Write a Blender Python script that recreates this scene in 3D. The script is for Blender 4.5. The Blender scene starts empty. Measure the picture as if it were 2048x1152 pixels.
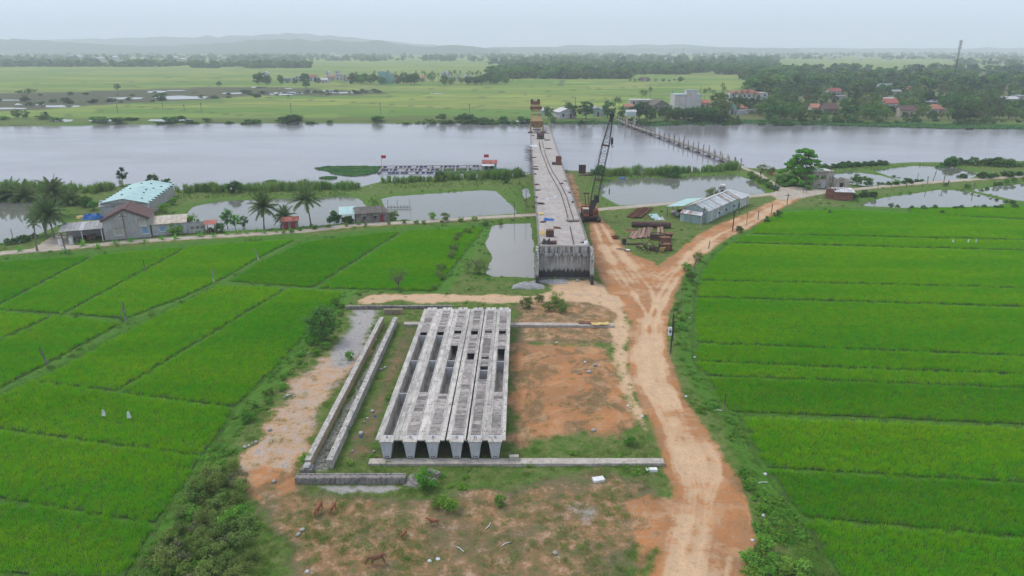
import bpy, math, random
import numpy as np
from math import radians, sin, cos, tan, atan, atan2, pi, sqrt
from mathutils import Vector, Matrix

# ------------------------------------------------------------------ camera, world, sun, exposure
scene = bpy.context.scene
COL = scene.collection
F = 1400.0                      # focal length in pixels of the 2048 px wide frame
PITCH = atan(479.0 / F)
H = 38.0                        # the drone's height over the yard
SP, CP = sin(PITCH), cos(PITCH)
cam_d = bpy.data.cameras.new('camera'); cam = bpy.data.objects.new('camera', cam_d); COL.objects.link(cam)
cam_d.sensor_width = 36.0; cam_d.lens = 36.0 * F / 2048.0
cam_d.clip_start = 0.5; cam_d.clip_end = 60000
cam.location = (0, 0, H); cam.rotation_euler = (pi / 2 - PITCH, 0, 0)
scene.camera = cam

SUN_EL, SUN_AZ = radians(58), radians(-60)      # azimuth measured from +Y towards +X
world = bpy.data.worlds.new('World'); scene.world = world; world.use_nodes = True
wn, wl = world.node_tree.nodes, world.node_tree.links
for n in list(wn): wn.remove(n)
w_out = wn.new('ShaderNodeOutputWorld'); w_bg = wn.new('ShaderNodeBackground')
sky = wn.new('ShaderNodeTexSky'); sky.sky_type = 'NISHITA'; sky.sun_disc = False
sky.sun_elevation = SUN_EL; sky.sun_rotation = SUN_AZ
sky.air_density = 1.0; sky.dust_density = 4.0; sky.ozone_density = 1.5; sky.altitude = 0
w_mix = wn.new('ShaderNodeMix'); w_mix.data_type = 'RGBA'; w_mix.inputs[0].default_value = 0.80
w_mix.inputs[7].default_value = (9.9, 11.2, 13.6, 1)      # even overcast veil over the clear sky
wl.new(sky.outputs[0], w_mix.inputs[6]); wl.new(w_mix.outputs[2], w_bg.inputs[0])
w_bg.inputs[1].default_value = 0.10
wl.new(w_bg.outputs[0], w_out.inputs[0])

sun_d = bpy.data.lights.new('sun', 'SUN'); sun_d.energy = 1.9; sun_d.angle = radians(22); sun_d.color = (1.0, 0.95, 0.88)
sun = bpy.data.objects.new('sun', sun_d); COL.objects.link(sun)
sdir = Vector((sin(SUN_AZ) * cos(SUN_EL), cos(SUN_AZ) * cos(SUN_EL), sin(SUN_EL)))
sun.rotation_euler = (-sdir).to_track_quat('-Z', 'Y').to_euler()

scene.view_settings.view_transform = 'Standard'; scene.view_settings.look = 'None'
scene.view_settings.exposure = -0.06; scene.view_settings.gamma = 1.0; scene.view_settings.use_curve_mapping = False
scene.render.engine = 'CYCLES'
cy = scene.cycles
cy.max_bounces = 6; cy.diffuse_bounces = 2; cy.glossy_bounces = 2; cy.transmission_bounces = 2; cy.volume_bounces = 2; cy.transparent_max_bounces = 4
cy.use_denoising = True
try:
    cy.denoiser = 'OPENIMAGEDENOISE'; cy.denoising_input_passes = 'RGB_ALBEDO_NORMAL'; cy.denoising_prefilter = 'ACCURATE'
except Exception: pass
cy.caustics_reflective = False; cy.caustics_refractive = False
cy.sample_clamp_indirect = 4.0

# ------------------------------------------------------------------ helpers: where a pixel of the photograph meets the ground
def rayd(px, py):
    u = (px - 1024) / F; v = (576 - py) / F
    return u, CP + v * SP, -SP + v * CP
def G(px, py, z=0.0):
    d = rayd(px, py); t = (z - H) / d[2]
    return (d[0] * t, d[1] * t)
def G3(px, py, z=0.0):
    x, y = G(px, py, z); return Vector((x, y, z))
def at(px, py, Y):
    d = rayd(px, py); t = Y / d[1]
    return Vector((d[0] * t, Y, H + d[2] * t))
def proj(X, Y, Z):
    dz = Z - H; depth = Y * CP - dz * SP
    return 1024 + F * X / depth, 576 - F * (Y * SP + dz * CP) / depth
def ppm(Y, Z=0):                 # pixels per metre (2048 frame)
    return F / (Y * CP - (Z - H) * SP)

rng = np.random.default_rng(7)
random.seed(7)

class Noise2:
    def __init__(s, seed, n=256):
        s.g = np.random.default_rng(seed).random((n, n)); s.n = n
    def __call__(s, x, y):
        xi = np.floor(x).astype(np.int64); yi = np.floor(y).astype(np.int64)
        fx = x - xi; fy = y - yi; fx = fx * fx * (3 - 2 * fx); fy = fy * fy * (3 - 2 * fy)
        n = s.n; a = s.g[xi % n, yi % n]; b = s.g[(xi + 1) % n, yi % n]; c = s.g[xi % n, (yi + 1) % n]; d = s.g[(xi + 1) % n, (yi + 1) % n]
        return (a * (1 - fx) + b * fx) * (1 - fy) + (c * (1 - fx) + d * fx) * fy
N1 = Noise2(11); N2 = Noise2(23)
def fbm(x, y, sc, octv=3):
    x = np.asarray(x, float); y = np.asarray(y, float)
    v = np.zeros_like(x, dtype=float); a = 0.5; t = 0
    for k in range(octv):
        v += a * N1(x / sc + 17.3 * k, y / sc - 9.1 * k); t += a; a *= 0.5; sc *= 0.5
    return v / t

def sdpoly(poly, X, Y):
    """signed distance to a polygon (negative inside), only near its box"""
    P = np.asarray(poly, float)
    out = np.full(X.shape, 1e3)
    m = (X > P[:, 0].min() - 12) & (X < P[:, 0].max() + 12) & (Y > P[:, 1].min() - 12) & (Y < P[:, 1].max() + 12)
    if not m.any(): return out
    x, y = X[m], Y[m]
    d2 = np.full(x.shape, 1e12); inside = np.zeros(x.shape, bool)
    n = len(P)
    for i in range(n):
        ax, ay = P[i]; bx, by = P[(i + 1) % n]
        ex, ey = bx - ax, by - ay
        t = np.clip(((x - ax) * ex + (y - ay) * ey) / (ex * ex + ey * ey + 1e-12), 0, 1)
        d2 = np.minimum(d2, (x - ax - t * ex) ** 2 + (y - ay - t * ey) ** 2)
        c = ((ay > y) != (by > y)) & (x < (bx - ax) * (y - ay) / (by - ay + 1e-15) + ax)
        inside ^= c
    d = np.sqrt(d2); d[inside] *= -1
    out[m] = d
    return out
def sdline(pts, X, Y):
    P = np.asarray(pts, float); out = np.full(X.shape, 1e3)
    m = (X > P[:, 0].min() - 15) & (X < P[:, 0].max() + 15) & (Y > P[:, 1].min() - 15) & (Y < P[:, 1].max() + 15)
    x, y = X[m], Y[m]; d2 = np.full(x.shape, 1e12)
    for i in range(len(P) - 1):
        ax, ay = P[i]; bx, by = P[i + 1]; ex, ey = bx - ax, by - ay
        t = np.clip(((x - ax) * ex + (y - ay) * ey) / (ex * ex + ey * ey + 1e-12), 0, 1)
        d2 = np.minimum(d2, (x - ax - t * ex) ** 2 + (y - ay - t * ey) ** 2)
    out[m] = np.sqrt(d2); return out
def W(pts, z=0.0): return [G(p[0], p[1], z) for p in pts]
def smooth(d, w): return np.clip(0.5 - d / w, 0, 1)          # 1 inside, 0 outside, over a band of width w

# ------------------------------------------------------------------ helpers: materials
MATS = {}
def new_mat(name):
    m = bpy.data.materials.new(name); m.use_nodes = True
    nt = m.node_tree; b = nt.nodes['Principled BSDF']; return m, nt, b
def nd(nt, t, **kw):
    n = nt.nodes.new(t)
    for k, v in kw.items(): setattr(n, k, v)
    return n
def rgba(c): return (c[0], c[1], c[2], 1)
def mixc(nt, fac, a, b, mode='MIX'):
    n = nd(nt, 'ShaderNodeMix', data_type='RGBA', blend_type=mode)
    for i, v in ((0, fac), (6, a), (7, b)):
        if hasattr(v, 'is_output'): nt.links.new(v, n.inputs[i])
        elif isinstance(v, (tuple, list)): n.inputs[i].default_value = rgba(v)
        else: n.inputs[i].default_value = v
    return n.outputs[2]
def noise(nt, vec, scale, detail=3, rough=0.55, dist=0.0):
    n = nd(nt, 'ShaderNodeTexNoise'); n.inputs['Scale'].default_value = scale; n.inputs['Detail'].default_value = detail
    n.inputs['Roughness'].default_value = rough; n.inputs['Distortion'].default_value = dist
    if vec is not None: nt.links.new(vec, n.inputs['Vector'])
    return n.outputs['Fac']
def ramp(nt, fac, lo, hi, a=0.0, b=1.0):
    n = nd(nt, 'ShaderNodeMapRange'); n.interpolation_type = 'SMOOTHSTEP'
    nt.links.new(fac, n.inputs[0]); n.inputs[1].default_value = lo; n.inputs[2].default_value = hi
    n.inputs[3].default_value = a; n.inputs[4].default_value = b
    return n.outputs[0]
def mathn(nt, op, a, b=0.0, c=None):
    n = nd(nt, 'ShaderNodeMath', operation=op)
    for i, v in enumerate((a, b, c)):
        if v is None: continue
        if hasattr(v, 'is_output'): nt.links.new(v, n.inputs[i])
        else: n.inputs[i].default_value = v
    return n.outputs[0]
def coords(nt, kind='Object', scale=(1, 1, 1)):
    if kind == 'World': o = nd(nt, 'ShaderNodeNewGeometry').outputs['Position']
    else: o = nd(nt, 'ShaderNodeTexCoord').outputs[kind]
    if scale != (1, 1, 1):
        mp = nd(nt, 'ShaderNodeMapping'); mp.inputs['Scale'].default_value = scale
        nt.links.new(o, mp.inputs[0]); o = mp.outputs[0]
    return o
def bump(nt, b, height, strength=0.4, dist=0.05):
    n = nd(nt, 'ShaderNodeBump'); n.inputs['Strength'].default_value = strength; n.inputs['Distance'].default_value = dist
    nt.links.new(height, n.inputs['Height']); nt.links.new(n.outputs[0], b.inputs['Normal'])
def M(name, c1, c2=None, scale=1.5, rough=0.85, stain=None, stain_amt=0.5, stain_scale=(1.2, 1.2, 0.35), bmp=0.15, metal=0.0, kind='World', rnd=0.0, spec=0.3):
    """two-tone weathered surface: broad and fine noise, optional vertical stains, per-object tint"""
    if name in MATS: return MATS[name]
    m, nt, b = new_mat(name)
    c2 = c2 or tuple(v * 0.72 for v in c1)
    co = coords(nt, kind)
    f = ramp(nt, noise(nt, co, scale, 5, 0.62), 0.35, 0.65)
    col = mixc(nt, f, c1, c2)
    fine = noise(nt, co, scale * 9, 3, 0.6)
    col = mixc(nt, ramp(nt, fine, 0.3, 0.75, 0.0, 0.45), col, tuple(v * 0.55 for v in c2))
    if stain:
        s = noise(nt, coords(nt, kind, stain_scale), 2.2, 5, 0.65, 0.4)
        col = mixc(nt, ramp(nt, s, 0.46, 0.62, 0, stain_amt), col, stain)
    if rnd:
        oi = nd(nt, 'ShaderNodeObjectInfo')
        hv = nd(nt, 'ShaderNodeHueSaturation'); nt.links.new(col, hv.inputs['Color'])
        nt.links.new(ramp(nt, oi.outputs['Random'], 0, 1, 1 - rnd, 1 + rnd), hv.inputs['Value']); col = hv.outputs[0]
    nt.links.new(col, b.inputs['Base Color'])
    b.inputs['Roughness'].default_value = rough; b.inputs['Metallic'].default_value = metal
    b.inputs['Specular IOR Level'].default_value = spec
    if bmp: bump(nt, b, fine, bmp, 0.04)
    MATS[name] = m; return m

# ------------------------------------------------------------------ helpers: meshes and things
def mesh_np(name, verts, faces_list, smooth_=False):
    """faces_list: arrays of shape (n,3) or (n,4)"""
    me = bpy.data.meshes.new(name)
    V = np.ascontiguousarray(verts, np.float32).reshape(-1, 3)
    me.vertices.add(len(V)); me.vertices.foreach_set('co', V.ravel())
    idx = []; starts = []; tot = []; s = 0
    for f in faces_list:
        f = np.asarray(f, np.int32)
        if len(f) == 0: continue
        k = f.shape[1]; idx.append(f.ravel()); starts.append(s + np.arange(len(f)) * k); tot.append(np.full(len(f), k)); s += len(f) * k
    idx = np.concatenate(idx).astype(np.int32); starts = np.concatenate(starts).astype(np.int32); tot = np.concatenate(tot).astype(np.int32)
    me.loops.add(len(idx)); me.loops.foreach_set('vertex_index', idx)
    me.polygons.add(len(starts)); me.polygons.foreach_set('loop_start', starts); me.polygons.foreach_set('loop_total', tot)
    if smooth_: me.polygons.foreach_set('use_smooth', np.ones(len(starts), bool))
    me.update(calc_edges=True); me.validate()
    return me

class MB:
    def __init__(s): s.v = []; s.f = []; s.sm = []
    def add(s, vs, fs, sm=False):
        o = len(s.v); s.v += [tuple(v) for v in vs]
        for f in fs: s.f.append(tuple(i + o for i in f)); s.sm.append(sm)
        return s
    def hexa(s, p):   # 8 points: bottom 4 (ccw), top 4
        return s.add(p, [(3, 2, 1, 0), (4, 5, 6, 7), (0, 1, 5, 4), (1, 2, 6, 5), (2, 3, 7, 6), (3, 0, 4, 7)])
    def box(s, c, d, rz=0.0, rx=0.0, ry=0.0):
        R = Matrix.Rotation(rz, 3, 'Z') @ Matrix.Rotation(ry, 3, 'Y') @ Matrix.Rotation(rx, 3, 'X')
        x, y, z = d[0] / 2, d[1] / 2, d[2] / 2
        return s.hexa([Vector(c) + R @ Vector(q) for q in ((-x, -y, -z), (x, -y, -z), (x, y, -z), (-x, y, -z), (-x, -y, z), (x, -y, z), (x, y, z), (-x, y, z))])
    def bb(s, x0, x1, y0, y1, z0, z1): return s.box(((x0 + x1) / 2, (y0 + y1) / 2, (z0 + z1) / 2), (x1 - x0, y1 - y0, z1 - z0))
    def bar(s, p, q, w, h=None):
        h = h or w; p, q = Vector(p), Vector(q); d = (q - p)
        if d.length < 1e-6: return s
        a = d.normalized(); up = Vector((0, 0, 1)) if abs(a.z) < 0.95 else Vector((0, 1, 0))
        r = a.cross(up).normalized() * w / 2; u = r.cross(a).normalized() * h / 2
        return s.hexa([p - r - u, p + r - u, q + r - u, q - r - u, p - r + u, p + r + u, q + r + u, q - r + u])
    def tube(s, pts, rad, n=8, cap=True):
        pts = [Vector(p) for p in pts]
        if not hasattr(rad, '__len__'): rad = [rad] * len(pts)
        vs = []; fs = []
        for i, p in enumerate(pts):
            a = (pts[min(i + 1, len(pts) - 1)] - pts[max(i - 1, 0)]).normalized()
            up = Vector((0, 0, 1)) if abs(a.z) < 0.9 else Vector((0, 1, 0))
            r = a.cross(up).normalized(); u = r.cross(a)
            for k in range(n):
                t = 2 * pi * k / n; vs.append(p + (r * cos(t) + u * sin(t)) * rad[i])
        for i in range(len(pts) - 1):
            for k in range(n):
                k2 = (k + 1) % n; fs.append((i * n + k, i * n + k2, (i + 1) * n + k2, (i + 1) * n + k))
        s.add(vs, fs, True)
        if cap:
            o = len(s.v) - len(vs)
            s.f.append(tuple(o + k for k in range(n))); s.sm.append(False)
            s.f.append(tuple(o + (len(pts) - 1) * n + k for k in reversed(range(n)))); s.sm.append(False)
        return s
    def prism(s, poly, z0, z1):
        n = len(poly)
        vs = [(p[0], p[1], z0) for p in poly] + [(p[0], p[1], z1) for p in poly]
        fs = [tuple(range(n - 1, -1, -1)), tuple(range(n, 2 * n))] + [(i, (i + 1) % n, n + (i + 1) % n, n + i) for i in range(n)]
        return s.add(vs, fs)
    def profile(s, prof, p0, p1, xdir=(1, 0, 0)):
        """extrude a closed (x,z) profile from p0 to p1"""
        p0, p1 = Vector(p0), Vector(p1); xd = Vector(xdir); n = len(prof)
        vs = [p0 + xd * a + Vector((0, 0, b)) for a, b in prof] + [p1 + xd * a + Vector((0, 0, b)) for a, b in prof]
        return s.add(vs, [tuple(range(n)), tuple(range(2 * n - 1, n - 1, -1))] + [(i, n + i, n + (i + 1) % n, (i + 1) % n) for i in range(n)])
    def lump(s, c, d, seed=0, n=1):
        """an uneven stone"""
        r = random.Random(seed); vs = []; c = Vector(c)
        ring = 6
        for j, (h, k) in enumerate(((-0.5, 0.7), (-0.1, 1.0), (0.35, 0.75))):
            for i in range(ring):
                t = 2 * pi * (i + 0.5 * (j % 2)) / ring; q = k * r.uniform(0.75, 1.1)
                vs.append(c + Vector((cos(t) * q * d[0] / 2, sin(t) * q * d[1] / 2, (h + r.uniform(-0.08, 0.08)) * d[2])))
        fs = []
        for j in range(2):
            for i in range(ring):
                i2 = (i + 1) % ring; fs.append((j * ring + i, j * ring + i2, (j + 1) * ring + i2, (j + 1) * ring + i))
        fs.append(tuple(range(ring - 1, -1, -1))); fs.append(tuple(range(2 * ring, 3 * ring)))
        return s.add(vs, fs)
    def mesh(s, name):
        me = bpy.data.meshes.new(name); me.from_pydata(s.v, [], s.f)
        if any(s.sm): me.polygons.foreach_set('use_smooth', np.array(s.sm, bool))
        me.update(); return me
    def build(s, name, mat, parent=None, bevel=0.0):
        return obj(name, s.mesh(name), mat, parent)

def obj(name, me, mat=None, parent=None, loc=None):
    o = bpy.data.objects.new(name, me); COL.objects.link(o)
    if mat is not None and me is not None and not me.materials: me.materials.append(mat)
    if parent is not None: o.parent = parent
    if loc is not None: o.location = loc
    return o
def tag(o, label=None, cat=None, group=None, kind=None):
    if label: o['label'] = label
    if cat: o['category'] = cat
    if group: o['group'] = group
    if kind: o['kind'] = kind
    return o
def thing(name, label, cat, loc=(0, 0, 0), rz=0.0, group=None):
    o = bpy.data.objects.new(name, None); COL.objects.link(o); o.empty_display_size = 0.5
    o.location = loc; o.rotation_euler = (0, 0, rz); tag(o, label, cat, group); return o
def children(o): return KIDS.get(o.name, [])
def copy_tree(o, parent=None, first=True):
    c = o.copy(); COL.objects.link(c); c.parent = parent
    for ch in list(o.children): copy_tree(ch, c, False)
    return c
def box_part(name, mat, parent, *boxes):
    m = MB()
    for b in boxes: m.bb(*b)
    return m.build(name, mat, parent)

# scatter of small plants: points with rotation and scale, instances picked from a set of plant meshes
def scatter(name, pts, rot, scl, protos, label, cat, surf=None, mat=None):
    me = bpy.data.meshes.new(name)
    P = np.asarray(pts, np.float32)
    me.vertices.add(len(P)); me.vertices.foreach_set('co', P.ravel())
    a = me.attributes.new('rot', 'FLOAT_VECTOR', 'POINT'); a.data.foreach_set('vector', np.asarray(rot, np.float32).ravel())
    a = me.attributes.new('scl', 'FLOAT_VECTOR', 'POINT'); a.data.foreach_set('vector', np.asarray(scl, np.float32).ravel())
    o = obj(name, me)
    col = bpy.data.collections.new(name + '_plants')
    for p in protos: col.objects.link(p)
    ng = bpy.data.node_groups.new(name, 'GeometryNodeTree')
    ng.interface.new_socket('Geometry', in_out='INPUT', socket_type='NodeSocketGeometry')
    ng.interface.new_socket('Geometry', in_out='OUTPUT', socket_type='NodeSocketGeometry')
    gi = ng.nodes.new('NodeGroupInput'); go = ng.nodes.new('NodeGroupOutput')
    ci = ng.nodes.new('GeometryNodeCollectionInfo'); ci.inputs[0].default_value = col; ci.inputs[1].default_value = True; ci.inputs[2].default_value = True
    ip = ng.nodes.new('GeometryNodeInstanceOnPoints'); ip.inputs['Pick Instance'].default_value = True
    ra = ng.nodes.new('GeometryNodeInputNamedAttribute'); ra.data_type = 'FLOAT_VECTOR'; ra.inputs[0].default_value = 'rot'
    sa = ng.nodes.new('GeometryNodeInputNamedAttribute'); sa.data_type = 'FLOAT_VECTOR'; sa.inputs[0].default_value = 'scl'
    er = ng.nodes.new('FunctionNodeEulerToRotation')
    rv = ng.nodes.new('FunctionNodeRandomValue'); rv.data_type = 'INT'; rv.inputs[4].default_value = 0; rv.inputs[5].default_value = len(protos) - 1
    L = ng.links.new
    L(gi.outputs[0], ip.inputs['Points']); L(ci.outputs[0], ip.inputs['Instance']); L(ra.outputs[0], er.inputs[0]); L(er.outputs[0], ip.inputs['Rotation'])
    L(sa.outputs[0], ip.inputs['Scale']); L(rv.outputs[2], ip.inputs['Instance Index'])
    if surf is not None:       # a bed surface drawn with the plants
        jn = ng.nodes.new('GeometryNodeJoinGeometry'); L(ip.outputs[0], jn.inputs[0]); L(gi.outputs[0], jn.inputs[0]); L(jn.outputs[0], go.inputs[0])
    else: L(ip.outputs[0], go.inputs[0])
    md = o.modifiers.new('plants', 'NODES'); md.node_group = ng
    tag(o, label, cat, kind='stuff')
    return o
def proto(name, me, mat):
    o = bpy.data.objects.new(name, me)
    if not me.materials: me.materials.append(mat)
    return o
# ------------------------------------------------------------------ the lie of the land (outlines given as photograph pixels, laid on the ground)
ZP, ZR = -0.34, -1.1            # level of the ponds and of the river
RIVER = W([(-2600, 392), (-300, 372), (0, 366), (110, 376), (210, 382), (250, 372), (330, 372), (352, 384), (430, 384), (520, 382), (640, 380), (715, 378), (742, 371), (768, 366), (860, 364), (960, 358),
           (1040, 354), (1090, 347), (1130, 343), (1200, 350), (1300, 350), (1400, 345), (1478, 337), (1500, 340), (1540, 342), (1640, 336), (1750, 330), (1900, 327), (2048, 326), (2500, 330), (4600, 345),
           (4600, 268), (2500, 255), (2048, 253), (1900, 251), (1700, 247), (1500, 243), (1400, 244), (1330, 246), (1280, 249), (1200, 245), (1060, 246), (1000, 247), (850, 246), (700, 246), (520, 246), (300, 248), (100, 251), (-300, 255), (-2600, 270)], ZR)
PONDS = {
 'west': [(-300, 412), (0, 404), (60, 404), (105, 420), (122, 448), (70, 470), (45, 484), (0, 486), (-300, 495)],
 'palms': [(372, 428), (388, 413), (440, 403), (560, 398), (690, 393), (718, 398), (748, 428), (735, 441), (660, 449), (600, 453), (520, 458), (430, 462), (385, 452)],
 'dock': [(762, 398), (790, 393), (860, 388), (960, 381), (990, 382), (1012, 402), (1034, 426), (960, 432), (860, 440), (800, 443), (778, 425)],
 'abutment': [(984, 452), (1010, 449), (1062, 447), (1066, 500), (1070, 556), (1030, 553), (985, 552), (972, 545), (985, 515), (972, 490)],
 'nook': [(1044, 378), (1056, 377), (1060, 392), (1050, 397)],
 'middle': [(1195, 372), (1225, 361), (1330, 357), (1470, 350), (1500, 360), (1535, 386), (1480, 392), (1400, 402), (1290, 412), (1240, 410), (1205, 392)],
 'tree': [(1655, 350), (1700, 343), (1760, 351), (1792, 361), (1770, 368), (1735, 372), (1690, 366)],
 'corner': [(1748, 341), (1830, 332), (1905, 334), (1958, 347), (1940, 358), (1870, 363), (1810, 364), (1782, 353)],
 'bricks': [(1716, 411), (1768, 396), (1880, 380), (1928, 382), (1990, 397), (2020, 405), (1980, 411), (1800, 415)],
 'east': [(1942, 380), (2000, 373), (2048, 368), (2500, 340), (2500, 385), (2048, 402), (2030, 400)],
}
PONDS = {k: W(v, ZP) for k, v in PONDS.items()}
POND_LABELS = {'west': 'still grey pond at the far left beside the palm house', 'palms': 'long pond behind the coconut palms', 'dock': 'square pond with a small timber staging in it',
 'abutment': 'pale narrow pond along the left side of the unfinished bridge', 'nook': 'tiny bright puddle beside the bridge deck', 'middle': 'wide green-grey pond behind the long corrugated shed',
 'tree': 'small pond behind the ruined concrete house', 'corner': 'round pond near the river at upper right', 'bricks': 'long pond beside the red brick hut', 'east': 'pond cut by the right edge of the picture'}

# rice plots, outlines at the height of the rice tips
ZT = -0.12
def lin(a, b, n=2): return [a, b]
PLOTS = [
 ('left', [(-300, 545), (0, 521), (180, 509), (-20, 612), (-300, 590)]),
 ('left', [(192, 508), (368, 492), (124, 622), (-8, 613)]),
 ('left', [(378, 491), (588, 476), (505, 517), (452, 549), (368, 588), (250, 632), (136, 622)]),
 ('left', [(-300, 592), (0, 618), (98, 629), (-10, 674), (-300, 740)]),
 ('left', [(108, 630), (238, 643), (60, 738), (0, 768), (-300, 900), (-300, 750), (-4, 682)]),
 ('left', [(610, 481), (800, 460), (624, 570), (462, 558), (520, 522)]),
 ('left', [(815, 459), (966, 453), (868, 577), (636, 571)]),
 ('left', [(438, 567), (566, 574), (230, 775), (76, 757), (250, 662), (385, 594)]),
 ('left', [(576, 575), (684, 582), (640, 628), (560, 718), (468, 807), (240, 778)]),
 ('left', [(66, 758), (230, 781), (464, 812), (404, 904), (200, 877), (0, 850), (-300, 808), (-300, 925), (-300, 925)][:6] + [(-300, 806), (-300, 920)]),
 ('left', [(-300, 816), (0, 857), (200, 884), (400, 908), (308, 1037), (150, 1012), (0, 988), (-300, 940)]),
 ('left', [(-300, 948), (0, 996), (150, 1020), (304, 1044), (246, 1149), (100, 1146), (0, 1134), (-300, 1098)]),
 ('left', [(-300, 1106), (0, 1142), (100, 1154), (242, 1160), (180, 1290), (-300, 1290)]),
 ('right', [(1818, 414), (2048, 411), (2600, 404), (2600, 446), (2048, 434), (1830, 426)]),
 ('right', [(1558, 424), (1640, 419), (1700, 419), (1812, 424), (2048, 439), (2600, 452), (2600, 488), (2048, 475), (1700, 468), (1500, 463), (1520, 447)]),
 ('right', [(1492, 468), (1700, 471), (2048, 479), (2600, 492), (2600, 512), (2048, 496), (1470, 481)]),
 ('right', [(1464, 485), (2048, 499), (2600, 515), (2600, 590), (2048, 571), (1700, 562), (1404, 556), (1410, 535), (1435, 505)]),
 ('right', [(1402, 559), (1700, 565), (2048, 574), (2600, 594), (2600, 630), (2048, 608), (1700, 597), (1396, 589)]),
 ('right', [(1396, 593), (1700, 601), (2048, 613), (2600, 636), (2600, 732), (2048, 705), (1700, 692), (1394, 679)]),
 ('right', [(1394, 684), (1700, 696), (2048, 710), (2600, 738), (2600, 768), (2048, 742), (1700, 730), (1396, 715)]),
 ('right', [(1398, 720), (1700, 734), (2048, 746), (2600, 774), (2600, 796), (2048, 769), (1700, 756), (1412, 744)]),
 ('right', [(1416, 749), (1700, 760), (2048, 773), (2600, 802), (2600, 880), (2048, 842), (1700, 826), (1462, 816), (1440, 790)]),
 ('right', [(1490, 830), (1700, 838), (2048, 852), (2600, 890), (2600, 1005), (2048, 957), (1700, 937), (1534, 927), (1510, 885)]),
 ('right', [(1542, 934), (1700, 944), (2048, 964), (2600, 1015), (2600, 1125), (2048, 1064), (1700, 1034), (1608, 1025), (1570, 980)]),
 ('right', [(1612, 1033), (1700, 1042), (2048, 1073), (2600, 1135), (2600, 1300), (1760, 1300), (1690, 1160), (1640, 1080)]),
]
PLOTS = [(s, W(p, ZT)) for s, p in PLOTS]

ROAD_MAIN = W([(1300, 1300), (1305, 1152), (1338, 1040), (1350, 980), (1335, 920), (1302, 840), (1272, 780), (1258, 720), (1262, 670), (1272, 630), (1285, 590), (1300, 555), (1325, 530), (1360, 503), (1392, 475), (1432, 452), (1500, 425), (1553, 400), (1585, 382),
               (1612, 392), (1560, 416), (1510, 446), (1450, 476), (1400, 511), (1365, 546), (1345, 590), (1330, 640), (1327, 680), (1336, 720), (1356, 780), (1390, 840), (1430, 895), (1446, 930), (1462, 980), (1480, 1030), (1474, 1080), (1486, 1152), (1500, 1300)])
ROAD_SPUR = W([(1262, 640), (1232, 596), (1206, 560), (1192, 520), (1184, 470), (1180, 436), (1203, 438), (1226, 466), (1242, 492), (1266, 511), (1300, 524), (1332, 545), (1330, 600)])
LANE = [W([(-600, 552), (-300, 528), (0, 508), (127, 498), (254, 485.5), (381, 477), (518, 469), (613, 463), (710, 451.5), (839, 445), (950, 437.5), (1064, 431), (1120, 427), (1193, 420.5), (1342, 408), (1420, 401), (1498, 394), (1526, 391), (1590, 385),
           (1705, 380), (1805, 370), (2048, 353), (2600, 318)]), W([(1585, 385), (1558, 374), (1530, 358), (1517, 348), (1500, 342), (1482, 334)])]
JUNCTION = W([(1556, 378), (1590, 374), (1640, 380), (1650, 388), (1600, 398), (1560, 402), (1545, 392)])
FARMYARD = W([(64, 500), (100, 478), (118, 470), (140, 478), (150, 498)])
SANDBANK = W([(430, 970), (455, 925), (505, 880), (545, 800), (585, 745), (625, 705), (720, 705), (762, 690), (740, 740), (690, 790), (596, 945), (520, 935)])
GRAVEL = W([(690, 612), (768, 612), (774, 640), (742, 692), (712, 742), (630, 745), (655, 695), (676, 655)])
TRACK = W([(690, 612), (735, 588), (790, 583), (900, 585), (1060, 588), (1180, 572), (1250, 590), (1262, 640), (1220, 625), (1150, 607), (1000, 606), (820, 606)])
SANDSHOULDER = W([(1080, 562), (1180, 552), (1215, 566), (1262, 630), (1262, 720), (1282, 790), (1312, 870), (1285, 880), (1246, 800), (1222, 720), (1218, 660), (1222, 630), (1165, 606), (1110, 590)])
YARD = W([(1016, 690), (1100, 684), (1215, 690), (1240, 735), (1268, 800), (1300, 880), (1250, 895), (1120, 880), (1014, 905)])
YARD2 = W([(1020, 660), (1228, 665), (1232, 700), (1020, 690)])
BOTTOM = W([(470, 940), (580, 925), (600, 965), (820, 985), (960, 960), (1330, 930), (1350, 980), (1335, 1050), (1305, 1152), (1290, 1300), (520, 1300), (540, 1152), (500, 1040)])
GREYPATCH = W([(1105, 1000), (1150, 985), (1230, 990), (1250, 1030), (1210, 1075), (1150, 1090), (1110, 1050)])
REDVERGE = W([(1446, 930), (1480, 960), (1505, 1030), (1485, 1090), (1490, 1152), (1495, 1300), (1400, 1300), (1420, 1050), (1430, 970)])
REDVERGE2 = W([(1300, 1300), (1305, 1140), (1330, 1060), (1350, 1000), (1290, 975), (1240, 1010), (1260, 1070), (1250, 1152), (1240, 1300)])
ISLAND = W([(1180, 455), (1190, 440), (1260, 440), (1330, 432), (1380, 460), (1420, 455), (1395, 472), (1360, 502), (1325, 528), (1300, 520), (1262, 508), (1238, 485), (1225, 462)])
SLOPE_E = W([(1104, 345), (1150, 345), (1160, 380), (1172, 410), (1178, 445), (1140, 430), (1118, 390)])
BEDFLOOR = W([(612, 945), (655, 945), (806, 632), (785, 632)])
UNDERGIRD = W([(735, 930), (1012, 930), (1022, 655), (830, 640)])
UPYARD = W([(1026, 596), (1130, 592), (1250, 588), (1262, 640), (1240, 700), (1226, 690), (1120, 688), (1026, 690)])
BEDSIDE = W([(668, 935), (742, 930), (850, 640), (806, 640)])
APRON = W([(612, 968), (700, 966), (812, 968), (818, 980), (770, 990), (720, 988), (680, 996), (640, 984)])
REDSOIL = W([(455, 960), (500, 925), (596, 935), (592, 985), (540, 1010), (490, 1000)])
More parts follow.
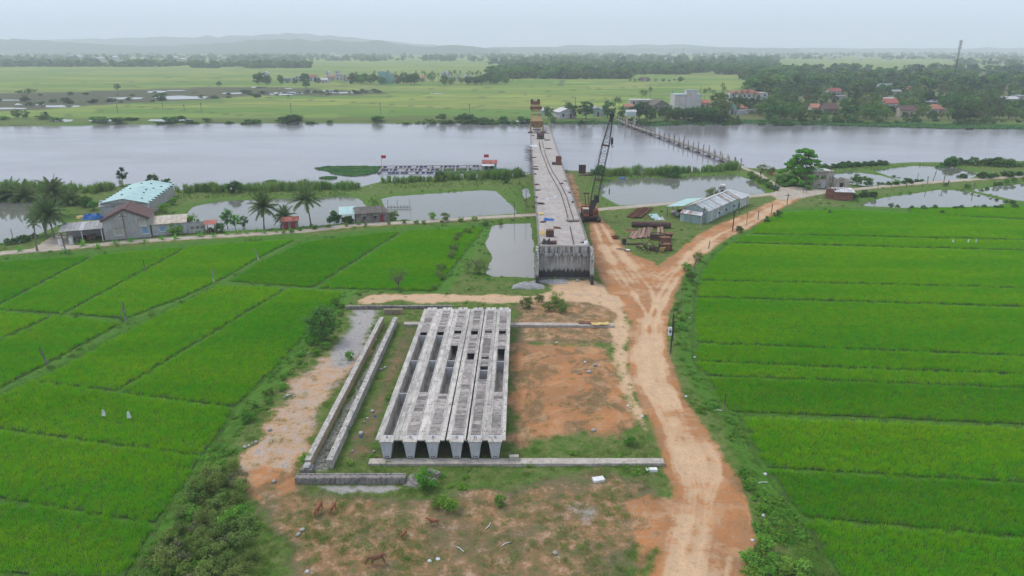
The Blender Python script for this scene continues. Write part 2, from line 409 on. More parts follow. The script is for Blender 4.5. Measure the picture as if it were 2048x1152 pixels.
MARSH = W([(-900, 200), (-300, 190), (0, 186), (150, 184), (300, 178), (450, 174), (560, 175), (640, 178), (760, 183), (782, 188), (640, 193), (520, 190), (400, 200), (160, 212), (90, 220), (-300, 230), (-900, 250)])
FARBANK = W([(-900, 262), (0, 238), (300, 237), (600, 237), (860, 232), (1100, 236), (1280, 238), (1500, 232), (2048, 240), (2600, 246), (2600, 262), (-900, 280)])
VILLAGE = W([(1290, 236), (1400, 225), (1450, 205), (1475, 190), (1490, 170), (1560, 158), (1620, 146), (2048, 146), (2900, 150), (2900, 258), (2048, 250), (1400, 240)])
FARLINES = [([(236, 210), (330, 218), (482, 231)], 1.2), ([(522, 194), (700, 204), (860, 214), (1047, 227)], 1.2), ([(940, 180), (1050, 185), (1240, 176), (1380, 163)], 1.6), ([(860, 178), (1050, 174), (1130, 169)], 1.4),
            ([(1060, 205), (1180, 200), (1300, 189)], 1.2), ([(1050, 190), (1150, 195), (1260, 198), (1330, 197)], 1.0), ([(700, 190), (900, 196), (1060, 193)], 0.9), ([(1120, 172), (1126, 159)], 3.0), ([(0, 168), (300, 163), (520, 165)], 1.5), ([(300, 155), (600, 160), (760, 170)], 2.0)]
FARLINES = [(W(p), w) for p, w in FARLINES]

def land(X, Y, full=False):
    """height of the ground and what covers it, for arrays of positions"""
    X = np.asarray(X, float); Y = np.asarray(Y, float)
    near = np.clip((230 - Y) / 60, 0, 1)
    wob = (fbm(X, Y, 3.0) - 0.5) * 1.6 * near          # ragged outlines
    wob2 = wob + (fbm(X + 40, Y - 13, 9.0) - 0.5) * 3.2 * near
    z = near * ((fbm(X + 31, Y, 7.0) - 0.5) * 0.30 + (fbm(X, Y + 57, 1.3, 2) - 0.5) * 0.10)
    n = X.shape
    C = {k: np.zeros(n) for k in ('dirt', 'sand', 'gravel', 'mud', 'field', 'brown', 'lane', 'lush')}
    zone = np.zeros(n, np.int32)
    # rice plots lie lower, each behind its bund
    low = np.full(n, 1e3)
    for s, p in PLOTS: low = np.minimum(low, sdpoly(p, X, Y))
    k = smooth(low - 1.9, 2.6); k = k * k * (3 - 2 * k)
    z = z * (1 - k) + k * (-0.36 + (fbm(X, Y, 1.0, 2) - 0.5) * 0.12)
    ins = low < 0.7
    z = np.where(ins, -0.60 + (fbm(X, Y, 0.9, 2) - 0.5) * 0.1, z)
    C['mud'] = np.maximum(C['mud'], np.where(low < 0.7, 0.44, 0))
    C['lush'] = np.where(ins, 0.9, 0.0)
    C['lush'] = np.maximum(C['lush'], smooth(low - 3.0, 4.0) * 0.9)
    # banks, yard and roads
    def cover(key, poly, amt, w=1.6, wb=1.0):
        a = smooth(sdpoly(poly, X, Y) + wob2 * wb, w) * amt
        C[key] = np.maximum(C[key], a); return a
    sb = cover('sand', SANDBANK, 0.53, 4.0, 1.4); cover('dirt', SANDBANK, 0.60, 4.0, 1.4); cover('brown', SANDBANK, 0.55, 4.0); cover('gravel', SANDBANK, 0.45, 3.0)
    z = z + sb * (fbm(X + 7, Y + 3, 1.6, 3) - 0.5) * 0.55
    cover('gravel', GRAVEL, 0.68, 4.0, 0.7); cover('sand', GRAVEL, 0.6, 4.0)
    cover('sand', TRACK, 0.62, 2.5, 1.4); cover('gravel', TRACK, 0.40, 2.5); cover('dirt', TRACK, 0.6, 2.5)
    cover('sand', SANDSHOULDER, 0.68, 3.0, 1.0); cover('gravel', SANDSHOULDER, 0.38, 3.0); cover('dirt', SANDSHOULDER, 0.6, 3.0)
    cover('dirt', YARD, 0.66, 5.0, 2.2); cover('dirt', YARD2, 0.45, 3.0); cover('brown', YARD, 0.62, 5.0, 1.6); cover('sand', YARD, 0.36, 5.0, 1.6)
    cover('dirt', BOTTOM, 0.49, 5.0, 1.8); cover('sand', BOTTOM, 0.38, 4.0, 1.5); cover('gravel', BOTTOM, 0.36, 4.0, 1.5); cover('brown', BOTTOM, 0.60, 4.0, 1.5); cover('gravel', GREYPATCH, 0.66, 5.0, 1.6)
    cover('brown', UPYARD, 0.66, 3.0); cover('dirt', UPYARD, 0.52, 4.0); cover('sand', UPYARD, 0.42, 4.0); cover('brown', BEDSIDE, 0.55, 2.0, .4); cover('dirt', BEDSIDE, 0.42, 2.0, .4); cover('dirt', REDSOIL, 0.68, 3.0, .8); cover('gravel', APRON, 0.62, 1.5, .4)
    cover('dirt', REDVERGE, 0.95, 1.5); cover('dirt', REDVERGE2, 0.80, 2.5, 1.5)
    cover('dirt', ISLAND, 0.30, 2.0); cover('dirt', SLOPE_E, 0.62, 3.0); cover('sand', SLOPE_E, 0.45, 3.0)
    cover('mud', BEDFLOOR, 0.5, 1.0, 0.3); cover('gravel', BEDFLOOR, 0.6, 1.0, 0.3)
    cover('dirt', UNDERGIRD, 0.35, 2.0); cover('brown', UNDERGIRD, 0.5, 2.0)
    sr = np.minimum(sdpoly(ROAD_MAIN, X, Y), sdpoly(ROAD_SPUR, X, Y)) + wob * 0.55
    C['dirt'] = np.maximum(C['dirt'], smooth(sr - 0.5, 2.2) * 0.9)
    road = sr < 0
    C['dirt'] = np.where(road, 1.0, C['dirt'])
    # pale wheel tracks worn into the road
    tr = np.full(n, 1e3)
    for pts in TRACKS: tr = np.minimum(tr, sdline(pts, X, Y))
    t1 = smooth(tr + wob * 0.3 - 0.45, 2.0)
    C['sand'] = np.maximum(C['sand'], np.where(sr < 1.0, 0.40 + t1 * 0.34 + (N1(tr * 1.7 + 50, Y * 0.06) - 0.5) * 0.24 + (N2(tr * 4.0, Y * 0.13) - 0.5) * 0.12 + (fbm(X, Y, 4.0, 3) - 0.5) * 0.5, 0) * smooth(sr - 0.4, 1.6))
    z = np.where(sr < 1.5, z - (0.07 * smooth(tr - 0.3, 0.6) + 0.05 * N1(tr * 1.7 + 50, Y * 0.06)) * near, z)
    zone = np.where(road, 1, zone)
    la = np.minimum(sdline(LANE[0], X, Y) - 1.35, sdline(LANE[1], X, Y) - 0.8)
    la = np.minimum(la, np.minimum(sdpoly(JUNCTION, X, Y), sdpoly(FARMYARD, X, Y)) + wob * 0.4)
    # embankments of ponds and river
    wat = np.full(n, 1e3)
    for name, p in list(PONDS.items()) + [('river', RIVER)]:
        zl = ZR if name == 'river' else ZP
        d = sdpoly(p, X, Y)
        if name != 'river': d = d + wob * 0.5
        s_ = np.clip(d / 2.4, 0, 1); s_ = s_ * s_ * (3 - 2 * s_)
        z = np.where(d > 0, np.where(d < 2.5, zl + (z - zl) * s_, z), zl - 0.9 * np.clip(-d / 2.0, 0, 1))
        wat = np.minimum(wat, d)
    C['mud'] = np.maximum(C['mud'], smooth(wat - 0.3, 1.2) * 0.8); C['lush'] = np.maximum(C['lush'], smooth(wat - 6, 6) * 0.5)
    k = smooth(la - 1.2, 2.0); z = z * (1 - k) + k * 0.14
    C['sand'] = np.maximum(C['sand'], smooth(la - 0.6, 1.4) * 0.62)
    # over the river
    far = Y > 395
    C['field'] = np.where(far, 1.0, 0.0)
    C['brown'] = np.maximum(C['brown'], np.where(far, smooth(sdpoly(MARSH, X, Y) + (fbm(X, Y, 30) - 0.5) * 14, 8) * 0.95, 0))
    fb = np.where(far, smooth(sdpoly(FARBANK, X, Y), 6), 0); C['field'] *= 1 - fb
    C['brown'] = np.maximum(C['brown'], fb * 0.45)
    vb = np.where(far, smooth(sdpoly(VILLAGE, X, Y), 10), 0); C['field'] *= 1 - vb; C['brown'] = np.maximum(C['brown'], vb * 0.5)
    for p, w in FARLINES:
        C['mud'] = np.maximum(C['mud'], np.where(far, smooth(sdline(p, X, Y) - w, w) * 0.8, 0))
    C['mud'] = np.where(far & (sdpoly(MARSH, X, Y) < 0), np.maximum(C['mud'], 0.35), C['mud'])
    zone = np.where(far & (C['field'] > 0.5) & (wat > 0), 3, zone)
    if full: return z, C, zone, low, wat, sr, la
    return z
TRACKS = [W(p) for p in (
 [(1335, 1300), (1350, 1152), (1372, 1050), (1382, 980), (1365, 910), (1330, 830), (1300, 760), (1285, 700), (1290, 650), (1312, 600), (1340, 555), (1380, 505), (1440, 468), (1520, 430), (1585, 392)],
 [(1370, 1300), (1388, 1152), (1408, 1050), (1412, 990), (1398, 920), (1362, 840), (1328, 770), (1308, 700), (1308, 650), (1328, 600), (1352, 560), (1396, 512), (1452, 476), (1530, 432), (1592, 394)],
 [(1412, 1000), (1430, 950), (1438, 915), (1415, 880), (1370, 830)],
 [(1300, 640), (1270, 590), (1235, 540), (1205, 490), (1190, 448)], [(1318, 620), (1300, 575), (1262, 530), (1225, 485), (1203, 446)],
 [(1330, 560), (1300, 545)], [(1345, 540), (1320, 560)])]

# ------------------------------------------------------------------ ground sheet, split into ground, roads and far fields
def ground_mat():
    m, nt, b = new_mat('earth')
    a1 = nd(nt, 'ShaderNodeAttribute', attribute_name='cov1'); a2 = nd(nt, 'ShaderNodeAttribute', attribute_name='cov2')
    s1 = nd(nt, 'ShaderNodeSeparateColor'); s2 = nd(nt, 'ShaderNodeSeparateColor')
    nt.links.new(a1.outputs['Color'], s1.inputs[0]); nt.links.new(a2.outputs['Color'], s2.inputs[0])
    co = coords(nt, 'World')
    nb = noise(nt, co, 0.16, 5, 0.6); nm = noise(nt, co, 0.7, 5, 0.65); nf = noise(nt, co, 3.2, 4, 0.7); ng = noise(nt, co, 9.0, 3, 0.7)
    def patch(w, n, k=4.0):   # a cover takes hold where the noise lets it
        v = mathn(nt, 'ADD', mathn(nt, 'MULTIPLY', n, 0.9), -0.95); v = mathn(nt, 'ADD', v, w)
        return ramp(nt, v, -0.12, 0.12)
    mixn = mathn(nt, 'ADD', mathn(nt, 'MULTIPLY', nm, 0.55), mathn(nt, 'MULTIPLY', nf, 0.45))
    grass = mixc(nt, ramp(nt, nm, 0.35, 0.65), (0.070, 0.140, 0.018), (0.150, 0.172, 0.050))
    grass = mixc(nt, ramp(nt, nf, 0.45, 0.7, 0, 0.6), grass, (0.045, 0.075, 0.018))
    lush = mixc(nt, ramp(nt, nf, 0.35, 0.65), (0.045, 0.145, 0.010), (0.085, 0.175, 0.020))
    col = mixc(nt, patch(s2.outputs[2], mixn), grass, lush)
    brown = mixc(nt, nm, (0.205, 0.150, 0.090), (0.085, 0.095, 0.040))
    brown = mixc(nt, ramp(nt, nf, 0.4, 0.7, 0, 0.5), brown, (0.05, 0.06, 0.03))
    col = mixc(nt, patch(s2.outputs[1], mixn), col, brown)
    dirt = mixc(nt, ramp(nt, nb, 0.38, 0.62), (0.430, 0.190, 0.072), (0.335, 0.165, 0.072))
    dirt = mixc(nt, ramp(nt, nm, 0.45, 0.72, 0, 0.7), dirt, (0.33, 0.215, 0.125))
    dirt = mixc(nt, ramp(nt, nf, 0.45, 0.8, 0, 0.6), dirt, (0.190, 0.110, 0.060))
    n4 = noise(nt, coords(nt, 'World', (.31, .25, 1)), 0.8, 6, 0.68, 0.6)
    dk = mathn(nt, 'MULTIPLY', ramp(nt, n4, 0.47, 0.57, 0, 0.85), mathn(nt, 'SUBTRACT', 1.0, a1.outputs['Alpha']))
    dirt = mixc(nt, dk, dirt, mixc(nt, ramp(nt, nf, .35, .65), (0.215, 0.125, 0.062), (0.120, 0.105, 0.045)))
    n5 = noise(nt, coords(nt, 'World', (.19, .22, 1)), 1.1, 6, 0.7, 0.8)
    dirt = mixc(nt, ramp(nt, n5, 0.50, 0.62, 0, 0.5), dirt, (0.50, 0.305, 0.170))
    col = mixc(nt, patch(s1.outputs[0], mixn), col, dirt)
    gravel = mixc(nt, ramp(nt, nf, 0.3, 0.7), (0.430, 0.405, 0.385), (0.270, 0.250, 0.235))
    gravel = mixc(nt, ramp(nt, ng, 0.45, 0.75, 0, 0.6), gravel, (0.14, 0.13, 0.125))
    sand = mixc(nt, ramp(nt, nm, 0.35, 0.65), (0.600, 0.405, 0.240), (0.510, 0.345, 0.210))
    sand = mixc(nt, ramp(nt, nf, 0.45, 0.75, 0, 0.65), sand, (0.345, 0.225, 0.130))
    col = mixc(nt, patch(s1.outputs[1], mixn), col, sand)
    col = mixc(nt, patch(s1.outputs[2], mixn), col, gravel)
    # pebbles and litter on bare earth
    vo = nd(nt, 'ShaderNodeTexVoronoi'); vo.inputs['Scale'].default_value = 1.9; nt.links.new(co, vo.inputs['Vector'])
    bare = mathn(nt, 'MAXIMUM', s1.outputs[0], s1.outputs[1])
    peb = mathn(nt, 'MULTIPLY', ramp(nt, vo.outputs['Distance'], 0.05, 0.11, 1, 0), mathn(nt, 'MULTIPLY', ramp(nt, nm, 0.5, 0.6), ramp(nt, bare, 0.2, 0.6)))
    col = mixc(nt, mathn(nt, 'MULTIPLY', peb, 0.7), col, (0.45, 0.40, 0.34))
    lane = mixc(nt, ramp(nt, nm, 0.35, 0.7), (0.66, 0.57, 0.47), (0.52, 0.45, 0.37))
    col = mixc(nt, s2.outputs[0], col, lane)
    mud = mixc(nt, nm, (0.075, 0.068, 0.034), (0.030, 0.052, 0.012))
    a3 = nd(nt, 'ShaderNodeAttribute', attribute_name='mud')
    col = mixc(nt, patch(a3.outputs['Fac'], mixn), col, mud)
    nt.links.new(col, b.inputs['Base Color']); b.inputs['Roughness'].default_value = 0.95; b.inputs['Specular IOR Level'].default_value = 0.15
    hh = mathn(nt, 'ADD', nf, mathn(nt, 'MULTIPLY', ng, 0.6))
    bump(nt, b, hh, 0.7, 0.16)
    return m
def field_mat():
    m, nt, b = new_mat('far_rice')
    co = coords(nt, 'World')
    mp = nd(nt, 'ShaderNodeMapping'); mp.inputs['Scale'].default_value = (1 / 95.0, 1 / 34.0, 1); mp.inputs['Rotation'].default_value = (0, 0, 0.12); nt.links.new(co, mp.inputs[0])
    vo = nd(nt, 'ShaderNodeTexVoronoi'); vo.inputs['Scale'].default_value = 1.0; vo.inputs['Randomness'].default_value = 0.75; nt.links.new(mp.outputs[0], vo.inputs['Vector'])
    sp = nd(nt, 'ShaderNodeSeparateColor'); nt.links.new(vo.outputs['Color'], sp.inputs[0])
    col = mixc(nt, ramp(nt, sp.outputs[0], 0, 1), (0.115, 0.205, 0.036), (0.250, 0.290, 0.060))
    col = mixc(nt, ramp(nt, sp.outputs[1], 0.6, 1, 0, 0.6), col, (0.245, 0.235, 0.085))
    ve = nd(nt, 'ShaderNodeTexVoronoi', feature='DISTANCE_TO_EDGE'); ve.inputs['Scale'].default_value = 1.0; ve.inputs['Randomness'].default_value = 0.75; nt.links.new(mp.outputs[0], ve.inputs['Vector'])
    col = mixc(nt, ramp(nt, ve.outputs['Distance'], 0.006, 0.03, 0.55, 0), col, (0.06, 0.10, 0.03))
    n = noise(nt, coords(nt, 'World', (0.02, 0.05, 1)), 1.0, 5, 0.6)
    col = mixc(nt, ramp(nt, n, 0.4, 0.65, 0, 0.55), col, (0.10, 0.17, 0.04))
    a3 = nd(nt, 'ShaderNodeAttribute', attribute_name='mud'); a2 = nd(nt, 'ShaderNodeAttribute', attribute_name='cov2')
    s2 = nd(nt, 'ShaderNodeSeparateColor'); nt.links.new(a2.outputs['Color'], s2.inputs[0])
    n2 = noise(nt, coords(nt, 'World', (0.03, 0.12, 1)), 1.0, 5, 0.65)
    br = mixc(nt, ramp(nt, n2, 0.4, 0.62), (0.105, 0.088, 0.062), (0.062, 0.072, 0.036))
    col = mixc(nt, s2.outputs[1], col, br)
    col = mixc(nt, a3.outputs['Fac'], col, (0.07, 0.09, 0.035))
    nt.links.new(col, b.inputs['Base Color']); b.inputs['Roughness'].default_value = 0.95; b.inputs['Specular IOR Level'].default_value = 0.1
    return m
EARTH = ground_mat(); FIELD = field_mat()
def sheet0(name, poly, z, mat):
    P = [Vector(p) for p in poly]; n = len(P); D = []; r = random.Random(n)
    for i in range(n):
        for j in range(5): D.append(P[i].lerp(P[(i + 1) % n], j / 5) + Vector((r.uniform(-.3, .3), r.uniform(-.4, .4))))
    if sum(D[i].x * D[(i + 1) % len(D)].y - D[(i + 1) % len(D)].x * D[i].y for i in range(len(D))) < 0: D = D[::-1]
    me = bpy.data.meshes.new(name); me.from_pydata([(p.x, p.y, z) for p in D], [], [tuple(range(len(D)))]); me.update(); return obj(name, me, mat)

ys = np.concatenate([np.arange(1330, 170, -2.4), np.arange(170, 106, -1.6), np.array([105, 103.8, 102.6, 101.5, 100.6])])
xs = np.arange(-340, 2390, 2.7)
VX, VY = np.meshgrid(xs, ys)
u = (VX - 1024) / F; v = (576 - VY) / F
dz = -SP + v * CP; dy = CP + v * SP; t = -H / dz
GX, GY = u * t, dy * t
gz, GC, gzone, glow, gwat, gsr, gla = land(GX, GY, True)
nr, nc = GX.shape
vid = np.arange(nr * nc).reshape(nr, nc)
quads = np.stack([vid[:-1, :-1], vid[1:, :-1], vid[1:, 1:], vid[:-1, 1:]], -1).reshape(-1, 4)
quads = quads[:, [0, 3, 2, 1]]
zq = gzone.ravel()[quads]; qz = np.where((zq == 1).sum(1) >= 2, 1, np.where((zq == 2).sum(1) >= 2, 2, np.where((zq == 3).sum(1) >= 3, 3, 0)))
AV = np.stack([GX.ravel(), GY.ravel(), gz.ravel()], -1)
c1 = np.stack([GC['dirt'].ravel(), GC['sand'].ravel(), GC['gravel'].ravel(), smooth(gsr - .3, 1.5).ravel()], -1)
c2 = np.stack([GC['lane'].ravel(), GC['brown'].ravel(), GC['lush'].ravel(), np.ones(nr * nc)], -1)
mu = GC['mud'].ravel()
for zid, nm, mt in ((0, 'ground', EARTH), (1, 'dirt_road', EARTH), (3, 'far_rice_field', FIELD)):
    q = quads[qz == zid]
    used, inv = np.unique(q, return_inverse=True)
    me = mesh_np(nm, AV[used], [inv.reshape(-1, 4)], True)
    a = me.attributes.new('cov1', 'FLOAT_COLOR', 'POINT'); a.data.foreach_set('color', c1[used].astype(np.float32).ravel())
    a = me.attributes.new('cov2', 'FLOAT_COLOR', 'POINT'); a.data.foreach_set('color', c2[used].astype(np.float32).ravel())
    a = me.attributes.new('mud', 'FLOAT', 'POINT'); a.data.foreach_set('value', mu[used].astype(np.float32))
    o = obj(nm, me, mt); tag(o, kind='structure')
    tag(o, {'ground': 'grassy and sandy ground around the building yard', 'dirt_road': 'pale orange dirt road with wheel tracks forking round the scrap yard', 'far_rice_field': 'yellow-green rice fields across the river'}[nm])

# ------------------------------------------------------------------ the lane: a ribbon of concrete slabs on its low bank
def ribbon(name, pts, hw, z, mat, step=1.2, jag=0.12, seed=0):
    P = [Vector(p) for p in pts]; dense = []
    n = len(P)
    for i in range(n - 1):      # Catmull-Rom through the points
        p0, p1, p2, p3 = P[max(i - 1, 0)], P[i], P[i + 1], P[min(i + 2, n - 1)]; k = max(2, int((p2 - p1).length / step))
        for j in range(k):
            t_ = j / k; dense.append(0.5 * ((2 * p1) + (p2 - p0) * t_ + (2 * p0 - 5 * p1 + 4 * p2 - p3) * t_ ** 2 + (3 * p1 - p0 - 3 * p2 + p3) * t_ ** 3))
    dense.append(P[-1]); r = random.Random(seed); vs = []; fs = []
    for i, p in enumerate(dense):
        d = (dense[min(i + 1, len(dense) - 1)] - dense[max(i - 1, 0)]).normalized(); s_ = Vector((-d.y, d.x))
        a, b = p + s_ * (hw + r.uniform(-jag, jag)), p - s_ * (hw + r.uniform(-jag, jag))
        vs += [(a.x, a.y, z - .35), (a.x, a.y, z), (b.x, b.y, z), (b.x, b.y, z - .35)]
    for i in range(len(dense) - 1):
        o = 4 * i; fs += [(o, o + 1, o + 5, o + 4), (o + 1, o + 2, o + 6, o + 5), (o + 2, o + 3, o + 7, o + 6)]
    me = bpy.data.meshes.new(name); me.from_pydata(vs, [], fs); me.update(); return obj(name, me, mat)
LANE_M = M('lane_concrete', (0.47, 0.405, 0.325), (0.385, 0.33, 0.265), 0.35, 0.95, stain=(0.28, 0.23, 0.175), stain_amt=0.6, stain_scale=(.4, .4, 1))
tag(ribbon('concrete_lane', LANE[0], 1.3, 0.19, LANE_M), 'narrow pale concrete lane running between paddies and ponds', kind='structure')
tag(ribbon('footpath', LANE[1], .75, 0.186, LANE_M, seed=3), 'pale footpath from the lane junction to the timber footbridge', kind='structure')
for nm, pl, zz, lb in (('lane_junction', JUNCTION, .194, 'pale trodden junction where dirt road meets the lane'), ('farm_yard', FARMYARD, .198, 'pale yard before the farm entrance')):
    tag(sheet0(nm, pl, zz, LANE_M), lb, kind='structure')

# ------------------------------------------------------------------ water
def water_mat(name, base, rough, wave, wstr):
    m, nt, b = new_mat(name)
    co = coords(nt, 'World')
    n = noise(nt, co, 0.02, 4, 0.6)
    nt.links.new(mixc(nt, ramp(nt, n, 0.35, 0.65), base, tuple(c * 0.86 for c in base)), b.inputs['Base Color'])
    b.inputs['IOR'].default_value = 1.333; b.inputs['Specular IOR Level'].default_value = 0.5
    n3 = noise(nt, coords(nt, 'World', (0.008, 0.02, 1)), 1.0, 3, 0.6)
    nt.links.new(ramp(nt, n3, 0.35, 0.7, rough, rough * 2.2), b.inputs['Roughness'])
    w = noise(nt, coords(nt, 'World', (1, 1.6, 1)), wave, 3, 0.55)
    bump(nt, b, w, wstr, 0.05)
    return m
RIVER_W = water_mat('river_water', (0.205, 0.195, 0.20), 0.10, 1.1, 0.35)
POND_W = water_mat('pond_water', (0.150, 0.155, 0.125), 0.03, 1.6, 0.06)
MURKY_W = water_mat('murky_water', (0.25, 0.235, 0.195), 0.05, 1.6, 0.06)
def grow(poly, d):
    P = [Vector(p) for p in poly]; n = len(P); out = []
    area = sum(P[i].x * P[(i + 1) % n].y - P[(i + 1) % n].x * P[i].y for i in range(n)); sg = 1 if area > 0 else -1
    for i in range(n):
        e1 = (P[i] - P[i - 1]); e2 = (P[(i + 1) % n] - P[i])
        e1 = e1.normalized() if e1.length > 1e-6 else e2.normalized(); e2 = e2.normalized() if e2.length > 1e-6 else e1
        nn = Vector((e1.y + e2.y, -e1.x - e2.x)) * sg
        nn = nn.normalized() if nn.length > 1e-4 else Vector((e1.y, -e1.x)) * sg
        out.append(P[i] + nn * d)
    return out
def sheet(name, poly, z, mat):
    me = bpy.data.meshes.new(name)
    P = list(poly); area = sum(P[i][0] * P[(i + 1) % len(P)][1] - P[(i + 1) % len(P)][0] * P[i][1] for i in range(len(P)))
    if area < 0: P = P[::-1]
    me.from_pydata([(p[0], p[1], z) for p in P], [], [tuple(range(len(P)))]); me.update()
    return obj(name, me, mat)
tag(sheet('river', grow(RIVER, 1.2), ZR, RIVER_W), 'wide calm grey river crossing the whole picture', kind='structure')
for k, p in PONDS.items():
    tag(sheet('pond', grow(p, 1.0), ZP, MURKY_W if k == 'abutment' else POND_W), POND_LABELS[k], kind='structure')
FLOODED = [(292, 333, 181, 186), (208, 287, 194, 199), (297, 416, 191, 199.5), (25, 91, 206, 211), (79, 162, 210, 215), (-40, 46, 199, 201.5), (-60, 58, 215, 219), (500, 535, 173, 176), (556, 585, 176, 178), (522, 590, 184, 191),
           (559, 623, 183, 188.5), (604, 624, 181.6, 184), (638, 680, 179.5, 183), (697, 754, 179.5, 185), (648, 713, 183.5, 187), (858, 894, 186, 188), (94, 147, 238, 244), (173, 239, 238, 243.5), (290, 386, 237.5, 243.5), (1000, 1058, 241, 244), (330, 372, 180, 182), (440, 500, 185, 188)]
for i, (x0, x1, y0, y1) in enumerate(FLOODED):
    r = random.Random(i); sk = (x1 - x0) * 0.12
    poly = []
    nseg = 7
    for j in range(nseg): a = j / (nseg - 1); poly.append(G(x0 + sk + (x1 - x0 - sk) * a, y0 + (y1 - y0) * (0.25 * abs(a - 0.5) + r.uniform(0, 0.16)), 0.1))
    for j in range(nseg): a = j / (nseg - 1); poly.append(G(x1 - sk * 0.6 - (x1 - x0 - sk) * a, y1 - (y1 - y0) * (0.3 * abs(a - 0.5) + r.uniform(0, 0.16)), 0.1))
    tag(sheet('flooded_plot', poly, 0.1, POND_W), 'shallow flooded plot in the dark marsh across the river', kind='structure', group='flooded plots across the river')
# ------------------------------------------------------------------ plant materials and plant meshes
def leaf_mat(name, c1, c2, c3=None, trans=0.35, wscale=0.12, rnd=0.18, stretch=(1, 1, 1)):
    m = bpy.data.materials.new(name); m.use_nodes = True; nt = m.node_tree; nt.nodes.remove(nt.nodes['Principled BSDF'])
    co = coords(nt, 'World')
    n = noise(nt, coords(nt, 'World', stretch), wscale, 5, 0.62); nf = noise(nt, co, 2.5, 3, 0.7)
    col = mixc(nt, ramp(nt, n, 0.36, 0.64), c1, c2)
    if c3: col = mixc(nt, ramp(nt, nf, 0.5, 0.72, 0, 0.8), col, c3)
    oi = nd(nt, 'ShaderNodeObjectInfo'); hv = nd(nt, 'ShaderNodeHueSaturation'); nt.links.new(col, hv.inputs['Color'])
    nt.links.new(ramp(nt, oi.outputs['Random'], 0, 1, 1 - rnd, 1 + rnd), hv.inputs['Value'])
    nt.links.new(ramp(nt, mathn(nt, 'FRACT', mathn(nt, 'MULTIPLY', oi.outputs['Random'], 7.31)), 0, 1, 0.485, 0.515), hv.inputs['Hue'])
    d = nd(nt, 'ShaderNodeBsdfDiffuse'); tr = nd(nt, 'ShaderNodeBsdfTranslucent'); mx = nd(nt, 'ShaderNodeMixShader'); mx.inputs[0].default_value = trans
    nt.links.new(hv.outputs[0], d.inputs[0]); nt.links.new(hv.outputs[0], tr.inputs[0])
    nt.links.new(d.outputs[0], mx.inputs[1]); nt.links.new(tr.outputs[0], mx.inputs[2]); nt.links.new(mx.outputs[0], nt.nodes['Material Output'].inputs[0])
    return m
RICES = [leaf_mat('rice_leaf', a, b, c, 0.48, 0.05, 0.09, (.35, 1.7, 1)) for a, b, c in (((0.135, 0.435, 0.002), (0.225, 0.490, 0.002), (0.118, 0.380, 0.002)), ((0.155, 0.455, 0.002), (0.255, 0.515, 0.002), (0.135, 0.405, 0.002)), ((0.110, 0.390, 0.002), (0.180, 0.435, 0.002), (0.095, 0.340, 0.002)))]
RICE_PICK = [2, 0, 1, 1, 0, 2, 0, 1, 0, 1, 1, 0, 0, 0, 1, 1, 1, 1, 0, 0, 1, 2, 1, 2, 1]
GRASS = leaf_mat('grass_leaf', (0.152, 0.271, 0.040), (0.224, 0.304, 0.079), (0.106, 0.198, 0.029), 0.35, 0.2, 0.2)
WEED = leaf_mat('weed_leaf', (0.121, 0.298, 0.032), (0.193, 0.354, 0.056), (0.089, 0.210, 0.029), 0.35, 0.3, 0.2)
SCRUB = leaf_mat('scrub_leaf', (0.165, 0.262, 0.055), (0.215, 0.290, 0.080), (0.120, 0.195, 0.042), 0.4, 0.3, 0.2)
DRY = leaf_mat('dry_leaf', (0.218, 0.198, 0.112), (0.172, 0.198, 0.092), None, 0.3, 0.3, 0.2)
LEAF_D = leaf_mat('leaf_dark', (0.067, 0.155, 0.043), (0.105, 0.194, 0.057), (0.051, 0.117, 0.033), 0.3, 0.1, 0.28)
LEAF_M = leaf_mat('leaf_mid', (0.099, 0.226, 0.046), (0.147, 0.263, 0.063), (0.075, 0.165, 0.036), 0.35, 0.1, 0.25)
LEAF_O = leaf_mat('leaf_olive', (0.147, 0.196, 0.067), (0.188, 0.226, 0.090), (0.105, 0.142, 0.052), 0.35, 0.1, 0.25)
LEAF_B = leaf_mat('leaf_bright', (0.130, 0.380, 0.045), (0.175, 0.430, 0.065), (0.100, 0.310, 0.038), 0.45, 0.2, 0.15)
PALM = leaf_mat('palm_leaf', (0.092, 0.158, 0.046), (0.139, 0.198, 0.073), (0.079, 0.125, 0.037), 0.3, 0.3, 0.2)
REED = leaf_mat('reed_leaf', (0.152, 0.290, 0.051), (0.226, 0.346, 0.089), (0.112, 0.210, 0.041), 0.35, 0.12, 0.2)
HYAC = leaf_mat('hyacinth_leaf', (0.084, 0.210, 0.065), (0.121, 0.250, 0.081), (0.065, 0.145, 0.049), 0.3, 0.3, 0.2)
BARK = M('bark', (0.20, 0.165, 0.125), (0.12, 0.10, 0.08), 6, 0.95)
PBARK = M('palm_bark', (0.26, 0.235, 0.20), (0.16, 0.14, 0.115), 6, 0.95)

def blades(n, h, spread, width, lean, seed, seg=2, area=0.0):
    r = np.random.default_rng(seed); V = []; T3 = []; Q = []
    for i in range(n):
        a = r.uniform(0, 2 * pi); b = r.uniform(0, 2 * pi); rad = spread * sqrt(r.random())
        p = np.array([rad * cos(a), rad * sin(a), 0.0])
        if area: p[:2] += r.uniform(-area, area, 2)
        hh = h * r.uniform(0.7, 1.1); ln = lean * r.uniform(0.3, 1.2) * hh
        d = np.array([cos(b), sin(b), 0]); w = np.array([-sin(b), cos(b), 0]) * width * 0.5
        o = len(V)
        m = p + d * ln * 0.3 + np.array([0, 0, hh * 0.62]); tp = p + d * ln + np.array([0, 0, hh * r.uniform(0.85, 1.0)])
        V += [p - w * 0.6, p + w * 0.6, m + w, m - w, tp]; Q.append((o, o + 1, o + 2, o + 3)); T3.append((o + 3, o + 2, o + 4))
    return np.array(V), np.array(Q), np.array(T3)
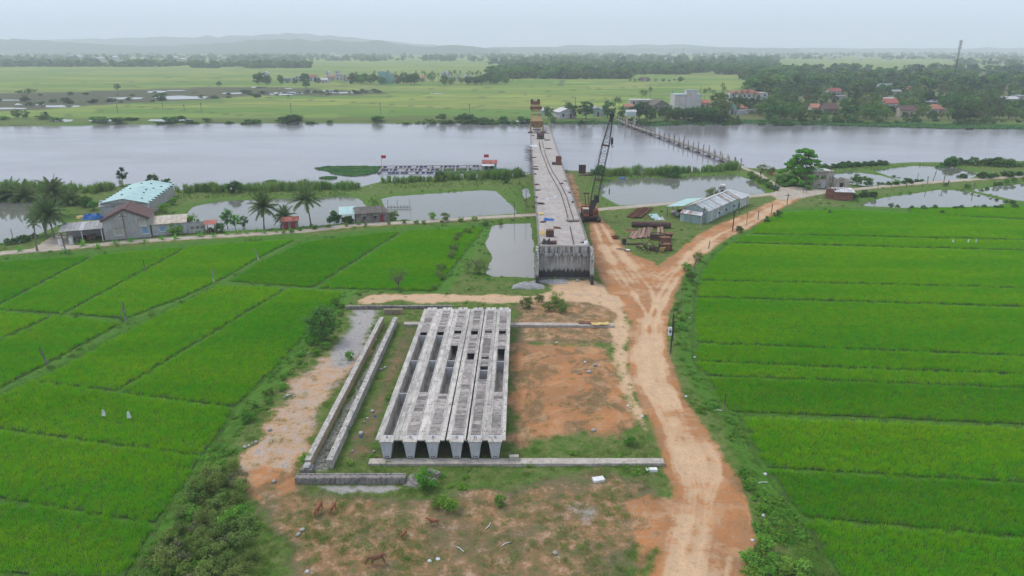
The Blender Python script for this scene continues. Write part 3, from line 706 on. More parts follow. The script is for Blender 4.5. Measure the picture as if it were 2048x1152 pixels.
def blade_mesh(name, *a, **k):
    V, Q, T3 = blades(*a, **k); return mesh_np(name, V, [Q, T3])

def clump_leaves(centers, radii, per, size, seed, squash=0.75, up=0.5, aspect=1.7):
    """leaf-sized faces spread through clumps; more of them near each clump's surface"""
    r = np.random.default_rng(seed)
    C = np.asarray(centers, float); R = np.asarray(radii, float); n = len(C) * per
    ci = np.repeat(np.arange(len(C)), per)
    d = r.normal(size=(n, 3)); d /= np.linalg.norm(d, axis=1)[:, None]
    rad = r.random(n) ** 0.45
    P = C[ci] + d * (rad * R[ci])[:, None] * np.array([1, 1, squash])
    nrm = d * 0.8 + r.normal(size=(n, 3)) * 0.7 + np.array([0, 0, up]); nrm /= np.linalg.norm(nrm, axis=1)[:, None]
    t = np.cross(nrm, r.normal(size=(n, 3))); t /= np.linalg.norm(t, axis=1)[:, None]; b = np.cross(nrm, t)
    s = size * r.uniform(0.55, 1.25, n)[:, None]
    V = np.stack([P - t * s * aspect * 0.5, P - b * s * 0.5, P + t * s * aspect * 0.5 + nrm * s * 0.15, P + b * s * 0.5], 1).reshape(-1, 3)
    return V, np.arange(n * 4).reshape(-1, 4)
def crown_mesh(name, h, rx, base, nclump, per, size, seed, shape='round', squash=0.75, cr=0.32):
    r = np.random.default_rng(seed); C = []; R = []
    while len(C) < nclump:
        p = r.uniform(-1, 1, 3); l = np.linalg.norm(p)
        if l > 1 or l < 0.35: continue
        z = p[2]
        if shape == 'cone': k = 1.05 - (z + 1) / 2 * 0.75
        elif shape == 'umbrella': k = 0.55 + 0.45 * (z + 1) / 2
        else: k = 1.0
        C.append((p[0] * rx * k * r.uniform(0.75, 1.12), p[1] * rx * k * r.uniform(0.75, 1.12), base + (z + 1) / 2 * (h - base))); R.append(rx * cr * r.uniform(0.65, 1.25))
    V, Fq = clump_leaves(C, R, per, size, seed + 1, squash)
    me = mesh_np(name, V, [Fq]); return me, C
def trunk_mesh(name, h, r0, seed, C=None, bend=0.06, limbs=6, thin=0.35):
    r = random.Random(seed); m = MB(); a = r.uniform(0, 6.28)
    pts = [Vector((0, 0, -0.2))]; k = 5
    for i in range(1, k + 1): pts.append(Vector((cos(a) * bend * h * (i / k) ** 2 + r.uniform(-.02, .02) * h, sin(a) * bend * h * (i / k) ** 2 + r.uniform(-.02, .02) * h, h * i / k)))
    m.tube(pts, [r0 * (1 - 0.75 * i / k) for i in range(k + 1)], 7)
    if C is not None and len(C):
        cs = sorted(C, key=lambda c: r.random())[:limbs]
        for c in cs:
            c = Vector(c); f = r.uniform(0.4, 0.8); i = min(int(f * k), k - 1); st = pts[i].lerp(pts[i + 1], f * k - i)
            mid = st.lerp(c, 0.5) + Vector((0, 0, 0.08 * h)); m.tube([st, mid, c], [r0 * thin, r0 * thin * 0.65, r0 * thin * 0.25], 5)
    return m.mesh(name)
def palm_crown(name, nf, flen, seed, droop=0.75, leaflets=16, lw=0.09, ll=0.75):
    r = random.Random(seed); V = []; Q = []; T3 = []
    for i in range(nf):
        a = 2 * pi * i * 0.381966 + r.uniform(-.2, .2); el = radians(80 - 105 * (i / nf)) + r.uniform(-.12, .12); L = flen * r.uniform(0.85, 1.1)
        p = Vector((0, 0, 0)); d = Vector((cos(a) * cos(el), sin(a) * cos(el), sin(el))); side = Vector((-sin(a), cos(a), 0)); pts = [p.copy()]; ds = [d.copy()]
        ns = leaflets
        for s in range(ns):
            p = p + d * L / ns; d = (d + Vector((0, 0, -droop * 1.7 / ns * (0.4 + s / ns)))).normalized(); pts.append(p.copy()); ds.append(d.copy())
        for s in range(ns):      # rachis
            w = 0.05 * (1 - s / ns) + 0.012; o = len(V); V += [pts[s] - side * w, pts[s] + side * w, pts[s + 1] + side * w, pts[s + 1] - side * w]; Q.append((o, o + 1, o + 2, o + 3))
        for s in range(2, ns + 1):
            f = s / ns; le = ll * flen * 0.30 * (1.0 - abs(f - 0.45) * 1.1) * r.uniform(0.85, 1.1)
            for sg in (-1, 1):
                dr = (side * sg * 0.85 + ds[s] * 0.55 + Vector((0, 0, -0.45 - r.random() * 0.25))).normalized()
                o = len(V); w = ds[s] * lw; V += [pts[s] - w, pts[s] + w, pts[s] + dr * le]; T3.append((o, o + 1, o + 2))
    return mesh_np(name, np.array([tuple(v) for v in V]), [np.array(Q), np.array(T3)])

# ------------------------------------------------------------------ rice: every plot a bed with its plants
RICE_P = [[proto('rice_clump', blade_mesh('rice_clump', 78, 0.60, 0.0, 0.022, 0.55, 100 + i, area=0.36), mt) for i in range(3)] for mt in RICES]
BED = M('paddy_bed_mud', (0.045, 0.115, 0.010), (0.040, 0.085, 0.010), 0.8, 0.9)
def inpoly(poly, X, Y): return sdpoly(poly, X, Y)
PL_LABEL = ['dark green rice plot at the far left beside the lane', 'long narrow rice plot slanting from lane in front of the grey gabled house', 'rice plot in front of the white and rust roofed shed', 'rice plot cut by the left edge below the cross bund',
 'rice plot at left edge beside leaning grey post', 'rice plot below the old stone house with cyan lean-to', 'bright rice plot next to the pond by the bridge', 'long rice plot in the middle of the left side', 'rice plot beside the round leafy bush',
 'rice plot with two white bags standing in it', 'broad rice plot at left below the plot with white bags', 'rice plot at lower left beside the olive scrub', 'rice plot in the bottom left corner',
 'thin rice strip below the long pond at upper right', 'topmost wide rice plot on the right below the brick hut', 'narrow rice strip with three white flags', 'wide rice plot with paler weedy band, right side', 'rice strip below the weedy plot on the right',
 'broad rice plot level with the box on the road post', 'rice strip starting beside the electric box post', 'narrow yellowish rice strip on the right', 'rice plot above the sandy path on the right', 'rice plot just below the sandy path on the right',
 'darker rice plot second from the bottom on the right', 'rice plot in the bottom right corner']
for i, (s, poly) in enumerate(PLOTS):
    bed = sheet('rice_paddy', grow(poly, -0.12), -0.50, BED); tag(bed, PL_LABEL[i], 'rice plot', 'rice plots', 'stuff')
    P = np.array(poly); x0, y0 = P.min(0); x1, y1 = P.max(0)
    g = 0.56
    X, Y = np.meshgrid(np.arange(x0, x1, g), np.arange(y0, y1, g)); r = np.random.default_rng(500 + i)
    X = (X + r.uniform(-.16, .16, X.shape)).ravel(); Y = (Y + r.uniform(-.16, .16, Y.shape)).ravel()
    px = 1024 + F * X / (Y * CP + H * SP)
    k = (sdpoly(poly, X, Y) + (fbm(X, Y, 0.8, 2) - 0.5) * 0.35 < -0.10) & (px > -330) & (px < 2380)
    X, Y = X[k], Y[k]; n = len(X)
    hv = 0.82 + 0.36 * fbm(X, Y, 6.0, 2) + (fbm(X * 0.25, Y, 2.5, 1) - 0.5) * 0.2
    pts = np.stack([X, Y, np.full(n, -0.66)], -1); rot = np.zeros((n, 3)); rot[:, 2] = r.uniform(0, 6.28, n)
    scl = np.stack([np.full(n, 1.0), np.full(n, 1.0), hv * r.uniform(0.92, 1.08, n)], -1)
    o = scatter('rice_plants', pts, rot, scl, [p.copy() for p in RICE_P[RICE_PICK[i]]], None, None)
    if 'category' in o: del o['category']
    o.parent = bed

# ------------------------------------------------------------------ grass and weeds
def near_points(n, seed, ymin=40, ymax=230, pw=2.0):
    r = np.random.default_rng(seed)
    # spread by solid angle so that near ground gets its share
    py = 200 + (1300 - 200) * r.random(n) ** 0.9; px = r.uniform(-330, 2380, n)
    d = [rayd(a, b) for a, b in ((0, 0),)]
    u = (px - 1024) / F; v = (576 - py) / F; t = -H / (-SP + v * CP)
    X, Y = u * t, (CP + v * SP) * t
    k = (Y > ymin) & (Y < ymax); return X[k], Y[k]
def grass_field(name, label, protos, n, seed, cond, smin, smax, ymax=230):
    X, Y = near_points(n, seed, 40, ymax)
    z, C, zone, low, wat, sr, la = land(X, Y, True)
    r = np.random.default_rng(seed + 1)
    k = cond(X, Y, z, C, low, wat, sr, la, r)
    X, Y, z = X[k], Y[k], z[k]; m = len(X)
    rot = np.zeros((m, 3)); rot[:, 2] = r.uniform(0, 6.28, m); s = r.uniform(smin, smax, m)
    return scatter(name, np.stack([X, Y, z - 0.02], -1), rot, np.stack([s, s, s * r.uniform(0.8, 1.2, m)], -1), protos, label, 'grass')
GR_P = [proto('grass_tuft', blade_mesh('grass_tuft', 34, 0.24, 0.0, 0.018, 0.9, 200 + i, area=0.28), GRASS) for i in range(4)]
WD_P = []
for i in range(4):
    C = np.random.default_rng(300 + i).uniform(-0.35, 0.35, (7, 3)); C[:, 2] = np.abs(C[:, 2]) * 0.6 + 0.1
    V, Q = clump_leaves(C, np.full(7, 0.22), 18, 0.11, 310 + i); WD_P.append(proto('weed_clump', mesh_np('weed_clump', V, [Q]), WEED))
SITE = W([(590, 945), (1330, 930), (1300, 870), (1225, 640), (800, 625)])
def bare(C): return np.maximum.reduce([C['dirt'], C['sand'], C['gravel'], C['lane']])
def cg(X, Y, z, C, low, wat, sr, la, r):
    b = bare(C); p = np.where(b > 0.75, 0.012, np.where(b > 0.55, 0.06, np.where(b > 0.3, 0.30, 0.62)))
    p = p * (0.35 + 1.1 * (fbm(X, Y, 4.0) > 0.5)); p = np.where((low < 0.35) | (wat < 0.2) | (sr < 0.2) | (la < 0.15), 0, p)
    return r.random(len(X)) < p
grass_field('grass', 'short grass over the yard, banks and bunds', GR_P, 60000, 41, cg, 0.6, 1.25)
def cw(X, Y, z, C, low, wat, sr, la, r):
    b = bare(C); p = np.where((low > 0.5) & (low < 7), 0.55, 0.10) + np.where((wat > 0.3) & (wat < 5), 0.35, 0)
    p = np.where(b > 0.33, 0.0, p) * (0.15 + 1.5 * (fbm(X + 90, Y, 5.0) > 0.52)); p = np.where((low < 0.6) | (wat < 0.2) | (sr < 0.6) | (la < 0.5), 0, p)
    return r.random(len(X)) < p
grass_field('weeds', 'leafy weeds on the banks between road and paddies', WD_P, 36000, 43, cw, 0.4, 1.05)
# ------------------------------------------------------------------ concrete and steel
CONC = M('girder_concrete', (0.506, 0.468, 0.413), (0.363, 0.336, 0.303), 0.5, 0.9, stain=(0.187, 0.171, 0.154), stain_amt=0.7, stain_scale=(0.990, 0.385, 0.990), rnd=0.05)
CONC_F = M('flange_concrete', (0.583, 0.539, 0.479), (0.424, 0.391, 0.347), 0.55, 0.9, stain=(0.204, 0.187, 0.171), stain_amt=0.55, stain_scale=(1.3, 0.3, 1.0), rnd=0.14)
CONC_E = M('pale_end_concrete', (0.501, 0.501, 0.514), (0.428, 0.428, 0.441), 0.8, 0.85, stain=(0.273, 0.264, 0.264), stain_amt=0.45, stain_scale=(2.0, 2.0, 0.5))
PLANK = M('cover_plank_concrete', (0.347, 0.306, 0.277), (0.264, 0.233, 0.215), 1.1, 0.95, stain=(0.138, 0.127, 0.116), stain_amt=0.65, stain_scale=(1.0, 1.0, 1), rnd=0.36)
CONC_OLD = M('weathered_concrete', (0.301, 0.269, 0.241), (0.210, 0.189, 0.171), 0.8, 0.95, stain=(0.070, 0.066, 0.063), stain_amt=0.75, stain_scale=(1.6, 1.6, 0.5))
CONC_BED = M('mottled_wall_concrete', (0.52, 0.48, 0.43), (0.37, 0.345, 0.31), 1.1, 0.95, stain=(0.17, 0.16, 0.15), stain_amt=0.55, stain_scale=(1.6, 1.0, 0.6))
CONC_YEL = M('ochre_stained_concrete', (0.46, 0.345, 0.20), (0.36, 0.275, 0.175), 0.9, 0.95, stain=(0.17, 0.14, 0.10), stain_amt=0.6, stain_scale=(1.8, 1.8, 0.35))
STRIP = M('bearing_strip_concrete', (0.510, 0.455, 0.391), (0.391, 0.346, 0.295), 0.7, 0.95, stain=(0.218, 0.191, 0.164), stain_amt=0.55)
def abut_mat():
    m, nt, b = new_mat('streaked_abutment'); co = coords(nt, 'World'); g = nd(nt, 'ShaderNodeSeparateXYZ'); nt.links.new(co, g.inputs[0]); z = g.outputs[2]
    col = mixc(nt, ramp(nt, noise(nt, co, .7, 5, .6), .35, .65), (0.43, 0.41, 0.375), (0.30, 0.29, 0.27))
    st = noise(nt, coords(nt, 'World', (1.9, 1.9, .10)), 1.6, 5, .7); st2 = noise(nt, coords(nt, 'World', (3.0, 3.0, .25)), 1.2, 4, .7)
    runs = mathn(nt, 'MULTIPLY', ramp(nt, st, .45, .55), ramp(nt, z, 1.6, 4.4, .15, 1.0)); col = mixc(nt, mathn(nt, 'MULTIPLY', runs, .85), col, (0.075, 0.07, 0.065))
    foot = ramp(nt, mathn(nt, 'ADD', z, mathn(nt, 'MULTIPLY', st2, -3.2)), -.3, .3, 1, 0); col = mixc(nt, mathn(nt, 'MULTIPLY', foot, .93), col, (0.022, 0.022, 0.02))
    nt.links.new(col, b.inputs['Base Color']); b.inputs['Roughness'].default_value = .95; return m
ABUT = abut_mat()
RUST = M('rust', (0.20, 0.088, 0.048), (0.115, 0.055, 0.036), 1.6, 0.9, stain=(0.33, 0.14, 0.055), stain_amt=0.5)
RUST_D = M('dark_rust', (0.105, 0.055, 0.046), (0.065, 0.040, 0.036), 1.8, 0.85, stain=(0.20, 0.09, 0.05), stain_amt=0.4)
STEEL = M('dark_steel', (0.060, 0.055, 0.052), (0.035, 0.033, 0.032), 3, 0.7)
WHITE = M('white_paint', (0.74, 0.73, 0.71), (0.62, 0.61, 0.59), 2, 0.7)
PLASTIC = M('white_plastic', (0.72, 0.73, 0.74), (0.60, 0.61, 0.63), 3, 0.6)
BLUE_T = M('blue_tarp', (0.035, 0.16, 0.46), (0.03, 0.11, 0.34), 3, 0.6)
YEL = M('yellow_sheet', (0.66, 0.47, 0.16), (0.50, 0.36, 0.14), 3, 0.8)
WOOD = M('grey_timber', (0.26, 0.215, 0.165), (0.17, 0.14, 0.11), 3, 0.95, rnd=0.2)
STONE = M('pale_rubble', (0.364, 0.350, 0.332), (0.266, 0.256, 0.241), 3, 0.95, rnd=0.25)

# ------------------------------------------------------------------ six trough girders
ZG = 0.45; DG = 1.75; ZTOP = ZG + DG
near_px = [772, 819, 865, 912.7, 950, 990]; far_px = [865, 895.3, 926.6, 957, 982.5, 1008.2]
half_w = [1.12, 1.10, 1.12, 1.02, 0.94, 1.00]
open_px = [[(867, 668)], [(784, 666)], [(786, 692)], [(721, 705)], [(757, 733), (719, 716)], [(787, 699)]]
gap_px = [666.5, 665, 666, 666, 665, 667]
dia_px = [[786, 721, 671], [721, 671], [721, 735], [721, 735], [740], [722]]
G_LAB = ['leftmost concrete trough girder, uncovered for most of its length', 'second concrete trough girder from the left, half covered with planks', 'third concrete trough girder from the left, with one long opening',
         'fourth concrete trough girder from the left, with one small dark opening', 'fifth concrete trough girder from the left, with a short square opening near its middle', 'rightmost concrete trough girder, edge flange along the orange yard']
plank_me = MB().box((0, 0, 0), (1, 1, 1)).mesh('cover_plank')
hook_me = MB().tube([(-0.07, 0, -0.05), (-0.07, 0, 0.22), (0, 0, 0.30), (0.07, 0, 0.22), (0.07, 0, -0.05)], 0.028, 6).mesh('lifting_loop')
def yat(py): return G(1024, py, ZTOP)[1]
for gi in range(6):
    n3 = G3(near_px[gi], 884, ZTOP); f3 = G3(far_px[gi], 615.5, ZTOP)
    d = Vector((f3.x - n3.x, f3.y - n3.y)); L = d.length; rz = atan2(-d.x, d.y)
    g = thing('concrete_girder', G_LAB[gi], 'girder', (n3.x, n3.y, ZG), rz, 'precast girders laid side by side')
    w = half_w[gi]; eb = 1.25
    def fy(py): return (yat(py) - n3.y) / cos(rz)
    m = MB(); m.profile([(-.36, 0), (.36, 0), (.60, DG - .02), (.47, DG - .02), (.30, .26), (-.30, .26), (-.47, DG - .02), (-.60, DG - .02)], (0, eb, 0), (0, L - eb, 0)); m.build('trough', CONC, g)
    for y0, y1 in ((0, eb), (L - eb, L)):
        e = MB().profile([(-.36, 0), (.36, 0), (.60, DG - .12), (.60, DG + .02), (-.60, DG + .02), (-.60, DG - .12)], (0, y0, 0), (0, y1, 0)).build('end_block', CONC_E, g)
        lp = obj('lifting_loop', hook_me, STEEL, e, (0, (y0 + y1) / 2, DG + .02))
        c = MB(); c.bb(-.68, .68, min(y0, y1) - (.03 if y0 == 0 else -.3), max(y0, y1) - (.3 if y0 == 0 else -.03), DG - .10, DG + .035); c.build('cap_lip', CONC_F, g)
        MB().bb(-.30, .30, y0 + .15 if y0 == 0 else y1 - .65, y0 + .65 if y0 == 0 else y1 - .15, -.12, 0).build('bearing_pad', STEEL, g)
        if y0 == 0:
            for sx in (-.16, 0.02, .17): MB().bb(sx - .05, sx + .05, -.012, .02, .08, .2).build('strand_stub', STEEL, e)
    for sg in (-1, 1):
        m = MB(); a, b = (.595, w) ; xs_ = sorted((a * sg, b * sg)); nseg = 5
        for k in range(nseg):
            ya, yb = .40 + (L - .8) * k / nseg, .40 + (L - .8) * (k + 1) / nseg - .012
            p = MB().bb(xs_[0], xs_[1], ya, yb, DG - .14, DG + (.004 if k % 2 else 0)).build('flange_panel', CONC_F, g)
        r_ = MB(); r_.bb(*sorted((.48 * sg, .60 * sg)), eb, L - eb, DG - .022, DG + .055); r_.build('seating_rib', CONC, g)
        for k in range(7):
            MB().box(((w - .12) * sg, 2.0 + (L - 4) * k / 6, DG + .006), (.10, .13, .02)).build('bolt_hole', STEEL, g)
    for py in dia_px[gi]:
        y = fy(py); MB().profile([(-.30, .26), (.30, .26), (.47, DG - .06), (-.47, DG - .06)], (0, y, 0), (0, y + .14, 0)).build('diaphragm', CONC_E, g)
    r = random.Random(gi + 5); y = eb + .02; ops = [(fy(a), fy(b)) for a, b in open_px[gi]]; gp = fy(gap_px[gi])
    while y < L - eb - .3:
        ln = r.choice((.6, .6, .6, .6, .75, 1.0, .5)); y1 = min(y + ln, L - eb - .02)
        blocked = any(a - .1 < (y + y1) / 2 < b + .1 for a, b in ops) or abs((y + y1) / 2 - gp) < .42
        if not blocked:
            p = obj('cover_plank', plank_me, PLANK, g, (r.uniform(-.012, .012), (y + y1) / 2, DG + .015 + r.uniform(-.018, .018)))
            p.scale = (.945, y1 - y - r.uniform(.012, .05), .07); p.rotation_euler = (r.uniform(-.012, .012), r.uniform(-.012, .012), r.uniform(-.01, .01))
        y = y1

# ------------------------------------------------------------------ bearing strips, casting bed and walls
def strip_between(name, label, cat, pa, pb, width, h, mat, seg=1, zt=None, group=None):
    """a long block from pa to pb (centre line, on the ground), width across, of height h; cut into pieces"""
    a, b = Vector(pa), Vector(pb); d = b - a; L = d.length; rz = atan2(d.y, d.x)
    o = thing(name, label, cat, (a.x, a.y, 0), rz, group)
    for k in range(seg):
        r = random.Random(k * 7 + len(label)); MB().bb(L * k / seg + .006, L * (k + 1) / seg - .006, -width / 2 + r.uniform(-.015, .015), width / 2 + r.uniform(-.015, .015), -.5, h + r.uniform(-.012, .012)).build('concrete_block' if seg > 1 else 'beam', mat, o)
    return o, L
strip_between('bearing_strip', 'pale concrete strip under the near ends of the girders', 'concrete strip', G(738, 922, .3), G(1328, 921.5, .3), .95, .30, STRIP, 9)
strip_between('bearing_strip', 'concrete strip under the far ends of the girders, reaching right across the yard', 'concrete strip', G(808, 646.5, .3), G(1228, 649, .3), 1.0, .33, STRIP, 7)
for side, (n0, n1, f0, f1), lab in ((0, (608, 622, 759, 768), 'ochre stained left wall of the empty casting bed'), (1, (651, 666, 785, 797), 'mottled grey right wall of the empty casting bed with bolt holes')):
    a = Vector(G((n0 + n1) / 2, 920, 1.05)); b = Vector(G((f0 + f1) / 2, 634, 1.05)); d = b - a; L = d.length
    o = thing('casting_bed_wall', lab, 'wall', (a.x, a.y, 0), atan2(d.y, d.x), 'walls of the casting bed')
    for k in range(6):
        y0, y1 = L * k / 6 + .01, L * (k + 1) / 6 - .01
        MB().bb(y0, y1, -.27, .27, -.5, .98).build('wall_section', CONC_YEL if side == 0 else CONC_BED, o)
        MB().bb(y0 + .004, y1 - .004, -.29, .29, .984, 1.06 + .01 * (k % 2)).build('coping', CONC_BED, o)
    if side:
        for k in range(26):
            MB().box((.5 + (L - 1) * k / 25, (-.14, .14)[k % 2], 1.075), (.16, .10, .03)).build('bolt_hole_pad', STEEL, o)  # added dark pads stand in for the bolt holes in the wall top
    else:
        MB().bb(-.9, -.02, -.55, .5, -.4, .55).build('buttress', CONC_OLD, o); MB().lump((-.35, -.05, .75), (1.1, .9, .35), 4).build('broken_cap', STONE, o)
o, L = strip_between('end_beam', 'dark weathered concrete beam closing the near end of the casting bed', 'concrete beam', G(592, 952, .62), G(811, 951.5, .62), .85, .62, CONC_OLD, 1)
MB().bb(.1, L - .1, -.36, -.16, .622, .67).build('rail_step', CONC_OLD, o); MB().bb(.1, L - .1, .16, .36, .622, .68).build('rail_step', CONC_OLD, o)
o, L = strip_between('end_beam', 'long low concrete wall behind the far end of the casting bed', 'concrete beam', G(692, 611.5, .5), G(905, 611, .5), .5, .5, CONC_OLD, 5)
o, L = strip_between('pit_end_wall', 'short ribbed end wall of the casting bed pit', 'wall', G(768, 628, .0), G(806, 628, .0), .35, .8, CONC_YEL, 1)
for k in range(9): MB().bb(L * (k + .3) / 9, L * (k + .55) / 9, -.22, -.175, 0, .75).build('rib', CONC_OLD, o)
def block(name, label, cat, px, py, d, mat, rz=0.0, z=0.0, tilt=0.0, seed=0, group=None):
    p = G3(px, py, z); gz_ = float(land(np.array([p.x]), np.array([p.y]))[0]) if z == 0 else z
    m = MB(); x, y, h = d[0] / 2, d[1] / 2, d[2]; c = min(d) * .12
    m.hexa([(-x, -y, -.05), (x, -y, -.05), (x, y, -.05), (-x, y, -.05), (-x + c, -y + c, h), (x - c, -y + c * .6, h), (x - c, y - c, h), (-x + c * .7, y - c, h)])
    o = m.build(name, mat); o.location = (p.x, p.y, gz_ + .02); o.rotation_euler = (tilt, 0, rz); tag(o, label, cat, group); return o
block('concrete_block', 'pale concrete block sitting on the near bearing strip', 'concrete block', 1028, 919, (1.0, .5, .42), STRIP, .05, .32)
block('concrete_block', 'grey concrete block lying askew in the grass before the girders', 'concrete block', 868, 951, (1.35, .55, .42), CONC_OLD, -.6)
block('concrete_block', 'white broken concrete slab in the grass below the strip', 'concrete block', 1197, 961, (1.1, .7, .22), WHITE, .25)
block('concrete_block', 'white flat concrete block just below the end of the strip', 'concrete block', 1303, 942, (1.1, .5, .25), WHITE, .05)
for i, (px, py, lab) in enumerate(((1175, 645, 'rusty brown sheet lying across the far bearing strip'), (1200, 648, 'second tan sheet on the end of the far bearing strip'))):
    p = G3(px, py, .42); m = MB(); n_ = 6
    for k in range(n_): m.hexa([Vector((-1.3 + 2.6 * a / n_, b * .5, .05 * sin(a * 2.1 + i) + c)) for c in (0, .03) for a, b in ((k, -1), (k + 1, -1), (k + 1, 1), (k, 1))])
    o = m.build('metal_sheet', RUST if i == 0 else YEL); o.location = (p.x, p.y, .40 + .08 * i); o.rotation_euler = (0, .03, -.12 + .3 * i); tag(o, lab, 'metal sheet')
# piles of crushed stone
def heap(name, label, px, py, rx, ry, h, mat, seed, z0=0.0):
    p = G3(px, py, z0); n = 34; m = MB(); r = np.random.default_rng(seed); vs = []; fs = []
    for j in range(9):
        for k in range(n):
            q = j / 8.0; t_ = 2 * pi * k / n; jag = 1 + .14 * sin(3 * t_ + seed) + .1 * sin(7 * t_) + r.uniform(-.05, .05)
            vs.append((cos(t_) * rx * q * jag, sin(t_) * ry * q * jag, h * (1 - q ** 1.3) + r.uniform(-.035, .045) - .12 * (q > .95)))
    for j in range(8):
        for k in range(n): fs.append((j * n + k, (j + 1) * n + k, (j + 1) * n + (k + 1) % n, j * n + (k + 1) % n))
    m.add(vs, fs); o = m.build(name, mat); o.location = (p.x, p.y, z0); tag(o, label, 'gravel heap', kind='stuff'); return o
GRV = M('crushed_stone', (0.364, 0.360, 0.357), (0.252, 0.248, 0.245), 2.2, 0.95, bmp=0.8)
heap('gravel_heap', 'pale grey heap of crushed stone left of the abutment', 1056, 572, 2.9, 1.7, .75, GRV, 3)
heap('gravel_heap', 'low spread of crushed stone at the foot of the abutment', 1105, 563, 3.2, 1.4, .3, GRV, 5)
heap('rubble_heap', 'dark earth and rubble heap at the right end of the end beam', 838, 962, 1.6, 1.1, .5, CONC_OLD, 8)
# stones and broken concrete strewn over the yard
stone_me = [MB().lump((0, 0, .3), (1, 1, 1), 60 + i).mesh('stone') for i in range(5)]
def stone(px, py, s, label, mat=STONE, group=None, name='stone', flat=.5):
    x, y = G(px, py); z = float(land(np.array([x]), np.array([y]))[0]); r = random.Random(int(px * 7 + py))
    me = r.choice(stone_me)
    o = obj(name, me, None, None, (x, y, z)); o.scale = (s, s * r.uniform(.6, .9), s * flat); o.rotation_euler = (0, 0, r.uniform(0, 6))
    if not me.materials: me.materials.append(mat)
    tag(o, label, 'stone', group); return o
for sm in stone_me: sm.materials.append(STONE)
ST = [((575, 794), (568, 797), (582, 792), (588, 795)), ((505, 888), (498, 893), (490, 896), (512, 886)), ((618, 706), (624, 712), (632, 706)), ((735, 838), (728, 846), (745, 824), (722, 870), (705, 905), (762, 741), (770, 736), (748, 905)), ((1172, 740), (1178, 746), (1190, 733), (1158, 748))]
LB = ['pale broken stone in the little pile on the sandy bank', 'pale rubble stone at the edge of the sandy bank above the scrub', 'pale stone on the grass below the round bush', 'white lump of concrete in the grass between bed wall and girders', 'grey rubble lump on the orange yard']
ORDN = ['nearest', 'second nearest', 'third nearest', 'fourth nearest', 'fifth nearest', 'sixth nearest', 'seventh nearest', 'eighth nearest']
ORDL = ['leftmost', 'second from left', 'third from left', 'fourth from left', 'fifth from left', 'sixth from left', 'seventh from left', 'eighth from left', 'ninth from left', 'tenth from left', 'eleventh from left', 'twelfth from left', 'thirteenth from left', 'fourteenth from left', 'fifteenth from left', 'sixteenth from left', 'rightmost']
for grp, lab in zip(ST, LB):
    for q, (a, b) in enumerate(sorted(grp, key=lambda t_: -t_[1])): stone(a, b, random.uniform(.35, .8), lab + ', ' + ORDN[q], group=lab)
for a, b, lab in ((548, 965, 'bluish grey stone on bare soil left of the end beam'), (597, 1072, 'pale stone in the pasture below the two cows'), (605, 1062, 'small yellowish stone beside a pale one in the pasture'), (1110, 1108, 'beige stone beside the gravel patch at the bottom'), (1187, 861, 'white lump alone on the orange yard'), (540, 862, 'orange boulder edge on the sandy bank')):
    stone(a, b, .6, lab)
# ------------------------------------------------------------------ the unfinished bridge
DECK = M('deck_concrete', (0.44, 0.392, 0.350), (0.365, 0.33, 0.298), 0.30, 0.9, stain=(0.26, 0.23, 0.21), stain_amt=0.6, stain_scale=(0.5, 0.25, 1))
ZD = 5.6
bn = Vector(G(1128, 492, ZD)); bf = Vector(G(1079, 251, ZD))
bd = bf - bn; BL = bd.length; brz = atan2(-bd.x, bd.y)
BW = 4.45
bridge = thing('bridge', 'unfinished concrete road bridge reaching out over the river without railings', 'bridge', (bn.x, bn.y, 0), brz)
NS = 5
for k in range(NS):
    y0, y1 = BL * k / NS + .03, BL * (k + 1) / NS - .03
    MB().bb(-BW, BW, y0, y1, ZD - .28, ZD).build('deck_slab', DECK, bridge)
    for sg in (-1, 1): MB().bb(*sorted((sg * (BW - .28), sg * (BW + .02))), y0, y1, ZD + .003, ZD + .16).build('edge_kerb', CONC_OLD, bridge)
    for x in (-3.5, -1.75, 0, 1.75, 3.5):
        MB().profile([(-.36, ZD - 2.0), (.36, ZD - 2.0), (.62, ZD - .30), (-.62, ZD - .30)], (x, y0 + .3, 0), (x, y1 - .3, 0)).build('girder', CONC_OLD, bridge)
for k in range(1, NS + 1):
    y = BL * k / NS - (1.0 if k == NS else 0)
    MB().bb(-BW + .2, BW - .2, y - .9, y + .9, ZD - 3.1, ZD - 2.03).build('pier_cap', CONC_OLD, bridge)
    for x in (-2.6, 2.6): MB().tube([(x, y, -6), (x, y, ZD - 3.1)], .65, 14).build('pier_column', CONC_OLD, bridge)
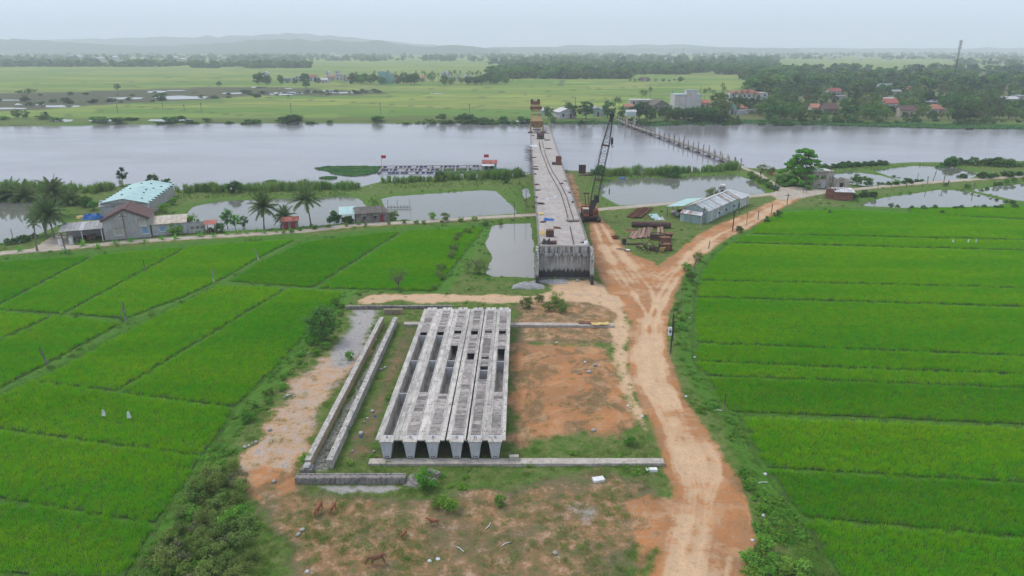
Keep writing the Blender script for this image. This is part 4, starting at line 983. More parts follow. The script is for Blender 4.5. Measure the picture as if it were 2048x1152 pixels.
# the abutment facing the camera: back wall, seat beam, two wing walls
a0 = -.02
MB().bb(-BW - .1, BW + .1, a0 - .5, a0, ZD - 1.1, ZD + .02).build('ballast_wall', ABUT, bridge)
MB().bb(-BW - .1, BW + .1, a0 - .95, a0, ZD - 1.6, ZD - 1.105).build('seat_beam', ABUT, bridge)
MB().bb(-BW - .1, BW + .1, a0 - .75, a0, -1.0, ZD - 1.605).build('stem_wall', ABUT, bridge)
MB().bb(-BW - .6, BW + .6, a0 - 1.1, a0 + 2.2, -1.0, .15).build('footing', CONC_OLD, bridge)
for sg in (-1, 1):
    m = MB(); x0, x1 = sorted((sg * (BW - .02), sg * (BW + .48)))
    pr = [(-.96, -.9), (-.96, .0), (-3.4, -.9)]
    vs = []
    prof = [(a0 - .02, -1), (a0 - .02, ZD + .05), (a0 - 2.6, ZD + .05), (a0 - 3.9, ZD - 1.3), (a0 - 4.2, ZD - 2.0), (a0 - 4.2, -1)]
    vs = [(x0, a, b) for a, b in prof] + [(x1, a, b) for a, b in prof]; n = len(prof)
    m.add(vs, [tuple(range(n)), tuple(range(2 * n - 1, n - 1, -1))] + [(i, n + i, n + (i + 1) % n, (i + 1) % n) for i in range(n)])
    m.build('wing_wall', ABUT, bridge)
MB().bb(-BW, BW, a0 - .52, a0 + .4, ZD + .004, ZD + .05).build('end_lip', CONC_OLD, bridge)
# rebar whiskers sticking out of the left edge over the water
if True:
    m = MB(); r = random.Random(3)
    for k in range(80):
        y = BL * (.52 + .16 * r.random()) ; z = ZD - r.uniform(.2, 1.9); l = r.uniform(1.2, 2.6)
        m.bar((-BW + .02, y, z), (-BW - l, y + r.uniform(-.5, .5), z + r.uniform(-.5, .7)), .035)
    m.build('rebar_whiskers', STEEL, bridge)['kind'] = 'stuff'

def on_deck(px, py):      # a point on the deck
    return G3(px, py, ZD + .004)
# gantry rails: two bent runs of steel rail on the deck
def rail(label, pts, w=.16, h=.16):
    P = [on_deck(*p) for p in pts]; o = thing('steel_rail', label, 'rail', P[0], 0, 'gantry rails on the bridge deck')
    P = [p - P[0] for p in P]
    for a, b in zip(P[:-1], P[1:]):
        m = MB(); m.bar(a + Vector((0, 0, .03)), b + Vector((0, 0, .03)), w, .05); m.bar(a + Vector((0, 0, .11)), b + Vector((0, 0, .11)), w * .45, .10); m.build('rail_length', RUST_D, o)
    return o
rail('left of two long bent rails running down the bridge deck', [(1078, 287), (1082, 303), (1090, 322), (1096, 340), (1108, 362), (1120, 383), (1126, 400), (1132, 420), (1136, 437)])
rail('right of two long bent rails running down the bridge deck', [(1088, 300), (1092, 312), (1098, 328), (1106, 345), (1116, 360), (1124, 374), (1134, 395), (1141, 420), (1148, 441)])
rail('short left rail in front of the yellow gantry', [(1078, 281), (1082, 300)]); rail('short right rail in front of the yellow gantry', [(1084, 281), (1088, 297)])
rail('single straight rail near the abutment end of the deck', [(1140, 454), (1148, 489)])
def junk(name, label, cat, px, py, parts, z=None, rz=0.0, group=None):
    p = on_deck(px, py) if z is None else G3(px, py, z)
    o = thing(name, label, cat, p, rz, group)
    for nm, m, mt in parts: m.build(nm, mt, o)
    return o
def crumple(seed, rx, ry, h):
    r = random.Random(seed); n = 7; m = MB(); vs = []; fs = []
    for j in range(n):
        for i in range(n):
            a, b = i / (n - 1) * 2 - 1, j / (n - 1) * 2 - 1; e = max(abs(a), abs(b))
            vs.append((a * rx * r.uniform(.82, 1.05), b * ry * r.uniform(.82, 1.05), (.02 if e > .95 else r.uniform(.25, 1) * h)))
    for j in range(n - 1):
        for i in range(n - 1): fs.append((j * n + i, j * n + i + 1, (j + 1) * n + i + 1, (j + 1) * n + i))
    return m.add(vs, fs)
junk('blue_tarp', 'crumpled blue tarpaulin on the bridge deck', 'tarpaulin', 1098, 440, [('sheet', crumple(1, 1.1, .8, .45), BLUE_T)])
junk('yellow_sheet', 'yellow board lying on the left edge of the deck', 'board', 1082, 429, [('sheet', MB().box((0, 0, .2), (1.2, 1.0, .06), .3, .18), YEL), ('block', MB().box((-.4, 0, .08), (.3, .3, .16)), WOOD)])
junk('tan_sacks', 'tan torn sacks beside the dark box on the deck', 'sacks', 1087, 467, [('sack', crumple(5, .9, .9, .5), YEL), ('sack', crumple(6, .5, .4, .3), PLASTIC)])
junk('steel_box', 'dark rusty open steel box standing on the deck', 'steel box', 1100, 474, [('panel', MB().bb(-.7, .7, -.06, .0, 0, 1.2), RUST_D), ('panel', MB().bb(-.7, -.64, .004, .9, 0, 1.15), RUST_D), ('panel', MB().bb(.64, .7, .004, .9, 0, 1.15), RUST_D), ('lid', MB().bb(-.7, .7, .0, .95, 1.21, 1.26), RUST)])
junk('scrap_heap', 'dark heap of scrap and sacks at the near left corner of the deck', 'scrap heap', 1093, 487, [('tarp', crumple(8, .9, .8, .9), STEEL), ('drum', MB().tube([(.6, -.5, .25), (1.7, -.3, .25)], .27, 12), RUST_D), ('rod', MB().bar((-1.2, -.3, .1), (.9, .6, .35), .08), RUST), ('rod', MB().bar((-.9, .6, .2), (1.8, .9, .3), .07), STEEL), ('plate', MB().box((1.3, .5, .25), (1.0, .6, .05), .4, .2), RUST_D)])
junk('white_sack', 'white sacks and bent rods at the near right corner of the deck', 'sacks', 1172, 486, [('sack', crumple(9, .4, .9, .45), PLASTIC), ('rod', MB().bar((-.8, -.2, .05), (.2, 1.3, .6), .05), RUST_D), ('frame', MB().bb(-.9, -.3, -.1, .5, 0, .12), RUST_D), ('sack', crumple(19, .3, .4, .3), PLASTIC)])
junk('steel_cabinet', 'rusty cabinet at the right edge of the deck', 'cabinet', 1117, 329, [('body', MB().bb(-.8, .8, -.7, .7, .1, 2.4), RUST_D), ('door', MB().bb(-.62, .62, -.75, -.705, .3, 2.2), RUST), ('foot', MB().bb(-.9, .9, -.9, .9, 0, .1), STEEL), ('side_box', MB().bb(-1.9, -.9, -.4, .3, 0, .7), STEEL)])
junk('white_sheet', 'white and blue plastic sheets by the left deck edge below the gantry', 'sheets', 1068, 292, [('sheet', crumple(12, 1.4, 1.8, .4), PLASTIC), ('sheet', crumple(13, .6, .9, .6), PLASTIC)])
junk('winch', 'dark winch standing between the rails in front of the gantry', 'winch', 1081, 277, [('drum', MB().tube([(-1.1, 0, 1.2), (1.1, 0, 1.2)], .8, 14), RUST_D), ('cheek', MB().bb(-1.35, -1.12, -.95, .95, 0, 2.2), RUST_D), ('cheek', MB().bb(1.12, 1.35, -.95, .95, 0, 2.2), RUST_D), ('motor', MB().bb(-.8, .8, -2.4, -1.1, .1, 1.3), STEEL), ('bed', MB().bb(-1.5, 1.5, -2.6, 1.2, 0, .1), STEEL)])
for i, (px, py, l, lab) in enumerate([(1062, 302, 1.6, 'pile of boards near the white sheets on the left deck edge'), (1096, 298, 2.4, 'rusty scrap below the gantry on the right of the rails'), (1066, 272, 1.5, 'scrap beside the left gantry foot'), (1095, 281, 2.2, 'brown machine part on the right deck edge before the gantry'),
        (1067, 316, 1.6, 'short plank pair on the left deck edge above the rebar whiskers'), (1072, 334, 2.0, 'brown plank on the left deck edge'), (1070, 339, 1.9, 'dark plank just below a brown plank on the left deck edge'), (1071, 349, .9, 'small dark offcut on the left edge of the deck'), (1074, 370, 1.5, 'dark sheet curled on the left deck edge'),
        (1075, 381, 1.6, 'loose bricks and laths on the left deck edge'), (1080, 408, 1.8, 'dark curved plate on the left deck edge above the yellow board'), (1072, 396, 1.0, 'dark hole cover at the left edge of the deck'), (1131, 363, .8, 'small dark box on the right deck edge'), (1139, 386, .7, 'dark stub at the right deck edge beside sacks'), (1122, 368, .9, 'grey clamp on the right rail'),
        (1086, 445, 1.1, 'rusty plate next to the blue tarpaulin'), (1112, 457, 1.6, 'leaning iron bar in the middle of the deck'), (1146, 443, 2.6, 'cross bar lying at the end of the right rail'), (1145, 405, .6, 'small block beside the right rail')]):
    r = random.Random(i + 40); mt = (RUST, WOOD, STEEL, RUST_D)[i % 4]
    ps = [('piece', MB().box((r.uniform(-.3, .3), r.uniform(-.25, .25), .06 + .1 * k), (l * r.uniform(.7, 1.1), l * r.uniform(.12, .28), .1), r.uniform(-.35, .35)), mt) for k in range(3)]
    junk('scrap', lab, 'scrap', px, py, ps)
for i, (px, py, lab) in enumerate([(1097, 399, 'round white bag on the middle of the deck'), (1113, 394, 'second white bag on the deck, nearer the rails'), (1140, 393, 'white bags on the right deck edge'), (1143, 399, 'white bag lowest of those on the right deck edge'), (1137, 378, 'white bag uppermost on the right deck edge')]):
    junk('white_bag', lab, 'bag', px, py, [('bag', crumple(70 + i, .5, .42, .42), PLASTIC), ('knot', MB().lump((.1, .1, .42), (.2, .2, .2), i), PLASTIC)])

# ------------------------------------------------------------------ launching gantry on the far end of the deck
OCH = M('ochre_paint', (0.335, 0.220, 0.075), (0.235, 0.155, 0.060), 1.0, 0.8, stain=(0.14, 0.085, 0.05), stain_amt=0.6)
gp = on_deck(1073.5, 266)
gan = thing('launching_gantry', 'ochre steel launching gantry standing on the far end of the bridge', 'gantry', gp, brz)
for sg in (-1, 1):
    MB().bar((sg * 2.55, 0, .5), (sg * 2.35, .3, 4.3), .55, .6).build('leg', OCH, gan)
    MB().bb(sg * 2.6 - .9, sg * 2.6 + .9, -1.2, 1.2, 0, .5).build('bogie', RUST_D, gan)
    m = MB(); m.hexa([(sg * 1.95 - .25, .5, 2.3), (sg * 1.95 + .25, .5, 2.3), (sg * 1.95 + .25, 26, 4.4), (sg * 1.95 - .25, 26, 4.4), (sg * 1.75 - .25, .5, 4.6), (sg * 1.75 + .25, .5, 4.6), (sg * 1.55 + .25, 26, 7.2), (sg * 1.55 - .25, 26, 7.2)]); m.build('main_girder', OCH, gan)
    m = MB(); m.bar((sg * 1.75, 26, 6.8), (sg * 1.5, 46, 7.6), .5, 1.2); m.build('nose_girder', OCH, gan)
    MB().bar((sg * 2.35, .3, 4.2), (sg * 1.6, 10, 5.6), .3).build('brace', OCH, gan)
    MB().bar((sg * 1.9, 27, 0), (sg * 1.7, 27, 5.0), .5).build('rear_leg', OCH, gan)
MB().bb(-2.8, 2.8, -.25, .25, 4.3, 4.75).build('portal_beam', OCH, gan)
MB().bb(-1.6, 1.6, -.2, .2, 1.2, 1.6).build('tie_beam', RUST_D, gan)
m = MB(); m.hexa([(-1.65, .6, 2.0), (1.65, .6, 2.0), (1.3, 9, 4.4), (-1.3, 9, 4.4), (-1.65, .62, 4.4), (1.65, .62, 4.4), (1.3, 9, 5.6), (-1.3, 9, 5.6)]); m.build('front_plate', OCH, gan)
for y, z in ((12, 6.1), (20, 6.9), (30, 7.6), (38, 8.0)): MB().bb(-2.0, 2.0, y - .3, y + .3, z, z + .45).build('cross_beam', OCH, gan)
MB().bb(-2.6, 2.6, 24.5, 26.5, 7.3, 8.6).build('trolley', RUST, gan); MB().bb(-2.2, 2.2, 44.5, 46.5, 7.9, 9.4).build('nose_trolley', RUST, gan)
for sg in (-1, 1): MB().bb(sg * 1.5 - .6, sg * 1.5 + .6, 44.8, 46.2, 9.4, 10.2).build('sheave', RUST_D, gan)
for k in range(3):
    junk('girder_stack', ('left pale beam laid at the far end of the deck', 'pale beam laid in the middle of the far end of the deck', 'right pale beam laid at the far end of the deck')[k], 'beam', 1088 + 3.6 * k, 262 + 1.5 * k, [('beam', MB().bb(-.25, .25, -6, 8, .12, .6), CONC_F), ('sleeper', MB().bb(-.5, .5, -4, -3.7, 0, .12), WOOD), ('sleeper', MB().bb(-.5, .5, 4, 4.3, 0, .12), WOOD)], rz=brz)

# ------------------------------------------------------------------ crawler crane
ORANGE = M('faded_orange_paint', (0.50, 0.135, 0.050), (0.36, 0.11, 0.05), 1.2, 0.75, stain=(0.16, 0.07, 0.04), stain_amt=0.6)
CREAM = M('cream_paint', (0.55, 0.50, 0.42), (0.42, 0.38, 0.32), 2, 0.75)
GLASS = M('dark_glass', (0.10, 0.11, 0.12), (0.07, 0.08, 0.09), 2, 0.15, bmp=0, spec=0.5)
cp = G3(1179, 440, 0.0)
crane = thing('crawler_crane', 'rusty orange crawler crane with a tall dark lattice boom beside the bridge', 'crane', cp, 0.0)
for sg in (-1, 1):
    m = MB(); prof = [(-2.6, .25), (-2.9, .55), (-2.6, .95), (2.6, .95), (2.9, .55), (2.6, .25), (2.2, .02), (-2.2, .02)]
    x0, x1 = sg * 1.9 - .4, sg * 1.9 + .4; n = len(prof); m.add([(x0, a, b) for a, b in prof] + [(x1, a, b) for a, b in prof], [tuple(range(n)), tuple(range(2 * n - 1, n - 1, -1))] + [(i, n + i, n + (i + 1) % n, (i + 1) % n) for i in range(n)])
    tk = m.build('crawler_track', STEEL, crane)
    for y in (-2.3, 0, 2.3): MB().tube([(x0 - .03, y, .5), (x1 + .03, y, .5)], .34, 12).build('roller', CREAM if y < -1 else RUST_D, tk)
MB().bb(-1.5, 1.5, -1.5, 1.5, .45, 1.0).build('undercarriage', STEEL, crane)
MB().bb(-1.75, 1.75, -2.2, 3.0, 1.02, 1.4).build('slew_deck', RUST_D, crane)
eh = MB().bb(.55, 1.75, -1.9, 2.6, 1.41, 2.9).build('engine_house', ORANGE, crane)
for k in range(3): MB().bb(.7 + .35 * k, .95 + .35 * k, -1.935, -1.9, 1.6, 2.5).build('louvre', RUST_D, eh)
MB().bb(-1.75, 1.75, 2.61, 3.5, 1.2, 2.8).build('counterweight', ORANGE, crane)
cab = MB().bb(-1.75, -.45, -2.1, -.3, 1.41, 3.0).build('cab', ORANGE, crane)
MB().bb(-1.62, -1.12, -2.14, -2.102, 1.9, 2.85).build('window', GLASS, cab); MB().bb(-1.08, -.58, -2.14, -2.102, 1.9, 2.85).build('window', GLASS, cab); MB().bb(-1.79, -1.752, -1.9, -.6, 1.9, 2.8).build('window', GLASS, cab)
MB().bb(-1.8, -.4, -2.2, -.2, 3.003, 3.1).build('cab_roof', CREAM, cab)
MB().bb(-1.75, -.3, -.2, 2.4, 1.41, 2.5).build('machinery_house', ORANGE, crane)
for sg in (-.35, .45): MB().bar((sg - .4, 2.4, 2.8), (sg - .6, 3.4, 5.6), .16).build('gantry_leg', RUST, crane); MB().bar((sg - .4, .2, 2.5), (sg - .6, 3.3, 5.6), .14).build('gantry_leg', RUST, crane)
MB().bb(-1.3, .1, 3.15, 3.6, 5.5, 5.8).build('gantry_head', RUST_D, crane)
foot = Vector((.15, -1.2, 1.6)); tipw = at(1223, 236, cp.y + 2.2); tip = tipw - cp
ax = (tip - foot); BLn = ax.length; ax.normalize(); sx = Vector((1, 0, 0)); sx = (sx - ax * sx.dot(ax)).normalized(); sy = ax.cross(sx).normalized()
boom = MB(); lac = MB(); N = 22
def sec(t_):
    wv = .78 if .18 < t_ < .72 else (.25 + .53 * t_ / .18 if t_ <= .18 else .78 - .50 * (t_ - .72) / .28)
    return [foot + ax * BLn * t_ + sx * a * wv + sy * b * wv for a, b in ((-1, -1), (1, -1), (1, 1), (-1, 1))]
for k in range(N):
    A, B = sec(k / N), sec((k + 1) / N)
    for j in range(4):
        boom.bar(A[j], B[j], .12); j2 = (j + 1) % 4
        lac.bar(A[j], B[j2] if k % 2 else B[j2], .05) if k % 2 else lac.bar(A[j2], B[j], .05)
        if k % 2 == 0: lac.bar(A[j], A[j2], .05)
boom.build('boom_chords', STEEL, crane); lac.build('boom_lacing', STEEL, crane)
for t_ in (.36, .72): m = MB(); s4 = sec(t_); [m.bar(s4[j], s4[(j + 1) % 4], .24) for j in range(4)]; m.build('boom_splice', RUST_D, crane)
m = MB(); s4 = sec(.02); c0 = foot
m.bar(foot, foot + ax * BLn * .15, 1.0, 1.2); m.build('boom_foot', STEEL, crane)
MB().box(foot + ax * BLn * .17 + sx * .5, (1.1, 1.0, 1.7)).build('boom_winch', STEEL, crane)
m = MB(); m.box(tip, (.75, .8, 1.7), 0, 0, .15); m.tube([tip + Vector((.1, -.3, .6)), tip + Vector((.1, .3, .6))], .55, 12); m.build('boom_head', STEEL, crane)
MB().bar(tip + Vector((0, 0, .7)), tip + Vector((.1, 0, 1.6)), .14).build('mast_tip', STEEL, crane)
hook = tip + Vector((.28, -.5, -5.0))
for dx_ in (-.12, .12): MB().bar(tip + Vector((.28 + dx_, -.5, .2)), hook + Vector((dx_, 0, .5)), .03).build('hoist_rope', STEEL, crane)
m = MB(); m.tube([hook + Vector((-.18, 0, .25)), hook + Vector((.18, 0, .25))], .5, 12); m.bb(hook.x - .25, hook.x + .25, hook.y - .3, hook.y + .3, hook.z - .8, hook.z + .4); hb = m.build('hook_block', STEEL, crane)
MB().tube([hook + Vector((0, 0, -.8)), hook + Vector((.0, 0, -1.2)), hook + Vector((.2, 0, -1.45)), hook + Vector((.38, 0, -1.2))], .1, 6).build('hook', STEEL, hb)
MB().bar(hook + Vector((.05, 0, -.8)), hook + Vector((-.1, 0, -11.0)), .025).build('tag_line', STEEL, crane)
MB().bar(hook + Vector((-.1, 0, -11.0)), hook + Vector((-.1, 0, -12.4)), .2).build('tag_weight', STEEL, crane)
for sg in (-1, 1): MB().bar(tip + Vector((-.2, .1, 0)), Vector((-.6 + .3 * sg, 3.3, 5.7)), .035).build('pendant_rope', STEEL, crane)
# ------------------------------------------------------------------ sheds and houses on this side of the river
CYAN = M('cyan_roof_sheet', (0.40, 0.575, 0.545), (0.36, 0.53, 0.505), 0.25, 0.55, rnd=0.05)
CYAN_W = M('cyan_wall_sheet', (0.37, 0.485, 0.465), (0.29, 0.395, 0.385), 0.6, 0.65, stain=(0.25, 0.20, 0.16), stain_amt=0.4, rnd=0.12)
ZINC = M('white_zinc_sheet', (0.605, 0.610, 0.615), (0.488, 0.498, 0.508), 0.8, 0.6, stain=(0.293, 0.166, 0.107), stain_amt=0.35, stain_scale=(0.781, 0.781, 0.781), rnd=0.15)
ZRUST = M('rusted_zinc_sheet', (0.36, 0.24, 0.20), (0.26, 0.15, 0.12), 0.9, 0.8, stain=(0.55, 0.52, 0.50), stain_amt=0.7, stain_scale=(.8, .8, .8), rnd=0.2)
ZOCH = M('rust_streaked_zinc', (0.528, 0.496, 0.440), (0.448, 0.400, 0.336), 0.5, 0.7, stain=(0.368, 0.216, 0.096), stain_amt=0.6, stain_scale=(0.720, 0.200, 0.720))
FIBRO = M('grey_fibre_roof', (0.403, 0.398, 0.392), (0.302, 0.297, 0.291), 0.8, 0.9, stain=(0.179, 0.174, 0.168), stain_amt=0.6)
TILE = M('red_roof_tile', (0.40, 0.125, 0.090), (0.31, 0.105, 0.080), 1.2, 0.8, rnd=0.2)
TILE_O = M('orange_roof_tile', (0.43, 0.185, 0.115), (0.34, 0.15, 0.10), 1.2, 0.8, rnd=0.15)
TILE_D = M('dark_brown_tile', (0.155, 0.085, 0.072), (0.11, 0.07, 0.062), 1.2, 0.85)
OLDTILE = M('mossy_old_tile', (0.20, 0.165, 0.145), (0.13, 0.115, 0.10), 1.0, 0.95, stain=(0.08, 0.08, 0.06), stain_amt=0.6)
REND = M('grey_render', (0.448, 0.431, 0.414), (0.370, 0.358, 0.347), 0.5, 0.9, stain=(0.246, 0.235, 0.224), stain_amt=0.5, stain_scale=(1, 1, .3))
REND_L = M('pale_grey_render', (0.504, 0.504, 0.521), (0.414, 0.414, 0.431), 0.5, 0.9, stain=(0.269, 0.263, 0.258), stain_amt=0.5, stain_scale=(1, 1, .4))
OLDWALL = M('blackened_wall', (0.280, 0.252, 0.213), (0.190, 0.174, 0.151), 0.9, 0.95, stain=(0.078, 0.073, 0.062), stain_amt=0.7)
RUIN = M('ruin_render', (0.482, 0.426, 0.347), (0.347, 0.308, 0.252), 0.7, 0.95, stain=(0.134, 0.118, 0.095), stain_amt=0.75)
BRICK = M('red_brick', (0.31, 0.125, 0.085), (0.22, 0.095, 0.07), 2.0, 0.95, stain=(0.13, 0.075, 0.06), stain_amt=0.5, rnd=0.2)
BLUEP = M('blue_shutter', (0.22, 0.40, 0.58), (0.17, 0.32, 0.48), 2, 0.7)
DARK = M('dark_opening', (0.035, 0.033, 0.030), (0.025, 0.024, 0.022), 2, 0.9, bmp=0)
REDDOOR = M('red_door', (0.30, 0.045, 0.045), (0.22, 0.04, 0.04), 2, 0.8)
CREAMW = M('cream_wall', (0.496, 0.456, 0.376), (0.424, 0.392, 0.328), 0.4, 0.9, rnd=0.1)
WHITEW = M('white_wall', (0.544, 0.544, 0.544), (0.480, 0.480, 0.488), 0.4, 0.9, rnd=0.1)
TEALW = M('teal_wall', (0.240, 0.416, 0.376), (0.208, 0.368, 0.336), 0.3, 0.85)
SKYW = M('sky_blue_wall', (0.30, 0.44, 0.68), (0.26, 0.38, 0.60), 0.4, 0.85)

def frame(pa, pb, label, cat, name, group=None, z=0.0):
    a, b = Vector(pa), Vector(pb); d = b - a
    return thing(name, label, cat, (a.x, a.y, z), atan2(d.y, d.x), group), d.length
def sheets(parent, name, mats, a, b, c, d, n, th=.04, lift=.02, seed=0, corr=True):
    """a roof slope or sheet wall a-b (eave, left to right), d-c (ridge), cut into n sheets, each a shallow corrugated panel"""
    r = random.Random(seed); a, b, c, d = map(Vector, (a, b, c, d)); nrm = (b - a).cross(d - a).normalized()
    for k in range(n):
        f0, f1 = k / n, (k + 1) / n - .004; m = MB(); mt = mats if not isinstance(mats, (list, tuple)) else r.choice(mats)
        p, q, s, t_ = a.lerp(b, f0), a.lerp(b, f1), d.lerp(c, f1), d.lerp(c, f0); up = nrm * (lift + (k % 2) * .012)
        ns = 4 if corr else 1
        vs = []; fs = []
        for i in range(ns + 1):
            g = i / ns; off = nrm * (.03 if (i % 2 and corr) else 0)
            vs += [p.lerp(q, g) + up + off, t_.lerp(s, g) + up + off, p.lerp(q, g) + up + off - nrm * th, t_.lerp(s, g) + up + off - nrm * th]
        for i in range(ns):
            o = 4 * i; fs += [(o, o + 4, o + 5, o + 1), (o + 2, o + 3, o + 7, o + 6), (o, o + 2, o + 6, o + 4), (o + 1, o + 5, o + 7, o + 3)]
        fs += [(0, 1, 3, 2), (4 * ns, 4 * ns + 2, 4 * ns + 3, 4 * ns + 1)]
        m.add(vs, fs); m.build(name, mt, parent)
def gable_wall(parent, mat, w, d, h, rh, t=.2, name='wall'):
    m = MB(); m.bb(0, w, 0, t, -.3, h); m.bb(0, w, d - t, d, -.3, h); m.bb(0, t, t, d - t, -.3, h); m.bb(w - t, w, t, d - t, -.3, h)
    if rh:
        for y0, y1 in ((0, t), (d - t, d)): m.add([(0, y0, h), (w, y0, h), (w / 2, y0, h + rh), (0, y1, h), (w, y1, h), (w / 2, y1, h + rh)], [(0, 1, 2), (5, 4, 3), (0, 3, 4, 1), (1, 4, 5, 2), (2, 5, 3, 0)])
    return m.build(name, mat, parent)
def gable_roof(parent, mats, w, d, h, rh, n, ov=.35, name='roof_sheet', seed=0, corr=True):
    k = rh / (w / 2)
    sheets(parent, name, mats, (w + ov, -ov, h - ov * k), (w + ov, d + ov, h - ov * k), (w / 2, d + ov, h + rh), (w / 2, -ov, h + rh), n, seed=seed, corr=corr)
    sheets(parent, name, mats, (-ov, d + ov, h - ov * k), (-ov, -ov, h - ov * k), (w / 2, -ov, h + rh), (w / 2, d + ov, h + rh), n, seed=seed + 1, corr=corr)
    MB().bb(w / 2 - .15, w / 2 + .15, -ov, d + ov, h + rh + .02, h + rh + .075).build('ridge_cap', mats if not isinstance(mats, (list, tuple)) else mats[0], parent)
def window(parent, x, z, w, h, mat_f=WHITE, mat_p=GLASS, y=0.0, hood=True, bars=2):
    f = MB(); f.bb(x, x + w, y - .05, y - .003, z, z + .08); f.bb(x, x + w, y - .05, y - .003, z + h - .08, z + h); f.bb(x, x + .08, y - .05, y - .003, z + .081, z + h - .081); f.bb(x + w - .08, x + w, y - .05, y - .003, z + .081, z + h - .081)
    f = f.build('window', mat_f, parent)
    for k in range(bars):
        x0 = x + .09 + (w - .18) * k / bars; MB().bb(x0 + .015, x0 + (w - .18) / bars - .015, y - .03, y - .002, z + .09, z + h - .09).build('pane', mat_p, f)
    if hood: MB().bb(x - .15, x + w + .15, y - .45, y - .002, z + h + .08, z + h + .16).build('hood', REND, f)
    MB().bb(x - .06, x + w + .06, y - .12, y - .002, z - .09, z - .01).build('sill', mat_f, f)

# big shed with a cyan roof
zc = 3.1
A, B, C_ = Vector(G(199, 407, zc)), Vector(G(297, 406, zc)), Vector(G(348, 368, zc))
o, w = frame(A, B, 'large low shed with a pale cyan sheet roof behind the grey house', 'shed', 'cyan_roof_shed'); dpt = (C_ - B).length
ang = atan2((B - A).y, (B - A).x); dl = Matrix.Rotation(-ang, 2) @ (C_ - B)      # depth direction in the shed's own frame
sk = dl.x / dl.y; dep = dl.y
o.rotation_euler.z = ang
def skp(x, y, z): return (x + sk * y, y, z)
m = MB(); m.hexa([skp(.2, .2, -.3), skp(w - .2, .2, -.3), skp(w - .2, .4, -.3), skp(.2, .4, -.3), skp(.2, .2, zc - .1), skp(w - .2, .2, zc - .1), skp(w - .2, .4, zc - .1), skp(.2, .4, zc - .1)]); m.build('front_wall', REND, o)
m = MB(); m.hexa([skp(w - .4, .45, -.3), skp(w - .2, .45, -.3), skp(w - .2, dep - .3, -.3), skp(w - .4, dep - .3, -.3), skp(w - .4, .45, zc - .1), skp(w - .2, .45, zc - .1), skp(w - .2, dep - .3, zc - .1), skp(w - .4, dep - .3, zc - .1)]); m.build('side_wall', REND, o)
m = MB(); m.hexa([skp(.2, .45, -.3), skp(.4, .45, -.3), skp(.4, dep - .3, -.3), skp(.2, dep - .3, -.3), skp(.2, .45, zc - .1), skp(.4, .45, zc - .1), skp(.4, dep - .3, zc - .1), skp(.2, dep - .3, zc - .1)]); m.build('side_wall', REND, o)
rr = 1.15
sheets(o, 'roof_sheet', CYAN, skp(w + .2, -.3, zc), skp(w + .2, dep, zc), skp(w / 2, dep, zc + rr), skp(w / 2, -.3, zc + rr), 12, seed=1)
sheets(o, 'roof_sheet', CYAN, skp(-.2, dep, zc), skp(-.2, -.3, zc), skp(w / 2, -.3, zc + rr), skp(w / 2, dep, zc + rr), 12, seed=2)
m = MB(); m.add([skp(.0, -.1, zc), skp(w, -.1, zc), skp(w / 2, -.1, zc + rr - .04), skp(.0, .0, zc), skp(w, .0, zc), skp(w / 2, .0, zc + rr - .04)], [(0, 1, 2), (5, 4, 3), (0, 3, 4, 1), (1, 4, 5, 2), (2, 5, 3, 0)]); m.build('gable_panel', FIBRO, o)
GRN = M('dark_green_weight', (0.06, 0.16, 0.13), (0.04, 0.11, 0.09), 2, 0.8)
for i in range(10):
    for side in (0, 1):
        x = w + .05 if side else .05; MB().box(Vector(skp(x, dep * (i + .4) / 10, zc + .16)), (.45, .4, .22)).build('roof_weight', GRN, o)
for (fx, fy) in ((.8, .12), (.7, .35), (.3, .25), (.66, .5), (.75, .62), (.25, .6), (.6, .8), (.35, .85), (.85, .75)):
    x = w * fx; z = zc + rr * (1 - abs(x - w / 2) / (w / 2)); MB().box(Vector(skp(x, dep * fy, z + .14)), (.4, .35, .2)).build('roof_weight', GRN, o)
for fx in (.02, .98): MB().bar(skp(w * fx, .1, -.2), skp(w * fx, .1, zc), .18).build('corner_post', WHITE, o)

# grey gabled house
o, w = frame(G(210.8, 481), G(303, 474), 'grey rendered two-storey house with its gable end to the lane and dark red roof edges', 'house', 'gabled_house')
hh = 4.2; rh = 2.1; gable_wall(o, REND, w, 8.5, hh, rh); gable_roof(o, TILE_D, w, 8.5, hh, rh, 8, .3, 'roof_course')
for s_ in (0, 1):
    a_, b_ = ((-.25, -.33, hh - .1), (w / 2, -.33, hh + rh + .08)) if s_ == 0 else ((w / 2, -.33, hh + rh + .08), (w + .25, -.33, hh - .1))
    MB().bar(a_, b_, .14, .5).build('verge_board', TILE_D, o)
window(o, 1.9, .9, 1.7, 1.7, WHITE, CREAMW); window(o, 6.9, 2.6, 1.2, 1.2, WHITE, CREAMW, bars=3); window(o, 7.1, .8, 1.3, 1.4, WHITE, BLUEP, bars=2)
MB().bar((w * .5, -.06, 0), (w * .5, -.06, hh + rh - .3), .08).build('downpipe', REND_L, o); MB().bb(-.1, w + .1, -.5, -.004, -.2, .12).build('plinth', CONC_OLD, o)
# low grey-roofed annex behind it
o, w = frame(G(204, 434), G(252, 430), 'small annex with a grey fibre roof between gabled house and cyan shed', 'annex', 'annex'); gable_wall(o, REND_L, w, 4, 2.4, 0)
sheets(o, 'roof_sheet', FIBRO, (-.3, -.4, 2.5), (w + .3, -.4, 2.5), (w + .3, 4.3, 3.2), (-.3, 4.3, 3.2), 6)
